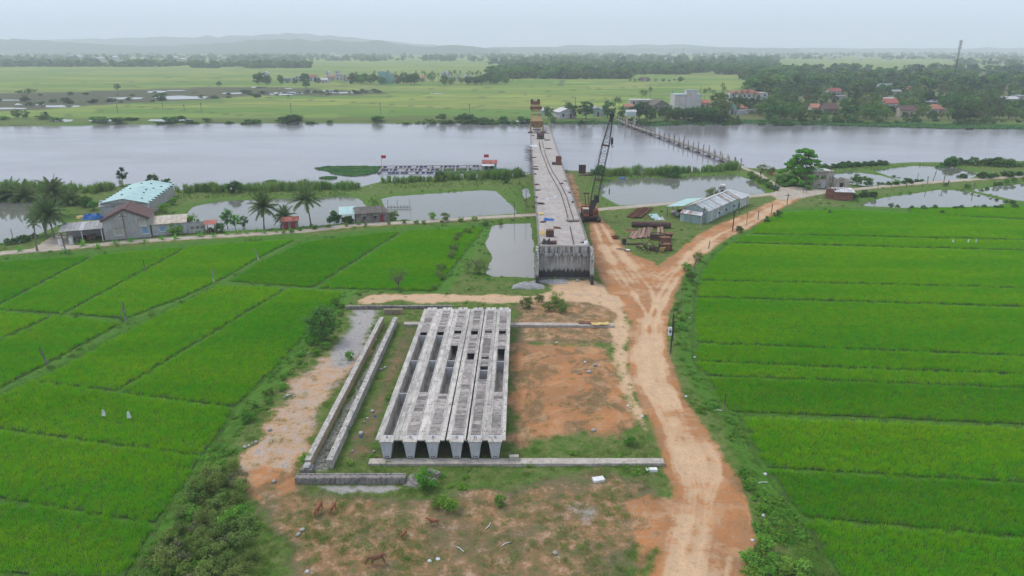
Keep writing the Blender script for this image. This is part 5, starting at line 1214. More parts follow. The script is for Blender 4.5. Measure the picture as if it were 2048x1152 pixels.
# shed with a white rust-streaked roof
o, w = frame(G(306, 472.5), G(375, 467), 'low grey house with a white roof streaked with rust', 'house', 'white_roof_house'); gable_wall(o, REND_L, w, 4.6, 2.5, 0)
sheets(o, 'roof_sheet', ZOCH, (-.3, -.4, 2.55), (w + .2, -.4, 2.55), (w + .2, 4.9, 3.3), (-.3, 4.9, 3.3), 7); window(o, 1.5, .9, 1.1, 1.1, WHITE, BLUEP); MB().bb(-.1, w + .1, -.35, -.004, -.2, .15).build('plinth', CONC_OLD, o)
o, w = frame(G(377, 467), G(408, 464.5), 'roofless grey block yard wall right of the white roofed house', 'wall', 'yard_wall')
m = MB(); m.bb(0, w, 0, .2, -.2, 2.3); m.bb(w - .2, w, .2, 4, -.2, 2.2); m.build('wall', REND, o); MB().bb(-.02, w + .02, -.03, .25, 2.303, 2.4).build('coping', CONC_OLD, o)
for i in range(3): MB().bb(.6 + i * 1.0, 1.3 + i * 1.0, -.04, -.003, .9, 1.5).build('vent_block', CONC_OLD, o)
p = G3(391, 461); o = tag(MB().tube([(-.5, 0, .3), (.5, 0, .3)], .28, 12).build('basin', WHITE), 'white basin lying before the yard wall', 'basin'); o.location = (p.x - .3, p.y - 1.2, .1)
def stall(label, pa, pb, dep, h0, h1, roofm, name='stall', cat='stall', n=4, clutter=True, ov=.3, back=None, posts=WOOD):
    o, w = frame(pa, pb, label, cat, name)
    for x in (0.05, w - .05):
        MB().bar((x, .05, -.2), (x, .05, h0), .14).build('post', posts, o); MB().bar((x, dep - .05, -.2), (x, dep - .05, h1), .14).build('post', posts, o)
    if w > 5:
        for k in range(1, int(w // 3)): MB().bar((w * k / (w // 3), .05, -.2), (w * k / (w // 3), .05, h0), .14).build('post', posts, o)
    sheets(o, 'roof_sheet', roofm, (-ov, -ov, h0), (w + ov, -ov, h0), (w + ov, dep + ov, h1), (-ov, dep + ov, h1), n)
    if back: MB().bb(0, w, dep - .12, dep, -.2, h1 - .05).build('back_wall', back, o)
    if clutter:
        r = random.Random(int(w * 100))
        for k in range(5): MB().box((r.uniform(.4, w - .4), r.uniform(.6, dep - .4), .35), (r.uniform(.4, .9), r.uniform(.4, .8), r.uniform(.4, 1.1)), r.uniform(0, 1)).build('stored_goods', r.choice((STEEL, WOOD, RUST, OLDWALL)), o)
    return o, w
stall('small open stall with a red roof beside the block wall', G(411, 466), G(431, 465), 2.4, 1.9, 2.2, TILE, n=3)
o, w = stall('open verandah with grey sheet roof left of the gabled house', G(126, 489), G(207, 482), 5.0, 2.7, 3.3, [FIBRO, FIBRO, REND_L], 'verandah', 'verandah', 9, posts=WHITE, back=REND)
for px, py in ((122, 493), (144, 490)):
    p = G3(px, py); o = thing('gate_post', 'white masonry gate post %s of the farm entrance' % ('on the left' if px < 130 else 'on the right'), 'gate post', p); MB().bb(-.28, .28, -.28, .28, -.2, 1.7).build('shaft', WHITE, o); MB().bb(-.36, .36, -.36, .36, 1.703, 1.85).build('cap', CONC_OLD, o)
p = G3(186, 437); o = thing('tarp_covered_pile', 'heap under a blue tarpaulin left of the cyan shed', 'covered pile', p); crumple(31, 2.2, 1.6, 1.5).build('tarpaulin', BLUE_T, o); MB().lump((-2.6, -.4, .3), (2.2, 1.8, 1.0), 3).build('soil', YEL, o); MB().bar((-1.5, .6, 1.2), (2.4, .9, 1.5), .12).build('pole', WOOD, o)
# red hut
o, w = frame(G(566, 459), G(597, 457), 'tiny brick-red hut with a red tiled roof between coconut palms', 'hut', 'red_hut'); gable_wall(o, OLDWALL, w, 2.6, 1.8, 0)
sheets(o, 'roof_sheet', TILE, (-.3, -.4, 1.8), (w + .3, -.4, 1.8), (w + .3, 1.3, 2.5), (-.3, 1.3, 2.5), 5); sheets(o, 'roof_sheet', TILE, (w + .3, 3.0, 1.8), (-.3, 3.0, 1.8), (-.3, 1.3, 2.5), (w + .3, 1.3, 2.5), 5)
MB().bb(.3, 1.2, -.05, -.003, 0, 1.5).build('door', REDDOOR, o); MB().bb(1.7, 2.7, -.05, -.003, .2, 1.5).build('door', REDDOOR, o)
# old stone house with cyan lean-to
o, w = frame(G(714, 448), G(779, 443.5), 'old blackened stone house with dark door beside the pond', 'house', 'old_house'); gable_wall(o, OLDWALL, w, 5.2, 2.3, 0)
sheets(o, 'roof_course', OLDTILE, (-.3, -.35, 2.35), (w - 1.4, -.35, 2.35), (w - 1.4, 2.6, 3.35), (-.3, 2.6, 3.35), 9); sheets(o, 'roof_course', OLDTILE, (w - 1.4, 5.5, 2.35), (-.3, 5.5, 2.35), (-.3, 2.6, 3.35), (w - 1.4, 2.6, 3.35), 9)
m = MB(); m.add([(w - 1.35, -.3, 2.36), (w + .25, -.2, 2.0), (w + .25, 5.4, 2.0), (w - 1.35, 5.5, 2.36), (w - 1.35, 2.6, 3.3)], [(0, 1, 4), (1, 2, 4), (2, 3, 4), (3, 0, 4), (0, 3, 2, 1)]); m.build('hip_end', OLDTILE, o)
for x in (1.4, 3.9): window(o, x, .9, .7, .8, OLDWALL, DARK, bars=1)
MB().bb(w - 2.1, w - 1.3, -.04, -.003, 0, 1.9).build('door', REDDOOR, o); MB().bb(w - 2.4, w - 1.0, -.6, -.003, 2.0, 2.1).build('door_hood', OLDWALL, o); MB().bb(.3, w + .2, -1.2, -.3, -.1, .12).build('front_step', STRIP, o)
stall('open lean-to with pale cyan roof left of the old stone house', G(682, 446), G(711, 444.5), 4.2, 2.0, 2.8, CYAN, 'lean_to', 'lean-to', 5)

# long corrugated shed
sA, sB = Vector(G(1414, 446.5)), Vector(G(1476, 417)); sd = sB - sA; SL = sd.length; srz = atan2(-sd.x, sd.y)
shed = thing('corrugated_shed', 'long corrugated shed with patchwork white and rusty roof beside the dirt road', 'shed', (sA.x, sA.y, 0), srz)
sw, eh_, rh_ = 6.0, 2.9, 1.3
sheets(shed, 'wall_sheet', [CYAN_W, CYAN_W, CYAN_W, ZINC, REND_L], (0, 0, -.1), (0, SL, -.1), (0, SL, eh_), (0, 0, eh_), 30, lift=.0, seed=4)
sheets(shed, 'wall_sheet', [CYAN_W], (-sw, 0, -.1), (0, 0, -.1), (0, 0, eh_), (-sw, 0, eh_), 6, lift=0, seed=5)
sheets(shed, 'wall_sheet', [CYAN_W], (-sw, SL, -.1), (-sw, 0, -.1), (-sw, 0, eh_), (-sw, SL, eh_), 10, lift=0, seed=6)
sheets(shed, 'wall_sheet', [CYAN_W], (0, SL, -.1), (-sw, SL, -.1), (-sw, SL, eh_), (0, SL, eh_), 5, lift=0, seed=7)
m = MB(); m.add([(-sw, -.03, eh_), (0, -.03, eh_), (-sw / 2, -.03, eh_ + rh_ - .05), (-sw, .05, eh_), (0, .05, eh_), (-sw / 2, .05, eh_ + rh_ - .05)], [(0, 1, 2), (5, 4, 3), (0, 3, 4, 1), (1, 4, 5, 2), (2, 5, 3, 0)]); m.build('gable_panel', CYAN_W, shed)
sheets(shed, 'roof_sheet', [ZINC, ZINC, ZINC, ZINC, CYAN_W, ZRUST], (.35, -.4, eh_ - .1), (.35, SL + .3, eh_ - .1), (-sw / 2, SL + .3, eh_ + rh_), (-sw / 2, -.4, eh_ + rh_), 30, lift=.04, seed=11)
sheets(shed, 'roof_sheet', [ZRUST, ZRUST, ZINC, ZINC], (-sw - .3, SL + .3, eh_ - .1), (-sw - .3, -.4, eh_ - .1), (-sw / 2, -.4, eh_ + rh_), (-sw / 2, SL + .3, eh_ + rh_), 26, lift=.04, seed=12)
MB().bb(-sw / 2 - .18, -sw / 2 + .18, -.4, SL + .3, eh_ + rh_ + .06, eh_ + rh_ + .12).build('ridge_cap', ZINC, shed)
for y in (6.5, 11, 16): h_ = MB().bb(.07, .6, y, y + 1.0, 1.55, 1.6).build('hatch', ZINC, shed); MB().bb(.03, .06, y + .05, y + .95, .95, 1.5).build('hatch_opening', DARK, h_)
# its front annex, lean-to and rear end
fa = MB(); sheets(shed, 'annex_wall', [CYAN_W], (-sw + .1, -1.7, -.1), (-.9, -1.7, -.1), (-.9, -1.7, 1.9), (-sw + .1, -1.7, 1.9), 5, lift=0, seed=21)
sheets(shed, 'annex_wall', [CYAN_W], (-.9, -1.7, -.1), (-.9, -.05, -.1), (-.9, -.05, 1.9), (-.9, -1.7, 1.9), 2, lift=0, seed=22); sheets(shed, 'annex_wall', [CYAN_W], (-sw + .1, -.05, -.1), (-sw + .1, -1.7, -.1), (-sw + .1, -1.7, 1.9), (-sw + .1, -.05, 1.9), 2, lift=0, seed=23)
sheets(shed, 'annex_roof', [ZINC, ZINC, ZRUST], (-sw, -2.0, 1.95), (-.7, -2.0, 1.95), (-.7, -.1, 2.45), (-sw, -.1, 2.45), 6, seed=24)
sheets(shed, 'lean_to_roof', CYAN, (-sw - 4.6, SL * .62, eh_ - .5), (-sw - 4.6, .4, eh_ - .5), (-sw - .2, .4, eh_ + .25), (-sw - .2, SL * .62, eh_ + .25), 16, seed=25)
for k in range(5): MB().bar((-sw - 4.3, .7 + SL * .6 * k / 4, -.2), (-sw - 4.3, .7 + SL * .6 * k / 4, eh_ - .5), .14).build('lean_to_post', WOOD, shed)
r = random.Random(77)
for k in range(9): MB().box((-sw - r.uniform(.8, 3.8), r.uniform(1.0, 9), .4), (r.uniform(.5, 1.3), r.uniform(.5, 1.2), r.uniform(.5, 1.2)), r.uniform(0, 1.5)).build('stored_goods', r.choice((STEEL, RUST_D, OLDWALL, WOOD, ZINC)), shed)
rx = SL + .35; sheets(shed, 'rear_wall', [ZINC, REND_L, RUIN], (.3, rx, -.1), (.3, rx + 6, -.1), (.3, rx + 6, 2.4), (.3, rx, 2.4), 7, lift=0, seed=31); sheets(shed, 'rear_wall', [ZINC], (-5, rx + 6, -.1), (-5, rx, -.1), (-5, rx, 2.4), (-5, rx + 6, 2.4), 5, lift=0, seed=33)
sheets(shed, 'rear_roof', [ZINC, ZINC, CYAN_W], (.7, rx, 2.45), (.7, rx + 6.4, 2.45), (-5.2, rx + 6.4, 3.3), (-5.2, rx, 3.3), 7, seed=32)
p = G3(1442, 395); o = thing('water_tank', 'white water tank on a small block tower behind the long shed', 'water tank', p); MB().bb(-.7, .7, -.7, .7, -.2, 2.6).build('tower', WHITEW, o); MB().bb(-.35, .35, -.72, -.703, .9, 2.2).build('opening', DARK, o); MB().bb(-.85, .85, -.85, .85, 2.603, 2.75).build('platform', CONC_OLD, o)
MB().tube([(-.75, 0, 3.2), (.75, 0, 3.2)], .48, 14).build('tank', WHITE, o)

# ruin and brick hut at the junction
o, w = frame(G(1624, 377), G(1664, 376), 'ruined two-storey concrete house with empty openings under the big tree', 'ruin', 'ruined_house')
m = MB(); m.bb(0, w, 0, .25, -.3, 4.6); m.bb(0, .25, .253, 5, -.3, 4.7); m.bb(w - .25, w, .253, 5, -.3, 3.9); m.bb(.253, w - .253, 4.75, 5, -.3, 4.4); m.build('wall', RUIN, o)
MB().bb(-.2, w + .1, -.2, 4.9, 4.71, 4.9).build('roof_slab', RUIN, o); crumple(91, 2.2, 1.6, .25).build('loose_sheet', PLASTIC, o).location = (w * .55, 2.4, 4.9)
MB().bb(.7, 1.5, -.03, -.003, 2.6, 3.7).build('opening', DARK, o); MB().bb(2.6, 3.9, -.03, -.003, 0, 1.9).build('opening', REND_L, o); MB().bb(2.4, 3.6, -.03, -.003, 2.7, 3.6).build('opening', DARK, o)
o, w = frame(G(1668, 378), G(1697, 377), 'low roofless concrete wall remains right of the ruined house', 'ruin', 'ruined_wall'); m = MB(); m.bb(0, w, 0, .25, -.3, 2.3); m.bb(w - .25, w, .253, 4.5, -.3, 2.6); m.bb(.0, .25, .253, 4.5, -.3, 3.3); m.bb(.3, w * .5, 0.02, .22, 2.303, 3.0); m.build('wall', RUIN, o); MB().bb(w * .35, w * .6, -.03, -.003, .5, 1.7).build('opening', DARK, o)
o, w = frame(G(1650, 397), G(1669, 399), 'left taller half of the red brick hut at the lane', 'hut', 'brick_hut'); m = MB(); m.bb(0, w, 0, 3.4, -.3, 2.5); m.build('wall', BRICK, o); MB().bb(-.15, w - .02, -.15, 3.5, 2.503, 2.62).build('roof', TILE_D, o)
for i in range(8): MB().bb(-.025, w - .03, -.025, -.004, .1 + .3 * i, .36 + .3 * i).build('brick_course', BRICK, o)
o, w = frame(G(1669.5, 400.5), G(1705, 401.5), 'red brick hut with a white sheet roof weighed down by bricks', 'hut', 'brick_hut'); m = MB(); m.bb(0, w, 0, 3.6, -.3, 2.2); m.build('wall', BRICK, o)
sheets(o, 'roof_sheet', ZINC, (-.3, -.4, 2.25), (w + .4, -.4, 2.25), (w + .4, 3.9, 2.7), (-.3, 3.9, 2.7), 6)
for i in range(7): MB().bb(.02, w - .02, -.025, -.004, .1 + .3 * i, .36 + .3 * i).build('brick_course', BRICK, o)
r = random.Random(12)
for i in range(9): MB().box((r.uniform(.2, w - .2), r.uniform(.2, 3.4), 2.75), (.25, .14, .16), r.random() * 3).build('roof_weight', BRICK, o)

# ------------------------------------------------------------------ scrap yard between the roads
p = G3(1302, 455); o = thing('steel_pipe', 'big rusty steel pipe lying across the scrap yard', 'pipe', p, -.13)
m = MB(); nn = 22; L2 = 4.3; vs = []
for x, rr_ in ((-L2, .66), (L2, .66), (L2, .61), (-L2, .61)): vs += [(x, cos(2 * pi * k / nn) * rr_, .66 + sin(2 * pi * k / nn) * rr_) for k in range(nn)]
m.add(vs, [(j * nn + k, ((j + 1) % 4) * nn + k, ((j + 1) % 4) * nn + (k + 1) % nn, j * nn + (k + 1) % nn) for j in range(4) for k in range(nn)]); m.build('shell', RUST_D, o)
for x in (-2.0, 2.2): MB().bb(x - .2, x + .2, -.5, .5, -.05, .06).build('chock', WOOD, o)
def pile_of(name, label, cat, px0, px1, n, mat, wid, thick, lift=0.0, group=None):
    a0_, a1_ = [Vector(G(*q)) for q in px0]; b0_, b1_ = [Vector(G(*q)) for q in px1]; r = random.Random(n + int(px0[0][0]))
    for k in range(n):
        f = k / (n - 1) if n > 1 else 0; a = a0_.lerp(a1_, f); b = b0_.lerp(b1_, f) + Vector((r.uniform(-.3, .3), r.uniform(-.8, .8))); a = a + Vector((r.uniform(-.2, .2), r.uniform(-.6, .6)))
        d = b - a; L_ = d.length; z = lift + .05 + r.uniform(0, .25)
        o = MB(); o.profile([(-wid / 2, 0), (wid / 2, 0), (wid / 2, thick), (wid / 2 - .06, thick), (wid / 2 - .08, .06), (-wid / 2 + .08, .06), (-wid / 2 + .06, thick), (-wid / 2, thick)], (0, 0, 0), (0, L_, 0))
        o = o.build(name, mat); o.location = (a.x, a.y, z); o.rotation_euler = (r.uniform(-.01, .02), r.uniform(-.2, .2), atan2(-d.x, d.y)); tag(o, label + ', ' + ORDL[k], cat, group or label)
pile_of('sheet_pile', 'rusty sheet pile in the slanting stack behind the big pipe', 'sheet pile', ((1257, 436), (1279, 436)), ((1279, 418), (1304, 417)), 7, RUST, .55, .22)
PINK = M('pinkish_rust', (0.40, 0.255, 0.185), (0.28, 0.175, 0.13), 1.5, 0.9, stain=(0.14, 0.085, 0.065), stain_amt=0.5, rnd=0.25)
pile_of('sheet_pile', 'tan sheet pile in the flat row before the pipe', 'sheet pile', ((1259, 478), (1300, 476)), ((1268, 464), (1304, 457)), 9, PINK, .62, .14)
pile_of('sheet_pile', 'sheet pile of the separate pair right of the flat row', 'sheet pile', ((1317, 474), (1322, 473)), ((1319, 454), (1324, 454)), 2, PINK, .6, .14)
def yard(name, label, cat, px, py, parts, rz=0.0): return junk(name, label, cat, px, py, parts, z=0.0, rz=rz)
yard('rusty_sheet', 'dark rusty sheet lying left of the flat row of sheet piles', 'metal sheet', 1261, 461, [('sheet', crumple(101, 1.3, .9, .3), RUST)])
yard('pale_tarp', 'pale green sheet and white bags behind the big pipe', 'sheets', 1318, 439, [('sheet', MB().box((-1, .6, .7), (2.2, 1.6, .06), .4, .45), CYAN), ('bag', crumple(102, 1.3, .8, .7), PLASTIC), ('scrap', MB().bar((-3.4, .1, .2), (-1.6, .6, .9), .2), RUST)])
def crate_frame(w, d, h, t=.16):
    m = MB()
    for x in (0, w):
        for y in (0, d): m.bar((x, y, 0), (x, y, h), t)
    for z in (t / 2, h):
        m.bar((0, 0, z), (w, 0, z), t); m.bar((0, d, z), (w, d, z), t); m.bar((0, 0, z), (0, d, z), t); m.bar((w, 0, z), (w, d, z), t)
    return m
yard('steel_crate', 'dark rusty steel crate at the back of the scrap heap', 'steel crate', 1302, 480, [('frame', crate_frame(2.6, 1.8, 1.1), RUST_D), ('panel', MB().bb(.1, 2.5, -.03, .03, .25, 1.0), RUST_D), ('panel', MB().bb(.1, 2.5, 1.0, 1.06, .2, 1.0), STEEL)], -.1)
yard('steel_crate', 'orange rusty steel crate right of the dark one', 'steel crate', 1323, 488, [('frame', crate_frame(1.9, 1.6, 1.2), RUST), ('panel', MB().bb(.1, 1.8, -.03, .03, .2, 1.1), RUST), ('lid', MB().bb(.05, 1.85, .05, 1.5, 1.21, 1.27), RUST)], .1)
yard('steel_crate', 'brown steel crate nearest the road fork', 'steel crate', 1322, 502, [('frame', crate_frame(2.1, 1.6, 1.2), RUST_D), ('panel', MB().bb(.1, 2.0, -.03, .03, .2, 1.1), RUST), ('lid', MB().bb(.05, 2.05, .05, 1.5, 1.21, 1.27), RUST)], .08)
yard('steel_hopper', 'greyish rusty hopper at the right end of the scrap yard', 'hopper', 1337, 478, [('cone', MB().tube([(0, 0, .1), (0, 0, 1.2)], [.5, .95], 14), RUST_D), ('rim', MB().tube([(0, 0, 1.2), (0, 0, 1.3)], 1.0, 14), RUST)])
r = random.Random(88); sc_parts = []
for k in range(30):
    a = Vector((r.uniform(-2.2, 2.2), r.uniform(-1.6, 1.6), r.uniform(.05, .6))); b = a + Vector((r.uniform(-1.6, 1.6), r.uniform(-1.2, 1.2), r.uniform(.1, 1.4))); sc_parts.append(('bar', MB().bar(a, b, r.uniform(.08, .18)), r.choice((RUST, RUST_D, RUST_D, STEEL))))
sc_parts += [('truss', crate_frame(3.0, .6, .7, .12), RUST_D), ('plate', MB().box((2.2, -.7, .6), (1.1, .1, 1.1), .3, .5), YEL)]
yard('scrap_heap', 'tangled heap of rusty lattice steel with a tan plate at the fork', 'scrap heap', 1300, 503, sc_parts)
yard('rusty_lump', 'rusty lump of machinery at the left edge of the scrap yard', 'machinery', 1231, 477, [('block', MB().lump((0, 0, .4), (1.6, 1.1, .9), 9), RUST), ('shaft', MB().tube([(-.9, 0, .4), (.9, .1, .4)], .16, 10), RUST_D)])
yard('steel_drum', 'dark upright drum beside rusty rods', 'drum', 1248, 488, [('body', MB().tube([(0, 0, 0), (0, 0, 1.1)], .45, 16), STEEL), ('rim', MB().tube([(0, 0, 1.1), (0, 0, 1.16)], .48, 16), RUST_D)])
yard('iron_rods', 'rusty rods on the ground left of the scrap heap', 'rods', 1270, 489, [('rod', MB().bar((-1.6, -.2 + .25 * k, .1), (1.8, .1 + .2 * k, .15), .14), RUST if k % 2 else STEEL) for k in range(4)])
yard('timber_offcuts', 'planks and white drum lid at the front of the scrap yard', 'offcuts', 1248, 500, [('plank', MB().bar((-1.4, .8, .1), (.2, -.2, .12), .3, .1), WOOD), ('plank', MB().bar((-.9, 1.1, .1), (.4, .2, .12), .25, .1), PINK), ('lid', MB().tube([(.7, -.5, .05), (.7, -.5, .22)], .45, 14), WHITE), ('tyre', MB().tube([(.6, -.6, 0), (.6, -.6, .08)], .6, 14), STEEL)])
yard('standing_sheet_pile', 'dark brown sheet piles standing upright at the river bank', 'sheet pile', 1164, 347, [('pile', MB().profile([(-.4, 0), (.4, 0), (.4, 2.8), (-.4, 2.8)], (-.7 + .75 * k, 0, 0), (-.7 + .75 * k, .12 + .1 * (k % 2), 0)), RUST_D) for k in range(3)])
yard('bank_debris', 'dark timber and steel debris below the standing sheet piles', 'debris', 1168, 351, [('beam', MB().bar((-1.8 + .6 * k, -1 + .3 * (k % 3), .1), (1.0 + .5 * k, .8 - .4 * (k % 2), .5 + .2 * (k % 3)), .22), (RUST_D, WOOD, STEEL)[k % 3]) for k in range(7)])

# ------------------------------------------------------------------ on the river and ponds
BARREL = M('blue_barrel', (0.035, 0.13, 0.42), (0.03, 0.10, 0.32), 2, 0.5)
GREYW = M('weathered_plank', (0.288, 0.256, 0.224), (0.208, 0.184, 0.160), 2, 0.95)
fA = G3(756, 347, ZR); fB = G3(962, 345, ZR); fC = G3(764, 334.5, ZR)
farm = thing('fish_farm', 'floating fish cages of plank walkways on blue barrels', 'fish farm', fA, atan2(fB.y - fA.y, fB.x - fA.x)); FL = (fB - fA).length; FD = fC.y - fA.y
barrel_me = MB().tube([(-.55, 0, 0), (.55, 0, 0)], .33, 12).mesh('barrel')
for row in range(3):
    y = FD * row / 2
    for dy_ in (-.35, .35): MB().bb(0, FL, y + dy_ - .13, y + dy_ + .13, .36, .46).build('walkway_plank', GREYW, farm)
for k in range(9):
    x = FL * k / 8 * .985 + .3
    MB().bb(x - .3, x + .3, -.6, FD + .6, .47, .56).build('cross_plank', GREYW, farm)
    for row in range(3):
        for dx_ in ((-.65, .65) if (k + row) % 3 else (0,)):
            if 0 < x + dx_ < FL + 1: obj('barrel', barrel_me, BARREL, farm, (x + dx_, FD * row / 2, .05))
for k in range(8):
    x = FL * (k + .5) / 8
    for row in range(3):
        if (k * 3 + row) % 2: obj('barrel', barrel_me, BARREL, farm, (x, FD * row / 2, .05))
REDF = M('red_flag', (0.58, 0.03, 0.045), (0.48, 0.03, 0.04), 2, 0.8)
def flag(label, p, h):
    o = thing('flag', label, 'flag', p); MB().tube([(0, 0, -.3), (0, 0, h)], .05, 6).build('pole', GREYW, o); m = MB(); n_ = 5
    for k in range(n_): m.hexa([Vector((.05 + 1.5 * a / n_, .12 * sin(a * 1.6) + b, h - 1.05 + c * 1.0)) for c in (0, 1) for a, b in ((k, 0), (k + 1, 0), (k + 1, .03), (k, .03))])
    m.build('cloth', REDF, o)
flag('red flag on a pole at the left end of the floating fish cages', fA + Vector((.2, FD * .5, .5)), 4.6)
hb_ = G3(965, 345, ZR); hbo = thing('houseboat', 'small floating hut with red roof at the right end of the fish cages', 'floating hut', hb_, 0.0)
MB().bb(-.3, 4.9, -.4, 4.2, .1, .45).build('raft', GREYW, hbo); m = MB(); m.bb(0, 4.6, 1.6, 1.72, .45, 2.7); m.bb(0, .12, 1.72, 4, .45, 2.7); m.bb(4.48, 4.6, 1.72, 4, .45, 2.7); m.bb(.12, 4.48, 3.88, 4, .45, 2.7); m.build('wall', TEALW, hbo)
MB().bb(.8, 1.7, 1.55, 1.597, .5, 2.2).build('door', DARK, hbo); MB().bb(2.4, 3.6, 1.55, 1.597, 1.0, 2.2).build('window', DARK, hbo)
sheets(hbo, 'roof_sheet', TILE, (-.3, 1.3, 2.75), (4.9, 1.3, 2.75), (4.9, 4.3, 3.5), (-.3, 4.3, 3.5), 6); sheets(hbo, 'awning', ZINC, (-.2, -.5, 2.2), (4.0, -.5, 2.2), (4.0, 1.5, 2.65), (-.2, 1.5, 2.65), 4)
for x in (0, 1.9, 3.8): MB().bar((x, -.3, .45), (x, -.3, 2.2), .1).build('awning_post', GREYW, hbo)
for x in (.2, 1.6, 3.0, 4.4): obj('barrel', barrel_me, BARREL, hbo, (x, -.3, .05))
flag('red flag above the roof of the floating hut', hb_ + Vector((.5, 3.0, 3.2)), 2.4)
def boat(label, p, L, wid, rz, mat, name='boat', cover=None):
    o = thing(name, label, 'boat', p, rz); N_ = 12; vs = []; fs = []
    for i in range(N_ + 1):
        t_ = i / N_ * 2 - 1; wv = wid / 2 * (1 - abs(t_) ** 2.6) + .03; z = .42 + .75 * max(0, t_) ** 3 * wid + .35 * max(0, -t_) ** 4 * wid; x = t_ * L / 2
        vs += [(x, -wv, z), (x, -wv * .62, -.12), (x, wv * .62, -.12), (x, wv, z), (x, wv * .86, z - .05), (x, wv * .5, .02), (x, -wv * .5, .02), (x, -wv * .86, z - .05)]
    for i in range(N_):
        for k in range(8): fs.append((i * 8 + k, i * 8 + (k + 1) % 8, (i + 1) * 8 + (k + 1) % 8, (i + 1) * 8 + k))
    fs += [tuple(range(7, -1, -1)), tuple(N_ * 8 + k for k in range(8))]
    MB().add(vs, fs).build('hull', mat, o)
    for x in (-.25, .1, .3): MB().bb(x * L - .12, x * L + .12, -wid * .40, wid * .40, .26, .31).build('thwart', GREYW, o)
    if cover: MB().bb(-L * .36, -L * .1, -wid * .38, wid * .38, .32, .95).build('cabin', cover, o)
    return o
BOATB = M('faded_blue_boat', (0.13, 0.26, 0.36), (0.09, 0.18, 0.26), 2, 0.7)
boat('long blue wooden boat moored beside the floating hut', G3(1012, 344, ZR) + Vector((0, 0, .05)), 8.6, 1.9, .0, BOATB, cover=BLUE_T)
boat('dark small boat on the river near the far bank', G3(585, 249, ZR) + Vector((0, 0, .05)), 7.0, 1.6, .05, STEEL)
boat('tiny dark boat far right on the river', G3(1939, 259, ZR) + Vector((0, 0, .05)), 4.5, 1.3, .2, STEEL)
o = thing('raft', 'small blue covered raft on the pond behind the crane', 'raft', G3(1245, 359, ZP), -.15); MB().bb(-1.7, 1.7, -.8, .8, .0, .25).build('deck', GREYW, o); crumple(55, 1.2, .6, .6).build('cover', BLUE_T, o).location = (0, 0, .25)
for i, (px, py, l, rz_, lab) in enumerate(((1299, 358.5, 5.5, -.55, 'floating barrel string jutting into the middle pond'), (1358, 352.5, 8.5, .03, 'row of small floats along the far bank of the middle pond'))):
    o = thing('float_row', lab, 'floats', G3(px, py, ZP), rz_)
    MB().bb(-l / 2, l / 2, -.12, .12, .25, .33).build('plank', GREYW, o)
    for k in range(int(l / .8)): MB().tube([(-l / 2 + .4 + .8 * k - .3, 0, .05), (-l / 2 + .4 + .8 * k + .3, 0, .05)], .22, 8).build('float', GREYW, o)
# timber staging in the dock pond
o = thing('pond_staging', 'low timber staging on stakes in the square pond', 'staging', G3(774, 417, ZP), .03)
MB().bb(0, 6.2, -.2, .2, .28, .36).build('plank', GREYW, o)
for k in range(8): MB().bar((.2 + .8 * k, 0, -.8), (.2 + .8 * k + .05, 0, .9 + (1.4 if k in (0, 3, 7) else 0)), .09).build('stake', WOOD, o)
for k in range(7): MB().lump((.5 + .8 * k, -.15, .42), (.35, .3, .25), k).build('net_float', STEEL, o)
# the long timber footbridge on trestles and its gate tower
FB = [G3(x, y, ZR) for x, y in ((1229, 240), (1251, 250.5), (1284, 263), (1319, 275), (1358, 289), (1396, 303), (1428, 315), (1457, 326.5), (1482, 336))]
fbr = thing('footbridge', 'long low timber footbridge with upright posts crossing the river', 'footbridge', FB[0]); acc = 0
for a, b in zip(FB[:-1], FB[1:]):
    a_, b_ = a - FB[0], b - FB[0]; L_ = (b_ - a_).length; n_ = max(1, int(L_ / 5.2)); dr = (b_ - a_).normalized(); sd_ = Vector((-dr.y, dr.x, 0))
    MB().bar(a_ + Vector((0, 0, 1.12)), b_ + Vector((0, 0, 1.12)), 1.9, .14).build('deck', GREYW, fbr)
    for sg in (-1, 1): MB().bar(a_ + sd_ * sg * .95 + Vector((0, 0, .92)), b_ + sd_ * sg * .95 + Vector((0, 0, .92)), .16, .24).build('stringer', WOOD, fbr); MB().bar(a_ + sd_ * sg * 1.05 + Vector((0, 0, 2.1)), b_ + sd_ * sg * 1.05 + Vector((0, 0, 2.1)), .05).build('rope_rail', GREYW, fbr)
    for k in range(n_):
        q = a_.lerp(b_, (k + .5) / n_); acc += 1
        for sg in (-1, 1): MB().bar(q + sd_ * sg * 1.05 + Vector((0, 0, -2)), q + sd_ * sg * 1.1 + Vector((random.uniform(-.1, .1), 0, 3.0 + random.uniform(-.3, .6))), .26).build('post', WOOD, fbr)
        MB().bar(q - sd_ * 1.5 + Vector((0, 0, .7)), q + sd_ * 1.5 + Vector((0, 0, .7)), .2).build('cross_beam', WOOD, fbr)
        if acc % 2: MB().bar(q - sd_ * 1.2 - dr * 1.6 + Vector((0, 0, .12)), q - sd_ * 1.2 + dr * 1.6 + Vector((0, 0, .12)), 1.1, .5).build('pontoon', STEEL, fbr)
tw = G3(1261, 252, ZR); o = thing('gate_tower', 'small cyan-roofed sluice house on tall concrete legs beside the footbridge', 'sluice tower', tw, .1)
for x in (-2.2, 2.2):
    for y in (0, 2.8): MB().bb(x - .3, x + .3, y - .3, y + .3, -2, 5.2).build('leg', CREAMW, o)
MB().bb(-2.8, 2.8, -.6, 3.4, 5.2, 5.55).build('platform', CREAMW, o); MB().bb(-2.5, 2.5, -.3, 3.1, 5.55, 7.4).build('cabin', CYAN, o); MB().bb(-2.6, 2.6, -.36, -.303, 6.7, 7.1).build('window_band', WHITE, o)
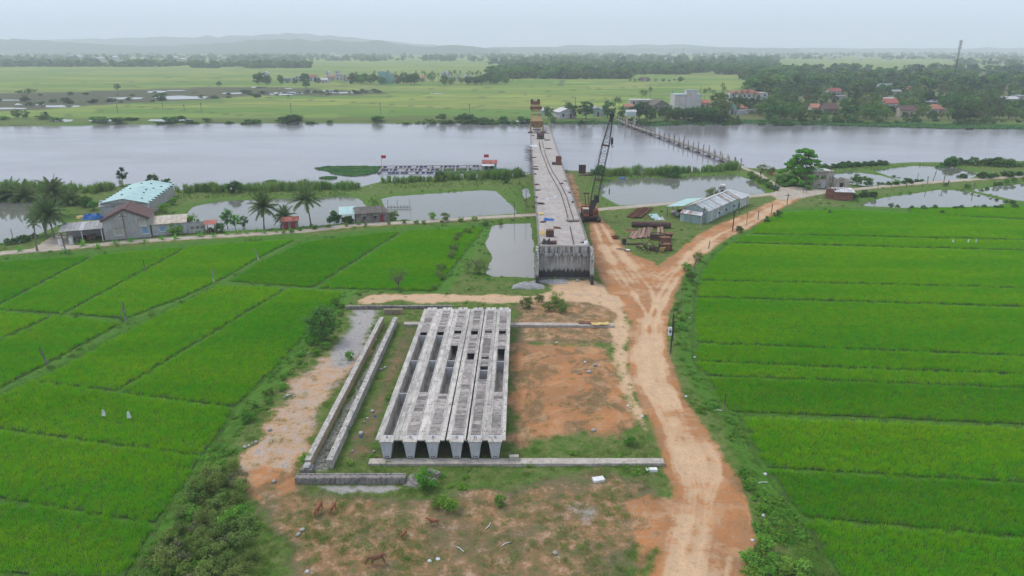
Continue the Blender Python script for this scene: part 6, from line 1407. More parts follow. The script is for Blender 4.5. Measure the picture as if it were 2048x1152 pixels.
sheets(o, 'roof_sheet', ZINC, (-2.9, -.7, 7.4), (2.9, -.7, 7.4), (2.9, 1.4, 8.3), (-2.9, 1.4, 8.3), 5); sheets(o, 'roof_sheet', CYAN, (2.9, 3.5, 7.4), (-2.9, 3.5, 7.4), (-2.9, 1.4, 8.3), (2.9, 1.4, 8.3), 5)
MB().bb(-1.6, 1.6, -1.4, -.3, -1.5, .5).build('pile_cap', WHITE, o); MB().bar((-2.2, 0, 2.2), (2.2, 0, 2.2), .3).build('tie_beam', CREAMW, o)
o = thing('plank_jetty', 'low plank jetty between the blue boat and the bridge', 'jetty', G3(1033, 349, ZR), 0.0); MB().bb(0, 6, -.4, .4, .7, .8).build('deck', GREYW, o)
for k in range(6): MB().bar((.3 + 1.1 * k, 0, -1), (.3 + 1.1 * k, 0, .7), .14).build('stake', WOOD, o)
# ------------------------------------------------------------------ trees, palms and shrubs on this side
def gz1(x, y): return float(land(np.array([x]), np.array([y]))[0])
def plant(name, label, cat, px, py, parts, scale=1.0, rz=None, group=None, z=0.0, lean=0.0):
    """parts: list of (name, mesh, material, z offset)"""
    x, y = G(px, py, z); zz = gz1(x, y)
    o = thing(name, label, cat, (x, y, zz), random.uniform(0, 6.28) if rz is None else rz, group); o.scale = (scale,) * 3
    if lean: o.rotation_euler.x = lean
    for nm, me, mt, dz_ in parts:
        c = obj(nm, me, None, o, (0, 0, dz_) if not isinstance(dz_, tuple) else dz_)
        if not me.materials: me.materials.append(mt)
    return o
def tree_set(tagname, mat, variants, bark=BARK, **kw):
    out = []
    for i in range(variants):
        me, C = crown_mesh(tagname + '_crown', seed=900 + i * 13 + len(tagname), **kw)
        tr = trunk_mesh(tagname + '_trunk', kw['h'] * .72, kw['h'] * .028, i + 3, C)
        me.materials.append(mat); tr.materials.append(bark); out.append((tr, me))
    return out
def bush_set(tagname, mat, variants, h=1.0, r=.62, ncl=16, per=46, size=.09, squash=.8):
    out = []
    for i in range(variants):
        me, C = crown_mesh(tagname, h, r, .12, ncl, per, size, 400 + i * 7 + len(tagname), squash=squash, cr=.42); me.materials.append(mat)
        tr = trunk_mesh(tagname + '_stems', h * .55, h * .03, i, C, limbs=7, thin=.7); tr.materials.append(BARK); out.append((tr, me))
    return out
B_OLIVE = bush_set('olive_bush', SCRUB, 4, ncl=18, per=74, size=.062); B_GREEN = bush_set('green_bush', WEED, 4); B_DARK = bush_set('dark_bush', LEAF_D, 4, size=.11); B_MID = bush_set('mid_bush', LEAF_M, 4, size=.10); B_DRY = bush_set('dry_bush', DRY, 2, ncl=12, per=30)
def bush(px, py, h, kinds, label, group=None, name='bush', cat='bush', wide=1.0):
    tr, cr = random.choice(kinds); o = plant(name, label, cat, px, py, [('stems', tr, BARK, 0), ('crown', cr, None, 0)], h, group=group); o.scale = (h * wide, h * wide, h); return o
def cr_tree(px, py, h, sets, label, name='tree', cat='tree', group=None, wide=1.0, h0=10.0):
    tr, cr = random.choice(sets); s_ = h / h0; o = plant(name, label, cat, px, py, [('trunk', tr, BARK, 0), ('crown', cr, None, 0)], s_, group=group); o.scale = (s_ * wide, s_ * wide, s_); return o

# single trees and shrubs
me, C = crown_mesh('round_crown', 5.0, 2.2, .5, 60, 74, .20, 71, squash=.85, cr=.30); tr = trunk_mesh('round_trunk', 3.0, .12, 2, C)
plant('round_bush', 'dense round leafy bush at the edge of the grey gravel bank', 'bush', 645, 683, [('trunk', tr, BARK, 0), ('crown', me, LEAF_M, 0)])
me, C = crown_mesh('bare_crown', 3.9, 2.1, 1.5, 40, 12, .11, 73, 'umbrella', squash=.6, cr=.26); tr = trunk_mesh('bare_trunk', 2.4, .10, 4, C, limbs=30, thin=.45)
plant('small_tree', 'small sparse tree standing against the rice beside the sandy track', 'tree', 797, 578, [('trunk', tr, BARK, 0), ('crown', me, DRY, 0)])
for i, (px, py, h_, lab) in enumerate(((952, 549, 4.0, 'tall wispy olive shrub at the corner of the pond by the bridge'), (968, 546, 3.0, 'second wispy shrub nearer the pond water'), (936, 545, 2.6, 'low wispy shrub on the rice side of the pond corner'))):
    me, C = crown_mesh('wispy_crown', 1.0, .55, .1, 18, 34, .035, 80 + i, 'umbrella', cr=.34); tr = trunk_mesh('wispy_stems', .75, .018, i, C, limbs=16, thin=.6)
    plant('wispy_shrub', lab, 'shrub', px, py, [('stems', tr, BARK, 0), ('crown', me, SCRUB, 0)], h_)
# tiered almond tree
C = []; R = []
r = random.Random(9)
for lev in range(8):
    z = 1.2 + lev * 1.2; rad = 6.8 * (1 - lev / 9.0) ** .75
    for k in range(int(5 + rad * 3)): a = r.uniform(0, 6.28); q = rad * sqrt(r.uniform(.08, 1)); C.append((cos(a) * q, sin(a) * q, z + r.uniform(-.25, .25) - .05 * q)); R.append(r.uniform(.6, 1.1))
V, Q = clump_leaves(C, R, 84, .40, 91, squash=.42, up=1.0); me = mesh_np('almond_crown', V, [Q]); tr = trunk_mesh('almond_trunk', 10, .28, 5, C, limbs=34, thin=.4)
plant('almond_tree', 'big bright green tiered tree beside the ruined house', 'tree', 1600, 372, [('trunk', tr, BARK, 0), ('crown', me, LEAF_B, 0)], 1.06)
# coconut palms
PC = [palm_crown('palm_fronds', 28, 4.2, 10 + i, leaflets=24, lw=.12, ll=.95) for i in range(3)]
for p_ in PC: p_.materials.append(PALM)
NUT = M('coconut', (0.16, 0.17, 0.05), (0.12, 0.10, 0.04), 3, .8)
def palm_trunk(h, r0, seed, bend=.1):
    r = random.Random(seed); a = r.uniform(0, 6.28); pts = [Vector((cos(a) * bend * h * (i / 8) ** 1.6, sin(a) * bend * h * (i / 8) ** 1.6, -.2 + (h + .2) * i / 8)) for i in range(9)]
    return MB().tube(pts, [r0 * (1.5 - .5 * min(1, i / 2) - .3 * i / 8) for i in range(9)], 8).mesh('palm_trunk'), pts[-1]
def palm(px, py, h, s_, label, group=None, i=0, name='coconut_palm', crown=None, nuts=True, bend=.10):
    tm, top = palm_trunk(h, .17, int(px), bend); tm.materials.append(PBARK)
    o = plant(name, label, 'palm', px, py, [('trunk', tm, PBARK, 0)], 1.0, rz=random.uniform(0, 6.28), group=group)
    c = obj('fronds', crown or PC[i % 3], None, o, top); c.scale = (s_,) * 3
    if nuts:
        m = MB()
        for k in range(6): m.lump((cos(k) * .28, sin(k) * .28, -.22), (.24, .24, .28), k)
        m.build('coconuts', NUT, o).location = top
    return o
palm(109, 478, 5.4, .98, 'coconut palm in front of the verandah', i=0); palm(92, 470, 4.2, .8, 'shorter coconut palm just left of the verandah palm', i=1); palm(122, 430, 6.0, 1.0, 'coconut palm behind the verandah towards the river', i=2)
palm(528, 455, 5.0, .96, 'left of the two big coconut palms by the pond', i=1); palm(622, 450, 6.2, 1.05, 'right and taller of the two big coconut palms by the pond', i=2); palm(568, 449, 2.9, .72, 'young coconut palm between the two big ones', i=0, nuts=False)
for i, (px, py, lab) in enumerate(((-10, 398, 'nipa palm clump cut by the left picture edge'), (22, 397, 'nipa palm clump at the left river bank'), (52, 399, 'nipa palm clump right of another on the left bank'), (105, 405, 'nipa palm clump behind the coconut palms'), (140, 408, 'low nipa palm clump left of the cyan shed'))):
    palm(px, py, .9, 1.15, lab, i=i, name='nipa_palm', nuts=False, bend=.02)
AR = palm_crown('areca_fronds', 11, 1.9, 33, droop=.9, leaflets=12, ll=.9); AR.materials.append(PALM)
palm(75, 504, 5.6, .95, 'slim areca palm at the lane with orange fruit', name='areca_palm', crown=AR)
for i, (px, py, h_, lab, st) in enumerate(((455, 455, 5.2, 'feathery light green tree left of the big palms', LEAF_M), (471, 455, 4.0, 'small bright tree beside the feathery tree', LEAF_B), (488, 452, 3.6, 'small broad leaf tree nearest the left big palm', LEAF_M), (247, 372, 5.5, 'slender dark tree sticking up behind the cyan shed', LEAF_D))):
    me, C = crown_mesh('slender_crown', 1.0, .26, .3, 22, 40, .045, 140 + i, cr=.4); tr = trunk_mesh('slender_trunk', .8, .02, i, C, limbs=12, thin=.5); plant('slender_tree', lab, 'tree', px, py, [('trunk', tr, BARK, 0), ('crown', me, st, 0)], h_)
for i, (px, py, h_, k, lab) in enumerate(((306, 372, 3.0, B_DARK, 'dark bush behind the far edge of the cyan shed'), (330, 370, 2.6, B_DARK, 'bush at the far right corner of the cyan shed'), (345, 410, 2.0, B_GREEN, 'green bush along the right wall of the cyan shed'), (330, 425, 2.2, B_GREEN, 'green bush at the near right corner of the cyan shed'), (383, 458, 3.0, B_GREEN, 'bush growing inside the block yard wall'),
    (352, 470, 2.4, B_GREEN, 'papaya-like shrub at the wall of the white roofed house'), (737, 441, 2.4, B_DARK, 'dark bush right of the cyan lean-to pond side'), (668, 446, 2.9, B_DARK, 'dark bush between tall palm and cyan lean-to'), (697, 449, 1.8, B_DARK, 'small dark bush in front of the cyan lean-to'), (440, 465, 1.9, B_DARK, 'dark bush right of the red stall'), (786, 440, 2.2, B_OLIVE, 'creeper bush on the right wall of the old house'),
    (866, 440, 1.6, B_GREEN, 'light green bush at the near edge of the square pond'), (890, 443, 1.9, B_OLIVE, 'olive bush on the lane side by the pond'), (470, 386, 3.0, B_DARK, 'dark round bush in the reeds behind the palms pond'), (880, 362, 2.8, B_DARK, 'dark bush in the reeds before the fish cages'), (1010, 366, 2.2, B_DARK, 'dark bush in the reeds near the bridge'), (1350, 353, 3.2, B_DARK, 'dark bush on the bank behind the middle pond'), (1334, 352, 2.4, B_DARK, 'smaller dark bush left of another on the middle pond bank'),
    (1196, 358, 4.0, B_MID, 'tall bamboo-like bush just right of the crane boom foot'), (1425, 394, 3.6, B_OLIVE, 'feathery bush behind the roof of the long shed'), (1560, 372, 3.0, B_DARK, 'dark bush at the foot of the tiered tree'), (1582, 371, 3.2, B_DARK, 'second dark bush under the tiered tree'), (1540, 350, 2.6, B_OLIVE, 'bush on the footpath near the footbridge'), (1524, 344, 2.4, B_OLIVE, 'scrubby bush at the landing of the footbridge'),
    (1715, 372, 3.2, B_MID, 'round green bush right of the ruined wall'), (1737, 371, 2.4, B_MID, 'lower green bush near the small pond'), (855, 976, 1.8, B_GREEN, 'weedy bush at the right end of the near end beam'), (895, 1020, 1.5, B_GREEN, 'low dark green bush above the walking calf'), (875, 1012, 1.1, B_GREEN, 'small green bush left of the low dark one'), (1052, 616, 1.9, B_OLIVE, 'thin shrub behind the far end of the girders'), (1078, 603, 1.4, B_OLIVE, 'small shrub on the sandy track edge'),
    (1098, 622, 1.6, B_OLIVE, 'olive shrub right of the thin shrub behind the girders'), (1116, 612, 2.2, B_OLIVE, 'tallest shrub of the group behind the girders'), (1126, 624, 1.8, B_OLIVE, 'rightmost shrub behind the girders'), (748, 660, 1.0, B_GREEN, 'tuft of green on the casting bed wall'), (700, 720, 1.2, B_GREEN, 'green tuft on the gravel bank edge'), (614, 930, 1.1, B_GREEN, 'green plant growing over the near end of the left bed wall'), (1258, 888, 1.2, B_GREEN, 'grass bush on the yard above the near strip'), (1000, 1010, 1.0, B_GREEN, 'bright green seedlings in the bare patch'),
    (1556, 430, 1.6, B_DARK, 'round dark bush on the verge of the branch road'), (1534, 440, 1.4, B_DARK, 'small dark bush nearer the road fork'), (1478, 462, 1.3, B_DARK, 'dark bush on the verge above the rice'), (1885, 424, .9, B_DARK, 'tiny dark bush by the rice at upper right'), (1660, 423, .9, B_DARK, 'tiny bush at the top edge of the rice'), (1380, 560, 1.9, B_MID, 'bush on the slope between road and rice'), (1372, 540, 1.6, B_GREEN, 'leafy bush at the inside of the road bend'), (1395, 520, 1.6, B_OLIVE, 'olive bush at the upper slope of the road bend'))):
    bush(px, py, h_ * (1.0 if py < 560 else .95), k, lab)
# olive scrub in the lower left corner and hedges along ponds and river
def in_poly(poly, n, seed, gap):
    P = np.array(poly); r = random.Random(seed); out = []
    for _ in range(n * 30):
        x, y = r.uniform(P[:, 0].min(), P[:, 0].max()), r.uniform(P[:, 1].min(), P[:, 1].max())
        if sdpoly(poly, np.array([x]), np.array([y]))[0] < 0 and all((x - a) ** 2 + (y - b) ** 2 > gap * gap for a, b in out): out.append((x, y))
        if len(out) >= n: break
    return out
SCR = W([(430, 955), (478, 935), (492, 1000), (500, 1080), (516, 1180), (500, 1290), (230, 1290), (275, 1150), (310, 1085), (370, 1020)])
for i, (x, y) in enumerate(in_poly(SCR, 70, 3, 1.05)):
    px, py = proj(x, y, 0); k = B_OLIVE if random.random() < .75 else (B_DRY if random.random() < .5 else B_GREEN); bush(px, py, random.uniform(0.9, 1.7), k, 'olive scrub shrub in the thicket at the lower left', 'olive scrub thicket at the lower left', 'scrub_shrub', 'shrub')
SCR2 = W([(1500, 1060), (1530, 1090), (1580, 1120), (1640, 1180), (1700, 1290), (1510, 1290), (1500, 1150)])
for i, (x, y) in enumerate(in_poly(SCR2, 26, 4, .9)):
    px, py = proj(x, y, 0); bush(px, py, random.uniform(.6, 1.1), B_GREEN, 'low leafy shrub on the verge at the bottom right of the road', 'low shrubs on the verge at the bottom', 'verge_shrub', 'shrub', 1.3)
SCR3 = W([(610, 725), (650, 700), (680, 640), (690, 600), (660, 600), (640, 640), (585, 720), (520, 800), (480, 860), (500, 870), (560, 800)])
for i, (x, y) in enumerate(in_poly(SCR3, 24, 5, 1.2)):
    px, py = proj(x, y, 0); bush(px, py, random.uniform(.6, 1.3), B_GREEN, 'low weedy shrub on the slope between sand bank and rice', 'weedy shrubs on the left slope', 'weed_shrub', 'shrub', 1.2)
def hedge(pts, n, h0, h1, kinds, label, z=0.0, jit=1.2, name='hedge_bush', wide=1.1):
    P = [Vector(G(*p, z)) for p in pts]; ls = [(b - a).length for a, b in zip(P[:-1], P[1:])]; T = sum(ls)
    for k in range(n):
        d = T * (k + random.uniform(.1, .9)) / n
        for i, l in enumerate(ls):
            if d <= l: break
            d -= l
        q = P[i].lerp(P[i + 1], min(1, d / ls[i])) + Vector((random.uniform(-jit, jit), random.uniform(-jit, jit))); px, py = proj(q.x, q.y, 0); bush(px, py, random.uniform(h0, h1), kinds, label, label, name, 'bush', wide)
hedge([(1640, 338), (1700, 333), (1780, 329)], 34, .9, 1.6, B_DARK, 'dark bush in the hedge along the river right of the tiered tree', wide=1.5)
hedge([(1930, 352), (1960, 358), (2048, 352), (2300, 335)], 34, 1.0, 2.0, B_DARK, 'dark bush on the bank between corner pond and lane', wide=1.5); hedge([(1880, 333), (1920, 329), (1990, 332), (2048, 334), (2300, 330)], 34, 1.4, 3.0, B_MID + B_DARK, 'leafy bush by the river at the right edge', wide=1.4); hedge([(1790, 350), (1840, 362), (1800, 370), (1750, 370)], 18, .6, 1.1, B_DARK, 'dark bush between the two small ponds', wide=1.4)
hedge([(1765, 414), (1850, 415), (1950, 413), (2048, 413), (2300, 408)], 26, .7, 1.15, B_DARK, 'dark bush in the row between long pond and rice', jit=.5); hedge([(1930, 383), (1985, 396), (2030, 407)], 14, .6, 1.0, B_DARK, 'dark bush on the dyke between the right hand ponds', jit=.5); hedge([(1705, 398), (1740, 392), (1760, 395)], 8, 1.0, 1.8, B_DARK, 'dark bush right of the brick huts', jit=.8)
hedge([(1500, 352), (1535, 372), (1550, 384)], 12, 1.0, 1.8, B_MID, 'green bush on the right bank of the middle pond', jit=.8); hedge([(1010, 446), (960, 450), (920, 470), (895, 520), (870, 575)], 14, .8, 1.5, B_OLIVE, 'weedy bush between rice and the pond by the bridge', jit=.7); hedge([(640, 458), (560, 470), (700, 452), (860, 448), (960, 440)], 16, .6, 1.1, B_GREEN, 'creeping green bush below the lane', jit=.5); hedge([(1880, 372), (1960, 378), (2048, 360)], 9, .8, 1.4, B_MID, 'small bush on the verge of the right lane', jit=.6)
hedge([(-100, 402), (0, 398), (60, 396)], 8, 1.5, 2.4, B_DARK, 'dark bush along the left pond bank'); hedge([(0, 492), (40, 487), (70, 475)], 6, .8, 1.6, B_DARK, 'bush on the near bank of the left pond', jit=.6); hedge([(135, 400), (165, 410), (190, 420)], 7, 1.4, 2.6, B_MID, 'leafy bush left of the cyan shed')
hedge([(1360, 600), (1358, 650), (1362, 720)], 7, .5, .9, B_GREEN, 'small weed bush on the right shoulder of the dirt road', jit=.6)
# reeds and floating plants
RD_P = [proto('reed_clump', blade_mesh('reed_clump', 46, 2.5, 0.0, .075, .28, 700 + i, area=.55), REED) for i in range(3)]
def reeds(name, label, lines, n, z, s0, s1, jit=1.6, protos=None, cat='reeds'):
    pts = []; r = np.random.default_rng(n)
    for pl in lines:
        P = [Vector(G(*p, z)) for p in pl]; T = sum((b - a).length for a, b in zip(P[:-1], P[1:])); kk = int(T * n)
        for _ in range(kk):
            d = r.random() * T
            for a, b in zip(P[:-1], P[1:]):
                l = (b - a).length
                if d <= l: break
                d -= l
            q = a.lerp(b, min(1, d / l)); pts.append((q.x + r.normal() * .5, q.y + r.normal() * jit, 0))
    P = np.array(pts); zz = np.maximum(land(P[:, 0], P[:, 1]), ZR - .3); P[:, 2] = zz
    k = fbm(P[:, 0], P[:, 1], 5, 2); s = (s0 + (s1 - s0) * r.random(len(P))) * (.55 + .9 * k); rot = np.zeros((len(P), 3)); rot[:, 2] = r.random(len(P)) * 6.28
    return scatter(name, P, rot, np.stack([s * .9, s * .9, s], -1), protos or RD_P, label, cat)
reeds('reeds', 'tall green reeds along the near river bank', [[(355, 384), (430, 383), (520, 381), (640, 379), (712, 377)], [(772, 365), (860, 362), (960, 357), (1045, 353)], [(1200, 350), (1300, 349), (1400, 345), (1478, 337)], [(0, 378), (60, 380), (120, 382), (200, 384), (235, 376)]], 4, 0, .75, 1.15)
reeds('bank_grass', 'rank grass on the pond dykes behind the reeds', [[(355, 394), (520, 390), (700, 386)], [(762, 376), (860, 372), (1000, 366), (1050, 372)], [(1210, 357), (1330, 354), (1470, 348)], [(1640, 343), (1760, 336), (1900, 332), (2048, 331)], [(744, 400), (760, 430)]], 5, 0, .14, .3, 2.4)
HY_P = []
for i in range(3):
    C = np.random.default_rng(i).uniform(-.7, .7, (12, 3)); C[:, 2] = .12; V, Q = clump_leaves(C, np.full(12, .35), 12, .26, 730 + i, .5, .8, 1.2); HY_P.append(proto('hyacinth_clump', mesh_np('hyacinth_clump', V, [Q]), HYAC))
def mat_of_plants(name, label, poly, n, seed, s=1.0):
    Pw = W(poly, ZR); P = in_poly_np(Pw, n, seed); r = np.random.default_rng(seed); m = len(P); rot = np.zeros((m, 3)); rot[:, 2] = r.random(m) * 6.28; ss = s * r.uniform(.8, 1.3, m)
    return scatter(name, np.stack([P[:, 0], P[:, 1], np.full(m, ZR + .02)], -1), rot, np.stack([ss, ss, ss * (.6 + .8 * fbm(P[:, 0], P[:, 1], 3))], -1), HY_P, label, 'water plants')
def in_poly_np(poly, n, seed):
    P = np.array(poly); r = np.random.default_rng(seed); X = r.uniform(P[:, 0].min(), P[:, 0].max(), n); Y = r.uniform(P[:, 1].min(), P[:, 1].max(), n); k = sdpoly(poly, X, Y) + (fbm(X, Y, 4) - .5) * 3 < 0; return np.stack([X[k], Y[k]], -1)
mat_of_plants('water_hyacinth', 'large green mat of water hyacinth left of the fish cages', [(634, 337), (650, 334), (700, 333.5), (755, 334.5), (752, 345), (735, 350), (700, 353), (675, 348), (655, 341)], 1800, 1)
mat_of_plants('water_hyacinth', 'small drifting patch of hyacinth below the large mat', [(644, 356), (660, 354.5), (668, 356), (655, 358)], 160, 2); mat_of_plants('water_hyacinth', 'green hyacinth caught in the right part of the fish cages', [(875, 343), (900, 340), (965, 341), (963, 345), (890, 348)], 420, 3)
mat_of_plants('water_hyacinth', 'long green belt of water plants along the far bank', [(1120, 247), (1225, 247), (1300, 252), (1400, 248), (1500, 246), (1700, 252), (1900, 257), (2048, 258), (2300, 262), (2300, 252), (2048, 249), (1700, 245), (1500, 240), (1400, 242), (1250, 243), (1100, 244)], 9000, 4, 2.2)
mat_of_plants('water_hyacinth', 'tiny hyacinth clump on the river left of the large mat', [(530, 363), (548, 362), (548, 365), (532, 365)], 60, 5)
# saplings along the lane
SAP = palm_crown('sapling_fronds', 9, 1.15, 51, droop=.55, leaflets=8, ll=1.0); SAP.materials.append(LEAF_B)
for i, (px, py) in enumerate(((41, 504), (129, 505), (167, 493), (196, 497), (232, 490), (263, 485), (290, 487), (324, 481), (351, 480), (400, 475), (428, 475), (456, 471), (475, 470), (493, 469), (514, 466), (530, 468), (552, 466))):
    x, y = G(px, py); o = plant('palm_sapling', 'young yellow-green palm sapling along the lane, ' + ORDL[i], 'sapling', px, py, [('fronds', SAP, LEAF_B, 0.1)], random.uniform(.8, 1.25), group='palm saplings along the lane')
# ------------------------------------------------------------------ across the river: houses, trees, masts, far woods, hills
HOUSES_PX = []
def far_house(px, py, w, d, h, roof, wm, rm, label, rz=0.0, rh=None, floors=1, group=None, name='house', cat='house', wins=True):
    x, y = G(px, py); o = thing(name, label, cat, (x, y, 0), rz, group); HOUSES_PX.append((px, py, w * ppm(y), h * ppm(y)))
    MB().bb(-w / 2, w / 2, 0, d, -.3, h).build('wall', wm, o); rh = rh if rh is not None else w * .16
    if roof == 'gable':     # ridge along x, slope to the camera
        for s_, (ya, yb) in enumerate(((-.5, d / 2), (d + .5, d / 2))):
            MB().hexa([(-w / 2 - .4, ya, h - .1), (w / 2 + .4, ya, h - .1), (w / 2 + .4, yb, h + rh - .1), (-w / 2 - .4, yb, h + rh - .1), (-w / 2 - .4, ya, h + .06), (w / 2 + .4, ya, h + .06), (w / 2 + .4, yb, h + rh + .06), (-w / 2 - .4, yb, h + rh + .06)]).build('roof_slope', rm, o)
        MB().add([(-w / 2, 0, h), (-w / 2, d, h), (-w / 2, d / 2, h + rh - .12), (w / 2, 0, h), (w / 2, d, h), (w / 2, d / 2, h + rh - .12)], [(0, 2, 1), (3, 4, 5), (0, 1, 4, 3), (0, 3, 5, 2), (1, 2, 5, 4)]).build('gable', wm, o)
    elif roof == 'hip':
        m = MB(); e = .5; m.add([(-w / 2 - e, -e, h), (w / 2 + e, -e, h), (w / 2 + e, d + e, h), (-w / 2 - e, d + e, h), (-w / 2 + d / 2, d / 2, h + rh), (w / 2 - d / 2, d / 2, h + rh)] if w > d else [(-w / 2 - e, -e, h), (w / 2 + e, -e, h), (w / 2 + e, d + e, h), (-w / 2 - e, d + e, h), (-.2, d / 2, h + rh), (.2, d / 2, h + rh)], [(0, 1, 5, 4), (1, 2, 5), (2, 3, 4, 5), (3, 0, 4), (3, 2, 1, 0)]); m.build('roof', rm, o)
    elif roof == 'end':     # gable end to the camera
        m = MB(); m.add([(-w / 2, 0, h), (w / 2, 0, h), (0, 0, h + rh), (-w / 2, d, h), (w / 2, d, h), (0, d, h + rh)], [(0, 1, 2), (5, 4, 3), (0, 3, 4, 1), (1, 4, 5, 2), (2, 5, 3, 0)]); m.build('gable', wm, o)
        for sg in (-1, 1): MB().hexa([(sg * (w / 2 + .5), -.5, h - .2), (0, -.5, h + rh + .05), (0, d + .5, h + rh + .05), (sg * (w / 2 + .5), d + .5, h - .2), (sg * (w / 2 + .5), -.5, h), (0, -.5, h + rh + .25), (0, d + .5, h + rh + .25), (sg * (w / 2 + .5), d + .5, h)]).build('roof_slope', rm, o)
    else:
        MB().bb(-w / 2 - .25, w / 2 + .25, -.25, d + .25, h + .003, h + .35).build('parapet', rm, o)
    if wins:
        fh = h / floors
        for f in range(floors):
            n_ = max(1, int(w / 3.4))
            for k in range(n_):
                xx = -w / 2 + w * (k + .5) / n_; dr = (f == 0 and k == n_ // 2)
                ww = MB().bb(xx - .6, xx + .6, -.05, -.003, f * fh + (.0 if dr else fh * .32), f * fh + fh * .74).build('door' if dr else 'window', DARK if not dr else REDDOOR, o)
                if not dr: MB().bb(xx - .75, xx + .75, -.2, -.003, f * fh + fh * .26, f * fh + fh * .30).build('sill', WHITE, ww)
    return o
GREYT = M('grey_tower_wall', (0.52, 0.49, 0.50), (0.42, 0.40, 0.41), .3, .9, stain=(.62, .62, .64), stain_amt=.6)
far_house(1134, 237, 9.5, 9, 3.6, 'end', ZINC, ZINC, 'white sheet-metal shed on the far bank right of the bridge', rz=.35, rh=1.8); far_house(1092, 232, 6, 5, 3.2, 'gable', CYAN_W, ZINC, 'small half-hidden shed behind the gantry on the far bank', rh=1.2); far_house(1196, 233, 6, 6, 3.4, 'end', CYAN_W, FIBRO, 'small grey-roofed house between round trees on the far bank', rz=-.3, rh=1.6); far_house(1180, 228, 8, 5, 3.4, 'gable', REND, FIBRO, 'dark-roofed house behind the round trees', rh=1.4)
far_house(1281, 222, 13.5, 9, 6.6, 'flat', CREAMW, WHITEW, 'cream two-storey house with a flat roof near the footbridge', floors=2); far_house(1257, 224, 5, 5, 3.4, 'gable', CREAMW, TILE_O, 'little orange-roofed house left of the cream house', rh=1.4); far_house(1322, 224, 11, 9, 4.2, 'end', OLDWALL, OLDTILE, 'dark brown barn with a steep old roof', rz=.35, rh=2.8)
b = far_house(1375, 219, 17.5, 14, 9.2, 'flat', GREYT, CYAN_W, 'large pale windowless building with a stair tower', wins=False, name='swiftlet_house', cat='building')
MB().bb(-1.4, 5.6, -.6, 6, 0, 12.2).build('stair_tower', GREYT, b); MB().bb(.2, 1.8, -.65, -.603, 8.6, 10.2).build('patch', YEL, b); MB().bb(-1.6, 1.6, -.8, 2, 12.203, 12.7).build('tower_cap', GREYT, b); MB().bb(2.0, 5.8, -.8, 3, 12.203, 12.5).build('tower_cap', GREYT, b)
far_house(1409, 217, 7, 7, 3.6, 'gable', CREAMW, TILE, 'red-roofed house right of the large pale building', rh=1.7)
v = far_house(1497, 207, 17, 11, 7.0, 'hip', WHITEW, TILE, 'white villa with red hipped roof and palms in front', rh=2.6, floors=2); far_house(1471, 206, 9, 8, 7.4, 'gable', WHITEW, TILE, 'left wing of the white villa with a flat red roof', rh=1.0, floors=2); far_house(1522, 204, 9, 9, 6.4, 'flat', WHITEW, CREAMW, 'white flat-roofed block right of the villa', floors=2)
far_house(1464, 229, 5, 9, 5.0, 'end', TEALW, TILE_O, 'narrow teal house with its gable to the river', rh=2.2); far_house(1490, 227, 9.5, 6, 3.2, 'gable', WHITEW, TILE_O, 'white house with orange roof near the river', rh=2.2)
o = far_house(1481, 229.5, 5, 3, 2.3, 'flat', REND_L, ZINC, 'white awning left in front of the orange-roofed house', wins=False, name='awning', cat='awning'); far_house(1502, 228.5, 5.5, 3, 2.6, 'flat', REND_L, ZINC, 'white awning right in front of the orange-roofed house', wins=False, name='awning', cat='awning')
far_house(1584, 182, 12, 8, 4.2, 'gable', SKYW, TILE, 'bright blue house with a red roof among trees', rh=2.4); far_house(1604, 180, 7, 6, 4, 'flat', WHITEW, ZINC, 'pale annex right of the bright blue house'); far_house(1650, 172, 10, 7, 3, 'gable', CREAMW, ZINC, 'low cream roof in the trees behind the village', rh=1.5); far_house(1632, 171, 6, 5, 3, 'gable', WHITEW, FIBRO, 'grey hip-like roof next to the low cream roof', rh=1.4)
far_house(1670, 191, 10, 8, 3.4, 'gable', WHITEW, TILE, 'white house with bright red roof in the middle of the village', rh=2.6); far_house(1681, 203, 8, 6, 4, 'flat', REND, FIBRO, 'slate-grey walled house below the bright red roof'); far_house(1631, 226, 5.5, 6, 3.2, 'gable', CREAMW, TILE_O, 'orange roof corner showing between dark trees', rh=2.2); far_house(1661, 229, 8.5, 7, 3.2, 'gable', OLDWALL, TILE_D, 'dark brown roofed house behind riverside trees', rh=3.2)
far_house(1780, 184, 16, 10, 6.6, 'flat', WHITEW, CYAN_W, 'white school-like block with blue windows', floors=2, cat='building'); far_house(1790, 190, 10, 6, 3, 'gable', REND_L, FIBRO, 'grey roofed house in front of the school-like block', rh=1.3); far_house(1780, 222, 8.5, 7, 4.8, 'gable', WHITEW, TILE, 'white house with red roof near the stony landing', rh=2.8); far_house(1775, 207, 9, 6, 3, 'gable', WHITEW, ZINC, 'white zinc roof above the red house near the landing', rh=1.2)
far_house(1807, 186, 13, 8, 3.4, 'gable', CREAMW, TILE_O, 'long salmon-red roof right of the school-like block', rh=2.4); far_house(1814, 234, 9, 6, 3.8, 'gable', CREAMW, TILE_D, 'cream house with dark roof at the stony landing', rh=2.6); far_house(1862, 213, 8, 6, 3, 'gable', OLDWALL, ZINC, 'house with a bright white roof', rh=1.8); far_house(1873, 228, 9, 7, 3, 'hip', WHITEW, TILE_O, 'house with a broad orange hipped roof', rh=2.6)
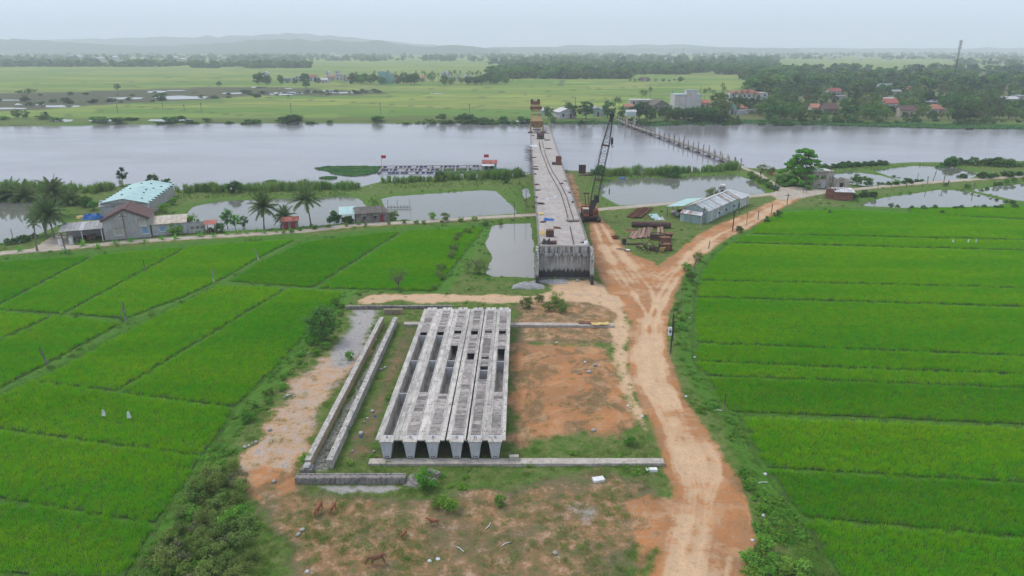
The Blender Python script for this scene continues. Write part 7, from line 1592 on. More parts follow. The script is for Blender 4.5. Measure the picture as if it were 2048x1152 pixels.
far_house(1926, 188, 9, 6, 4.4, 'flat', CREAMW, WHITEW, 'pale lilac shed standing above the trees', wins=False); far_house(2020, 207, 11, 7, 3.2, 'gable', REND_L, ZINC, 'pale cyan roofs near the right edge', rh=1.6); far_house(2046, 206, 8, 8, 5, 'flat', REND_L, CYAN_W, 'grey walled house at the right edge', rz=.2); far_house(1851, 165, 9, 6, 3.5, 'gable', WHITEW, ZINC, 'small white roof far back in the trees', rh=1.2); far_house(1888, 170, 12, 6, 3.5, 'gable', CREAMW, YEL, 'pale yellow roof far back beside the mast', rh=1.2); far_house(1705, 168, 9, 6, 4, 'gable', WHITEW, TILE, 'pinkish house far back in the trees', rh=1.5)
# hamlet among the fields
far_house(531, 161, 6.5, 8, 8.5, 'end', WHITEW, WHITEW, 'tall narrow white house standing alone at the left of the hamlet', rh=2.2, floors=2); far_house(575, 163, 10, 7, 4.0, 'flat', REND_L, WHITEW, 'low white building in the hamlet'); far_house(597, 163.5, 7, 7, 6.5, 'flat', WHITEW, CYAN_W, 'two-storey white house in the hamlet', floors=2); far_house(623, 162, 11, 8, 4.8, 'gable', WHITEW, TILE, 'house with wide dark red roof in the hamlet', rh=2.4); far_house(646, 166, 11, 7, 3.6, 'gable', WHITEW, ZINC, 'house with a bright white roof in the hamlet', rh=1.6)
far_house(661, 161, 8, 7, 4.4, 'gable', CREAMW, TILE_O, 'orange-roofed house in the hamlet', rh=2); b = far_house(675, 160, 5.5, 6, 11.0, 'flat', GREYT, REND, 'grey tower house rising over the hamlet', floors=3); far_house(686, 161, 8, 7, 7.0, 'flat', WHITEW, CYAN_W, 'white block right of the grey tower house', floors=2); far_house(656, 158, 6, 6, 8, 'end', WHITEW, WHITEW, 'white gabled house left of the grey tower house', rh=2, floors=2); far_house(697, 164, 7, 6, 3, 'gable', WHITEW, TILE, 'red roof at the right end of the hamlet', rh=1.5)
b = far_house(765, 167.5, 9.5, 12, 13.0, 'flat', TEALW, TEALW, 'tall blank teal building rising from the fields', wins=False, name='teal_building', cat='building', rz=-.15); MB().bb(4.6, 10.5, 1, 11, -.3, 11.2).build('side_block', TEALW, b); MB().bb(4.5, 10.6, .9, 11.1, 11.203, 11.5).build('parapet', CYAN_W, b); MB().bb(-4, 1, 2, 6, 13.36, 13.7).build('roof_box', CYAN_W, b)
far_house(790, 164, 8, 6, 4.5, 'gable', WHITEW, TILE, 'white and red house right of the teal building', rh=2.2); far_house(892, 160, 12, 9, 8.5, 'hip', WHITEW, FIBRO, 'white house showing through the palm grove', rh=2.5, floors=2); far_house(917, 162, 5, 5, 6.5, 'end', WHITEW, FIBRO, 'small white gable in the palm grove', rh=2); far_house(935, 161, 7, 6, 5.5, 'gable', REND_L, FIBRO, 'grey roofed house at the right of the palm grove', rh=2); far_house(842, 163, 8, 6, 4.5, 'gable', CREAMW, TILE_O, 'faint orange roof behind the teal building trees', rh=2)
far_house(1122, 150, 15, 8, 4, 'gable', WHITEW, ZINC, 'long white roof at the edge of the far wood', rh=1.5); far_house(1290, 163, 10, 6, 3.5, 'gable', CREAMW, TILE_D, 'low hut on the islet in the fields', rh=1.6); far_house(1236, 142, 12, 8, 8, 'end', WHITEW, WHITEW, 'white gable in the far wood', rh=4)
for i in range(190):
    py = random.choice((106.5, 107.5, 108.5, 110, 112, 115, 118, 121, 124)) + random.uniform(-.6, .6); px = random.uniform(-40, 2090)
    if 560 < px < 980 and py > 117: continue
    if py > 116 and 1540 < px < 2048: py = 116
    w = random.uniform(12, 26); far_house(px, py, w, 12, random.uniform(6, 15), random.choice(('gable', 'flat', 'gable')), random.choice((WHITEW, WHITEW, CREAMW, GREYT)), random.choice((WHITEW, TILE_O, FIBRO, WHITEW)), 'tiny pale house lost in the hazy distance', group='tiny far houses in the haze', wins=False, rh=3)
for i, (px, py) in enumerate(((20, 131), (36, 132), (52, 129), (100, 132), (150, 133), (170, 130), (300, 132), (430, 131), (460, 130), (1990, 128), (1955, 129), (2012, 129), (1660, 120), (1720, 121), (1780, 120), (1860, 119))):
    far_house(px, py, random.uniform(10, 16), 9, random.uniform(5, 8), random.choice(('gable', 'flat')), random.choice((WHITEW, CYAN_W, CREAMW)), random.choice((ZINC, TILE_O, FIBRO)), 'small pale house at the edge of the far tree belt', group='pale houses along the far tree belt', wins=False, rh=2.5)

# trees
T_D = tree_set('dark_tree', LEAF_D, 4, h=10, rx=4.2, base=1.8, nclump=34, per=34, size=.55); T_M = tree_set('mid_tree', LEAF_M, 4, h=10, rx=4.0, base=1.6, nclump=34, per=34, size=.5); T_O = tree_set('olive_tree', LEAF_O, 3, h=10, rx=3.6, base=2.0, nclump=32, per=30, size=.5); T_C = tree_set('cone_tree', LEAF_D, 2, h=10, rx=3.2, base=.8, nclump=32, per=32, size=.5, shape='cone'); T_U = tree_set('umbrella_tree', LEAF_D, 2, h=10, rx=6.0, base=4.0, nclump=36, per=34, size=.55, shape='umbrella', squash=.45)
def hides(px, py, h):
    y = G(px, py)[1]; ph = h * ppm(y); pw = h * .38 * ppm(y)
    for (hx, hy, hw, hh) in HOUSES_PX:
        if hy < py and abs(hx - px) < pw + hw * .35 and hy - hh * .75 > py - ph: return True
    return False
NAMES = {id(T_D): ('dark tree', 'dark'), id(T_M): ('mid', 'mid green'), id(T_O): ('olive', 'olive')}
def far_tree(px, py, h, sets, label, group, wide=1.0, force=False):
    y = G(px, py)[1]; q = ppm(y)
    for (hx, hy, hw, hh) in HOUSES_PX:
        if hy < py and abs(hx - px) < h * .30 * q + hw * .3: h = min(h, (py - (hy - hh * .68)) / q)
    if h < 2.2: return
    cr_tree(px, py, h, sets, label, group=group, wide=wide)
for (px, py, h, st, lab) in ((1150, 237, 7, T_D, 'dark round tree hiding the white shed corner'), (1172, 238, 10, T_D, 'big dark round tree right of the white shed'), (1215, 236, 9.5, T_D, 'large dark round tree next to the crane tip'), (1138, 224, 6, T_D, 'round tree behind the white shed'), (1097, 238, 7, T_M, 'leafy tree beside the gantry on the far bank'), (1106, 242, 4.5, T_M, 'bright bush-like tree at the water right of the gantry'),
        (1278, 243, 11, T_D, 'broad dark tree right of the sluice tower'), (1300, 243, 8, T_D, 'dark tree joined to the broad one by the sluice tower'), (1245, 238, 7, T_D, 'dark tree left of the sluice tower'), (1352, 242, 9, T_U, 'spreading tiered tree below the large pale building'), (1390, 243, 10, T_U, 'second spreading tree below the large pale building'), (1425, 243, 10, T_D, 'dark tree right of the spreading trees'), (1448, 240, 13, T_O, 'tall greyish tree before the teal house'), (1432, 228, 12, T_O, 'greyish tree behind the riverside row'),
        (1540, 240, 10, T_D, 'dark tree right of the white awnings'), (1700, 240, 8, T_U, 'light tiered tree at the river bank in the village'), (1766, 232, 7, T_O, 'pale-branched tree beside the red house')):
    cr_tree(px, py, h, st, lab, wide=1.15)
r = random.Random(5)
rows = [(241, 1330, 1480, 18, 7), (228, 1440, 1560, 12, 9), (236, 1300, 1420, 10, 6), (241, 1545, 1780, 20, 8), (240, 1800, 2100, 20, 8), (233, 1500, 1790, 24, 9), (231, 1800, 2100, 22, 9), (225, 1400, 1640, 13, 9), (222, 1690, 2100, 20, 10), (214, 1420, 2100, 34, 10), (206, 1540, 2100, 29, 10), (197, 1530, 2100, 24, 11)]
cnt = 0
for py, x0, x1, n, h in rows:
    for k in range(n):
        px = x0 + (x1 - x0) * (k + r.uniform(.1, .9)) / n; q = py + r.uniform(-3, 3); t_ = r.random()
        st, nm = (T_D, 'dark') if t_ < .36 else (T_M, 'mid green') if t_ < .66 else (T_O, 'olive') if t_ < .9 else (T_C, 'pointed dark')
        far_tree(px, q, h * r.uniform(.7, 1.15), st, '%s broadleaf tree in the riverside village wood' % nm, 'trees of the riverside village', r.uniform(.9, 1.25))
for k in range(78):     # hamlet and palm grove trees
    px = r.uniform(690, 1045) if k > 12 else r.uniform(515, 640); far_tree(px, 167 + r.uniform(-4, 3.5), r.uniform(7, 12), r.choice((T_D, T_M, T_D)), 'dark broadleaf tree of the hamlet in the fields', 'trees of the hamlet in the fields', 1.2)
PF = palm_crown('far_palm_fronds', 14, 2.6, 61, droop=.9, leaflets=7, lw=.16, ll=1.2); PF.materials.append(PALM)
def far_palm(px, py, h, label, group=None):
    tm, top = palm_trunk(h, .14, int(px * 3), .05); tm.materials.append(PBARK); o = plant('palm_tree', label, 'palm', px, py, [('trunk', tm, PBARK, 0)], 1, group=group); obj('fronds', PF, None, o, top); return o
for (px, py, h, lab) in ((1282, 218, 10.5, 'palm behind the cream house, left of three'), (1289, 218, 10, 'palm behind the cream house, middle of three'), (1300, 218, 12, 'tallest palm behind the cream house'), (1230, 232, 8.5, 'left of two thin palms by the crane tip'), (1238, 232, 8.5, 'right of two thin palms by the crane tip'), (1408, 214, 10, 'palm right of the large pale building'), (1417, 214, 11, 'palm next to the red roof in the village'), (1441, 210, 13, 'tall palm left of the white villa'), (1446, 212, 11, 'palm left of the villa, lower'), (1424, 212, 9, 'short palm by the red roof'),
        (1470, 212, 8, 'left palm in front of the white villa'), (1483, 213, 9, 'second palm in front of the white villa'), (1494, 212, 9, 'middle palm in front of the white villa'), (1506, 213, 8, 'right palm in front of the white villa'), (1921, 236, 15, 'tall leaning palm at the river bank on the right'), (1932, 234, 16, 'second tall palm at the river bank on the right'), (1972, 230, 13, 'palm in the riverside wood near the right edge'), (1990, 232, 12, 'palm near the right edge beside another')): far_palm(px, py, h, lab)
for k in range(46): far_palm(r.uniform(700, 1040), 165 + r.uniform(-3, 2), r.uniform(8, 12), 'slim palm in the grove of the hamlet', 'palms of the hamlet grove')
for k in range(46):
    px, py = r.uniform(1500, 2120), r.uniform(162, 232)
    if not hides(px, py, 10): far_palm(px, py, r.uniform(8, 13), 'palm rising out of the riverside village wood', 'palms of the riverside village')
for k in range(40): px = r.uniform(-60, 860); bush(px, 241 + r.uniform(-1.5, 3.5), r.uniform(1.2, 2.8), B_DARK + B_MID, 'dark bush along the far river bank', 'bushes along the far river bank', 'bank_bush', wide=2.4)
for k in range(26): px = r.uniform(860, 1060); bush(px, 242 + r.uniform(-1.5, 2.5), r.uniform(2.0, 4.0), B_DARK + B_MID, 'dark bush on the far bank left of the bridge end', 'bushes on the far bank by the bridge', 'bank_bush', wide=1.6)
for k in range(70):
    px, py = r.uniform(1090, 2080), 245 + r.uniform(-3, 2); bush(px, py, r.uniform(1.2, 3.0), B_DARK + B_MID, 'low bush at the water edge below the village', 'low bushes at the village water edge', 'bank_bush', wide=1.7)
for k in range(70):
    px = r.uniform(-60, 760); py = 181 + r.uniform(0, 34) * (1 - px / 900) ; bush(px, py, r.uniform(1.2, 3.0), B_DARK + B_DRY, 'dark scrub in the marsh across the river', 'scrub in the marsh', 'marsh_bush', wide=2.2)
for (px, py, h, lab) in ((34, 236, 5, 'round tree at the far left bank'), (52, 237, 4.5, 'second round tree at the far left bank'), (92, 238, 4, 'third round tree at the far left bank'), (235, 181, 6, 'lone tree in the marsh'), (57, 189, 5, 'lone bushy tree at the marsh edge'), (438, 173, 5, 'lone tree at the right end of the marsh'), (613, 177, 8, 'bushy tree below the hamlet'), (1360, 164, 6, 'dark tree on the islet in the fields'), (510, 157, 6, 'small tree left of the hamlet'), (536, 163, 8, 'round dark tree next to the tall white house'), (560, 164, 7, 'dark tree between white houses of the hamlet')): cr_tree(px, py, h, T_D, lab, wide=1.3)
for k in range(9): cr_tree(1258 + k * 13 + r.uniform(-4, 4), 163 + r.uniform(-1.5, 1.5), r.uniform(2.5, 5), T_O, 'low tree on the islet in the fields', group='low trees on the field islet', wide=1.6)
# far woods that read as one mass
WOOD_P = []
for i in range(4):
    me, C = crown_mesh('wood_crown', 10, 5.0, .6, 18, 20, 1.5, 800 + i, cr=.42); me.materials.append(LEAF_D if i % 2 else LEAF_M); WOOD_P.append(proto('wood_tree', me, None if False else LEAF_D))
def wood(name, label, boxes, seed, s0, s1):
    r = np.random.default_rng(seed); pts = []
    for (x0, x1, y0, y1, n) in boxes:
        k = 0
        while k < n:
            px, py = r.uniform(x0, x1), y0 + (y1 - y0) * r.random(); k += 1
            if fbm(np.array([px / 46.0]), np.array([py / 3.0 + seed * 7]), 1.0, 2)[0] > .36: pts.append(G(px, py) + (0,))
    P = np.array(pts); m = len(P); s = s0 * .6 + (s1 - s0 * .6) * r.random(m) ** 1.6; rot = np.zeros((m, 3)); rot[:, 2] = r.random(m) * 6.28
    return scatter(name, P, rot, np.stack([s * 1.3, s * 1.3, s], -1), WOOD_P, label, 'wood')
wood('far_wood', 'far tree belt at the left edge of the rice plain', [(-300, 380, 131, 134, 420), (380, 618, 132.5, 136.5, 300), (-300, 560, 126, 131, 260)], 1, .8, 1.5)
wood('far_wood', 'broad far wood in the middle beyond the fields', [(980, 1260, 146, 158, 520), (1250, 1500, 140, 149, 420), (1000, 1560, 130, 144, 620), (1480, 1620, 146, 160, 200)], 2, .8, 1.45)
wood('far_wood', 'hazy far tree belt right behind the plain', [(1540, 2400, 116, 119, 420), (1905, 2400, 124, 131, 260), (1560, 2400, 143, 150, 420), (1495, 2400, 157, 176, 420), (1498, 2400, 176, 192, 190), (2090, 2400, 170, 242, 160)], 3, .8, 1.5)
wood('distant_wood', 'hazy band of trees along the foot of the hills', [(-300, 2400, 105.5, 109, 1100), (-300, 2400, 109, 115, 1300), (-300, 1000, 115, 123, 760), (980, 1560, 115, 130, 700)], 4, 1.0, 1.9)
# masts and poles
tb = G3(1904, 176); mast = thing('telecom_mast', 'tall thin guyed telecom mast rising from the village trees', 'mast', tb); Hm = at(1916.5, 80, tb.y).z
m = MB()
for k in range(26):
    for j in range(3):
        a = [Vector((cos(2.094 * q) * .55, sin(2.094 * q) * .55, 0)) for q in (j, j + 1)]; z0, z1 = Hm * k / 26, Hm * (k + 1) / 26
        m.bar(a[0] + Vector((0, 0, z0)), a[0] + Vector((0, 0, z1)), .16); m.bar(a[0] + Vector((0, 0, z0)), a[1] + Vector((0, 0, z1)), .1)
m.build('lattice', STEEL, mast)
for z_ in (.97, .91, .84):
    for j in range(3): MB().box((cos(2.094 * j) * 1.3, sin(2.094 * j) * 1.3, Hm * z_), (.5, .5, 2.2)).build('antenna', WHITEW, mast)
MB().tube([(-1.1, -.8, Hm * .80), (-1.1, -1.1, Hm * .80)], 1.0, 14).build('dish', WHITEW, mast)
for j in range(3): MB().bar((cos(2.094 * j + .5) * 20, sin(2.094 * j + .5) * 20, 0), (0, 0, Hm * .75), .06).build('guy_wire', STEEL, mast)
mb_ = G3(1366, 113); o = thing('far_mast', 'faint thin mast on the hazy horizon', 'mast', mb_); hm_ = at(1366, 95, mb_.y).z; MB().bar((0, 0, 0), (0, 0, hm_), 1.2).build('shaft', STEEL, o)
for z_ in (.7, .9): MB().bb(-2, 2, -.6, .6, hm_ * z_, hm_ * z_ + 1.4).build('platform', STEEL, o)
def pole(px, py, pt, label, name='utility_pole', arm=True, w=.26, mat=None, lean=0.0, box=False, group=None, z=0.0):
    x, y = G(px, py, z); h = at(px, pt, y).z - z; zz = gz1(x, y) if y < 390 else 0
    o = thing(name, label, 'pole', (x, y, zz), 0.0, group); o.rotation_euler.y = lean
    m = MB(); m.tube([(0, 0, -.4), (0, 0, h - zz)], [w * .55, w * .38], 8); m.build('shaft', mat or CONC_OLD, o)
    if arm: MB().bb(-.7, .7, -.07, .07, h - zz - .5, h - zz - .38).build('cross_arm', STEEL, o); [MB().tube([(q, 0, h - zz - .38), (q, 0, h - zz - .18)], .07, 6).build('insulator', WHITE, o) for q in (-.6, .6)]
    return o
for i, (px, py, pt) in enumerate(((236, 227, 210), (326, 219, 206), (369, 222, 209), (404, 228, 205), (583, 232, 206), (761, 228, 206), (939, 228, 208), (1150, 226, 195), (1344, 200, 182), (1400, 196, 172))):
    pole(px, py, pt, 'utility pole number %s from the left in the fields across the river' % ('one', 'two', 'three', 'four', 'five', 'six', 'seven', 'eight', 'nine', 'ten')[i], w=.4, arm=True)
# hills in the haze
HILL = M('hill_wood', (0.06, 0.09, 0.05), (0.05, 0.07, 0.04), .002, .95, bmp=0)
def hills(label, D, prof, depth=1500, seed=0):
    """a ridge about D metres off; prof: (px, py) of its skyline"""
    xs_ = np.linspace(prof[0][0], prof[-1][0], 160); ys_ = np.interp(xs_, [p[0] for p in prof], [p[1] for p in prof]); vs = []; fs = []; r = np.random.default_rng(seed)
    nz = fbm(xs_ / 30, np.full_like(xs_, seed * 3.3), 1.0, 3); ys_ = ys_ - (nz - .5) * 5
    for i, (px, py) in enumerate(zip(xs_, ys_)):
        p = at(px, min(py, 96.5), D); rows_ = 8
        for j in range(rows_):
            f = j / (rows_ - 1) * 2 - 1; hgt = max(p.z, 2) * (1 - f * f) ** .8; jx = (fbm(np.array([px / 20 + j * 3.1]), np.array([seed * 1.7]), 1.0)[0] - .5) * .35 * (1 - abs(f))
            vs.append((p.x * (1 + f * depth / D), D + f * depth, -2 + hgt * (1 + jx * (abs(f) > .1))))
    rows_ = 8
    for i in range(159):
        for j in range(rows_ - 1): fs.append((i * rows_ + j, (i + 1) * rows_ + j, (i + 1) * rows_ + j + 1, i * rows_ + j + 1))
    me = bpy.data.meshes.new('hills'); me.from_pydata(vs, [], fs); me.update(); me.polygons.foreach_set('use_smooth', np.ones(len(me.polygons), bool)); tag(obj('hills', me, HILL), label, kind='structure')
hills('nearer hazy ridge on the left', 5200, [(-700, 96), (-300, 85), (0, 78), (120, 82), (300, 92), (420, 86), (500, 80), (560, 78), (640, 80), (720, 82), (765, 80), (800, 88), (860, 92), (900, 88), (935, 91), (980, 96), (1000, 97)], 900, 1)
hills('pale low ridge in the middle distance', 6300, [(900, 97), (1000, 95), (1080, 93), (1150, 101), (1250, 97), (1400, 96), (1600, 97)], 700, 2)
hills('faint tall ridge behind, nearly lost in haze', 7600, [(-900, 88), (0, 78), (400, 74), (560, 68), (640, 70), (760, 80), (900, 94), (1000, 97), (1150, 91), (1260, 90), (1370, 88), (1450, 94), (1560, 95), (1700, 96.5), (1900, 96), (2100, 95), (2700, 96)], 900, 3)
# ------------------------------------------------------------------ posts, litter, bags
for (px, py, pt, lab, kw) in ((1341, 707, 628, None, {}),):
    o = pole(px, py, pt, 'dark thin post with a white meter box beside the dirt road', mat=STEEL, arm=False, w=.2); h_ = 5.0
    MB().bb(-.5, -.08, -.14, .14, 2.6, 3.7).build('meter_box', PLASTIC, o); MB().bb(.0, .16, -.12, .12, 1.9, 4.6).build('conduit', STEEL, o); MB().bb(-.42, -.16, -.16, -.143, 3.0, 3.4).build('meter_window', GLASS, o)
    m = MB(); m.tube([(0, 0, 4.7), (-.35, 0, 5.1), (-.55, 0, 4.6), (-.45, 0, 3.8)], .04, 6); m.build('cable', STEEL, o)
for (px, py, pt, lab, ln, arm) in ((1465, 462, 422, 'dark utility pole on the right verge of the branch road', .0, True), (1493, 450, 424, 'thin fence post behind the dark pole on the branch road', 0, False), (1516, 437, 422, 'short post on the branch road verge', 0, False), (1402, 453, 414, 'leaning pole at the corner of the long shed', .10, True), (1543, 425, 408, 'post near the top of the branch road', 0, False), (1574, 409, 387, 'wooden pole at the road junction', 0, True),
      (1606, 388, 368, 'thin post on the left of the lane before the brick hut', 0, False), (1612, 388, 372, 'second thin post before the brick hut', 0, False), (1866, 362, 342, 'leaning pole in front of the corner pond', .15, False), (1887, 367, 345, 'upright pole on the right lane', 0, True), (1782, 378, 360, 'thin pole on the lane beside the small pond', 0, False), (1755, 380, 364, 'thin pole right of the brick huts', 0, False), (1812, 376, 366, 'short pole on the right lane verge', 0, False), (1947, 381, 365, 'pole on the dyke between right hand ponds', 0, False), (1855, 371, 352, 'slanting pole at the lane beside the corner pond', -.12, False),
      (1748, 412, 396, 'stake standing in the long pond', 0, False), (1835, 358, 346, 'stake at the near edge of the corner pond', 0, False), (1417, 496, 482, 'short leaning concrete post at the road bend', .12, False), (1387, 541, 515, 'leaning concrete post above the rice on the bend', .15, False), (1363, 600, 575, 'small stake on the road shoulder', 0, False), (1361, 626, 596, 'thin dark stake above the meter post', 0, False), (1449, 816, 786, 'thin pole by the sandy path at the right', 0, False), (1052, 428, 380, 'tall thin pole left of the bridge deck', 0, False), (1029, 441, 404, 'thin pole with stay beside the square pond', 0, False),
      (427, 559, 538, 'pale upright stub post on the grassy bund', 0, False), (517, 517, 496, 'pale leaning stub post on the grassy bund', -.22, False), (252, 638, 603, 'grey concrete post with a brace at the bund corner', 0, False), (94, 724, 694, 'leaning grey concrete post in the left rice', -.22, False), (290, 540, 519, 'thin dark stake in the left rice', 0, False), (132, 504, 466, 'leaning wooden pole at the farm gate', -.06, True), (254, 482, 428, 'wooden pole against the gabled house', 0, True), (28, 486, 458, 'thin pole in the left pond bank', 0, False)):
    thin = not arm and ('thin' in lab or 'stake' in lab); pole(px, py, pt, lab, name='utility_pole' if arm else 'post', arm=arm, w=.16 if thin else .26, mat=WOOD if (thin or 'wooden' in lab) else (STEEL if 'dark' in lab else STRIP if 'pale' in lab else CONC_OLD), lean=ln)
p = G3(235, 634); o = MB().bar((0, 0, -.3), (1.2, .2, 2.2), .12).build('brace_pole', WOOD); o.location = (p.x, p.y, -.4); tag(o, 'slanting wooden brace beside the grey bund post', 'brace')
def bag(px, py, label, s_=.6, group=None, z=-.1):
    x, y = G(px, py, z); o = thing('white_bag', label, 'bag', (x, y, z - .35), random.uniform(0, 3), group)
    MB().bar((0, 0, -.3), (.03, 0, .9), .04).build('stick', WOOD, o); m = MB(); m.add([(-.22, 0, .25), (.18, -.12, .2), (.22, .12, .25), (-.12, .14, .2), (-.14, 0, .95), (.12, -.04, .85), (.02, .1, 1.05)], [(0, 1, 5, 4), (1, 2, 6, 5), (2, 3, 4, 6), (3, 0, 4), (4, 5, 6), (3, 2, 1, 0)]); m.build('bag', PLASTIC, o); o.scale = (s_ / .6,) * 3
bag(208, 829, 'white plastic bag on a stick in the left rice, left of a pair'); bag(258, 834, 'white plastic bag on a stick in the left rice, right of a pair')
for px, w_ in ((1906, 'leftmost'), (1937, 'middle'), (1952, 'rightmost')): bag(px, 483, 'white flag rag in the right rice, %s of three' % w_, .55)
lit = [(1436, 818, 'white plastic pipe lying on the verge by the sandy path', 'bar'), (1372, 793, 'crumpled white paper by the road', 'c'), (1380, 632, 'white scrap on the slope above the meter post', 'c'), (1390, 706, 'grey rag hanging at the rice edge', 'c'), (1531, 942, 'white torn bag at the corner of the rice on the right', 'c'), (1526, 962, 'curved white strip on the right slope', 'bar'), (1522, 985, 'second white strip on the right slope', 'bar'), (1602, 1035, 'small white piece at the rice corner', 'c'), (1527, 1031, 'white speck on the right bank', 'c'), (1505, 1081, 'white litter among low shrubs', 'c'), (1285, 833, 'white litter on the left shoulder of the road', 'c'), (1256, 812, 'pale sheet of litter beside the yard', 'c'),
       (1515, 455, 'white rags on a stick at the road verge', 'c'), (976, 1053, 'white stick on the bare ground', 'bar'), (920, 1099, 'long white strip on the bare ground', 'bar'), (1013, 1087, 'white strip near the bottom middle', 'bar'), (859, 1122, 'white litter right of the big cow', 'c'), (876, 1118, 'small pale litter near the big cow', 'c'), (614, 1144, 'white dot of litter at the bottom left', 'c'), (722, 876, 'blue plastic bag in the grass left of girders', 'b'), (750, 834, 'second blue plastic bag in the grass left of girders', 'b'), (752, 680, 'white pebble-like litter left of the girders', 'c'), (1113, 685, 'grey crushed sheet on the yard', 'c'),
       (1170, 725, 'bluish plastic on the orange yard', 'c'), (742, 374, 'white bag on the grassy dyke between ponds', 'c'), (1270, 349, 'white buoy on the middle pond bank', 'c'), (686, 588, 'white bag at the corner of the left rice', 'c'), (74, 514, 'white litter below the lane at left', 'c'), (1640, 400, 'white litter on the grass below the junction', 'c'), (1530, 408, 'white litter on the branch road verge', 'c'), (1090, 546, 'beige boulder at the right wing wall', 's'), (1155, 562, 'pale boulder before the abutment', 's')]
for i, (px, py, lab, kd) in enumerate(lit):
    x, y = G(px, py); z = gz1(x, y)
    if kd == 's': stone(px, py, .9, lab); continue
    m = MB()
    if kd == 'bar': m.tube([(-.5, 0, .04), (-.1, .08, .06), (.45, -.05, .04)], .035, 6)
    else: m = crumple(200 + i, .17, .15, .14)
    o = m.build('litter', BLUE_T if kd == 'b' else PLASTIC); o.location = (x, y, z + .02); o.rotation_euler = (0, 0, i * 1.3); tag(o, lab, 'litter')
# parked motorbike-like blue load and orange sign at the junction
o = thing('motorbike', 'motorbike with a blue load parked at the lane junction', 'motorbike', G3(1552, 381, .15), .4)
for x in (-.6, .6): MB().tube([(x, -.06, .3), (x, .06, .3)], .3, 14).build('wheel', STEEL, o)
MB().bar((-.6, 0, .35), (.5, 0, .6), .14).build('frame', STEEL, o); MB().bb(-.5, .1, -.16, .16, .68, .82).build('seat', STEEL, o); MB().bar((.5, 0, .6), (.62, 0, 1.05), .08).build('fork', STEEL, o); MB().bar((.55, -.35, 1.05), (.55, .35, 1.05), .06).build('handlebar', STEEL, o); crumple(301, .5, .35, .5).build('load', BLUE_T, o).location = (-.45, 0, .75)
o = thing('road_sign', 'small orange sign on a stake near the footbridge path', 'sign', G3(1542, 356, 0)); MB().bar((0, 0, -.2), (0, 0, 1.7), .08).build('stake', WOOD, o); MB().bb(-.5, .5, -.05, 0, 1.1, 1.8).build('board', ORANGE, o)
def person(px, py, label, shirt, rz, z=.15):
    x, y = G(px, py, z); me = bpy.data.meshes.new('person'); v = [(0, 0, .95), (0, 0, 1.15), (0, 0, 1.4), (0, 0, 1.5), (0, .02, 1.66), (-.1, 0, .9), (-.11, .06, .5), (-.12, .0, .06), (-.12, .13, .03), (.1, 0, .9), (.11, -.06, .5), (.12, -.1, .06), (.12, .04, .03), (-.19, 0, 1.36), (-.25, .03, 1.08), (-.25, .13, .85), (.19, 0, 1.36), (.25, .0, 1.08), (.25, .08, .83)]
    e = [(0, 1), (1, 2), (2, 3), (3, 4), (0, 5), (5, 6), (6, 7), (7, 8), (0, 9), (9, 10), (10, 11), (11, 12), (2, 13), (13, 14), (14, 15), (2, 16), (16, 17), (17, 18)]; me.from_pydata(v, e, []); me.update()
    rad = [.14, .13, .14, .055, .105, .09, .065, .045, .04, .09, .065, .045, .04, .06, .045, .035, .06, .045, .035]; o = obj('person', me, shirt); o.location = (x, y, z); o.rotation_euler = (0, 0, rz); md = o.modifiers.new('skin', 'SKIN')
    for i, q in enumerate(rad): me.skin_vertices[0].data[i].radius = (q, q)
    me.skin_vertices[0].data[0].use_root = True; o.modifiers.new('sub', 'SUBSURF').levels = 1; tag(o, label, 'person')
person(1896, 371, 'person in blue clothes walking on the right hand lane', M('blue_cloth', (.06, .16, .34), (.05, .12, .26), 3, .9), .5); person(1521, 353, 'person in dark clothes on the footpath to the footbridge', STEEL, .2)
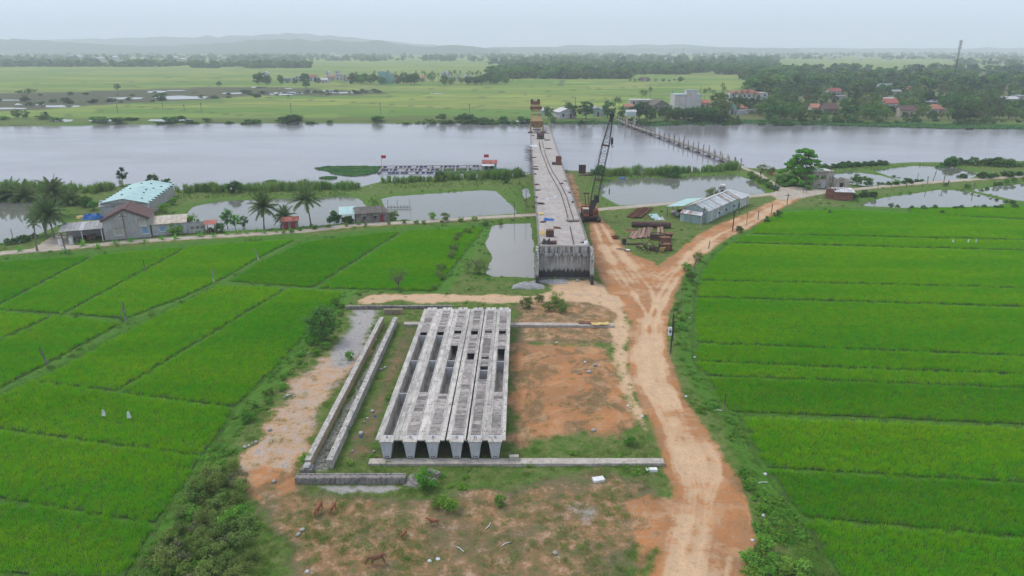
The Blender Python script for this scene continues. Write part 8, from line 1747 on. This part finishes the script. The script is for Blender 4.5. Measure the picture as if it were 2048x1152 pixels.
# ------------------------------------------------------------------ cattle
COW = M('reddish_brown_hide', (0.30, 0.125, 0.060), (0.22, 0.092, 0.048), 2.5, .9, kind='Object'); COW2 = M('dark_brown_hide', (0.235, 0.105, 0.055), (0.165, 0.078, 0.045), 2.5, .9, kind='Object'); PALE = M('pale_leg_hide', (0.52, 0.40, 0.31), (0.42, 0.31, 0.23), 4, .9, kind='Object'); HORN = M('horn', (.22, .19, .15), (.15, .13, .11), 5, .7, kind='Object')
def cow(px, py, label, s_, rz, grazing, mat, legm=None, stride=0.0):
    x, y = G(px, py); z = gz1(x, y); g = grazing
    hd = [(.76, 0, 1.02), (.98, 0, .80), (1.10, 0, .50), (1.17, 0, .24)] if g else [(.80, 0, 1.16), (1.00, 0, 1.32), (1.18, 0, 1.34), (1.42, 0, 1.18)]
    v = [(-.62, 0, 1.02), (-.30, 0, .96), (.10, 0, .92), (.48, 0, .98)] + hd + [(-.78, 0, 1.06), (-.88, 0, .78), (-.89, 0, .50)]
    e = [(0, 1), (1, 2), (2, 3), (3, 4), (4, 5), (5, 6), (6, 7), (0, 8), (8, 9), (9, 10)]; rad = [(.22, .27), (.28, .31), (.31, .34), (.24, .30), (.15, .20), (.125, .145), (.12, .125), (.09, .085), (.085, .085), (.03, .03), (.035, .035)]
    for sx, sy, bi in ((.46, .15, 3), (.46, -.15, 3), (-.60, .15, 0), (-.60, -.15, 0)):
        st = stride * (1 if (sx > 0) == (sy > 0) else -1); o_ = len(v)
        if sx > 0: v += [(sx, sy, .72), (sx + .03 + st * .5, sy, .40), (sx + st, sy, .06)]; rad += [(.105, .105), (.062, .062), (.05, .05)]
        else: v += [(sx + .10, sy, .76), (sx - .10 + st * .6, sy, .44), (sx - .04 + st, sy, .06)]; rad += [(.125, .125), (.062, .062), (.05, .05)]
        e += [(bi, o_), (o_, o_ + 1), (o_ + 1, o_ + 2)]
    me = bpy.data.meshes.new('cow'); me.from_pydata(v, e, []); me.update(); o = obj('cow', me, mat); o.location = (x, y, z); o.rotation_euler = (0, 0, rz); o.scale = (s_,) * 3; o.modifiers.new('skin', 'SKIN')
    for i, q in enumerate(rad): me.skin_vertices[0].data[i].radius = q
    me.skin_vertices[0].data[1].use_root = True; o.modifiers.new('sub', 'SUBSURF').levels = 2; o.modifiers['sub'].render_levels = 2
    hx, hz = (hd[2][0] - .05, hd[2][2] + .16) if g else (hd[1][0] + .05, hd[1][2] + .12)
    for sg in (-1, 1):
        MB().add([(hx, sg * .09, hz), (hx - .05, sg * .26, hz + .02), (hx + .04, sg * .25, hz - .05), (hx + .06, sg * .10, hz - .06), (hx - .03, sg * .2, hz + .05)], [(0, 1, 2, 3), (0, 4, 1), (4, 2, 1), (0, 3, 2, 4)]).build('ear', mat, o); MB().tube([(hx - .02, sg * .06, hz + .04), (hx - .02, sg * .12, hz + .14), (hx + .03, sg * .10, hz + .22)], [.03, .022, .008], 6).build('horn', HORN, o) if s_ > .65 else None
    if legm:
        for sx, sy in ((.46, .15), (.46, -.15), (-.64, .15), (-.64, -.15)):
            st = stride * (1 if (sx > 0) == (sy > 0) else -1); MB().tube([(sx + st * .52, sy, .40), (sx + st * .8, sy, .2), (sx + st, sy, .0)], [.07, .056, .06], 8).build('pale_stocking', legm, o)
    tag(o, label, 'cow', 'cattle grazing at the bottom of the yard'); return o
cow(755, 1130, 'large brown cow grazing with its head to the left', .76, pi + .28, True, COW2, None, .08); cow(638, 1026, 'brown cow grazing towards the camera, left of a pair', .72, -pi / 2 - .15, True, COW); cow(666, 1024, 'smaller brown cow beside the larger one, head down', .58, -pi / 2 - .2, True, COW)
cow(868, 1052, 'light brown calf with white legs walking to the left', .52, pi - .1, False, COW, PALE, .14); cow(808, 1076, 'small brown calf seen end-on between grazing cattle', .45, -pi / 2 - .35, False, COW)
# ------------------------------------------------------------------ the hazy air
hz = MB().bb(-9000, 9000, -300, 9000, -4.0, 330).build('haze', None); tag(hz, 'thin pale haze over the whole valley', kind='stuff')
hm = bpy.data.materials.new('haze_air'); hm.use_nodes = True; hnt = hm.node_tree
hnt.nodes.remove(hnt.nodes['Principled BSDF'])
pv = hnt.nodes.new('ShaderNodeVolumePrincipled'); pv.inputs['Color'].default_value = (0.88, 0.925, 1.0, 1); pv.inputs['Density'].default_value = 0.00022; pv.inputs['Anisotropy'].default_value = 0.0
hnt.links.new(pv.outputs[0], hnt.nodes['Material Output'].inputs['Volume'])
hz.data.materials.append(hm)
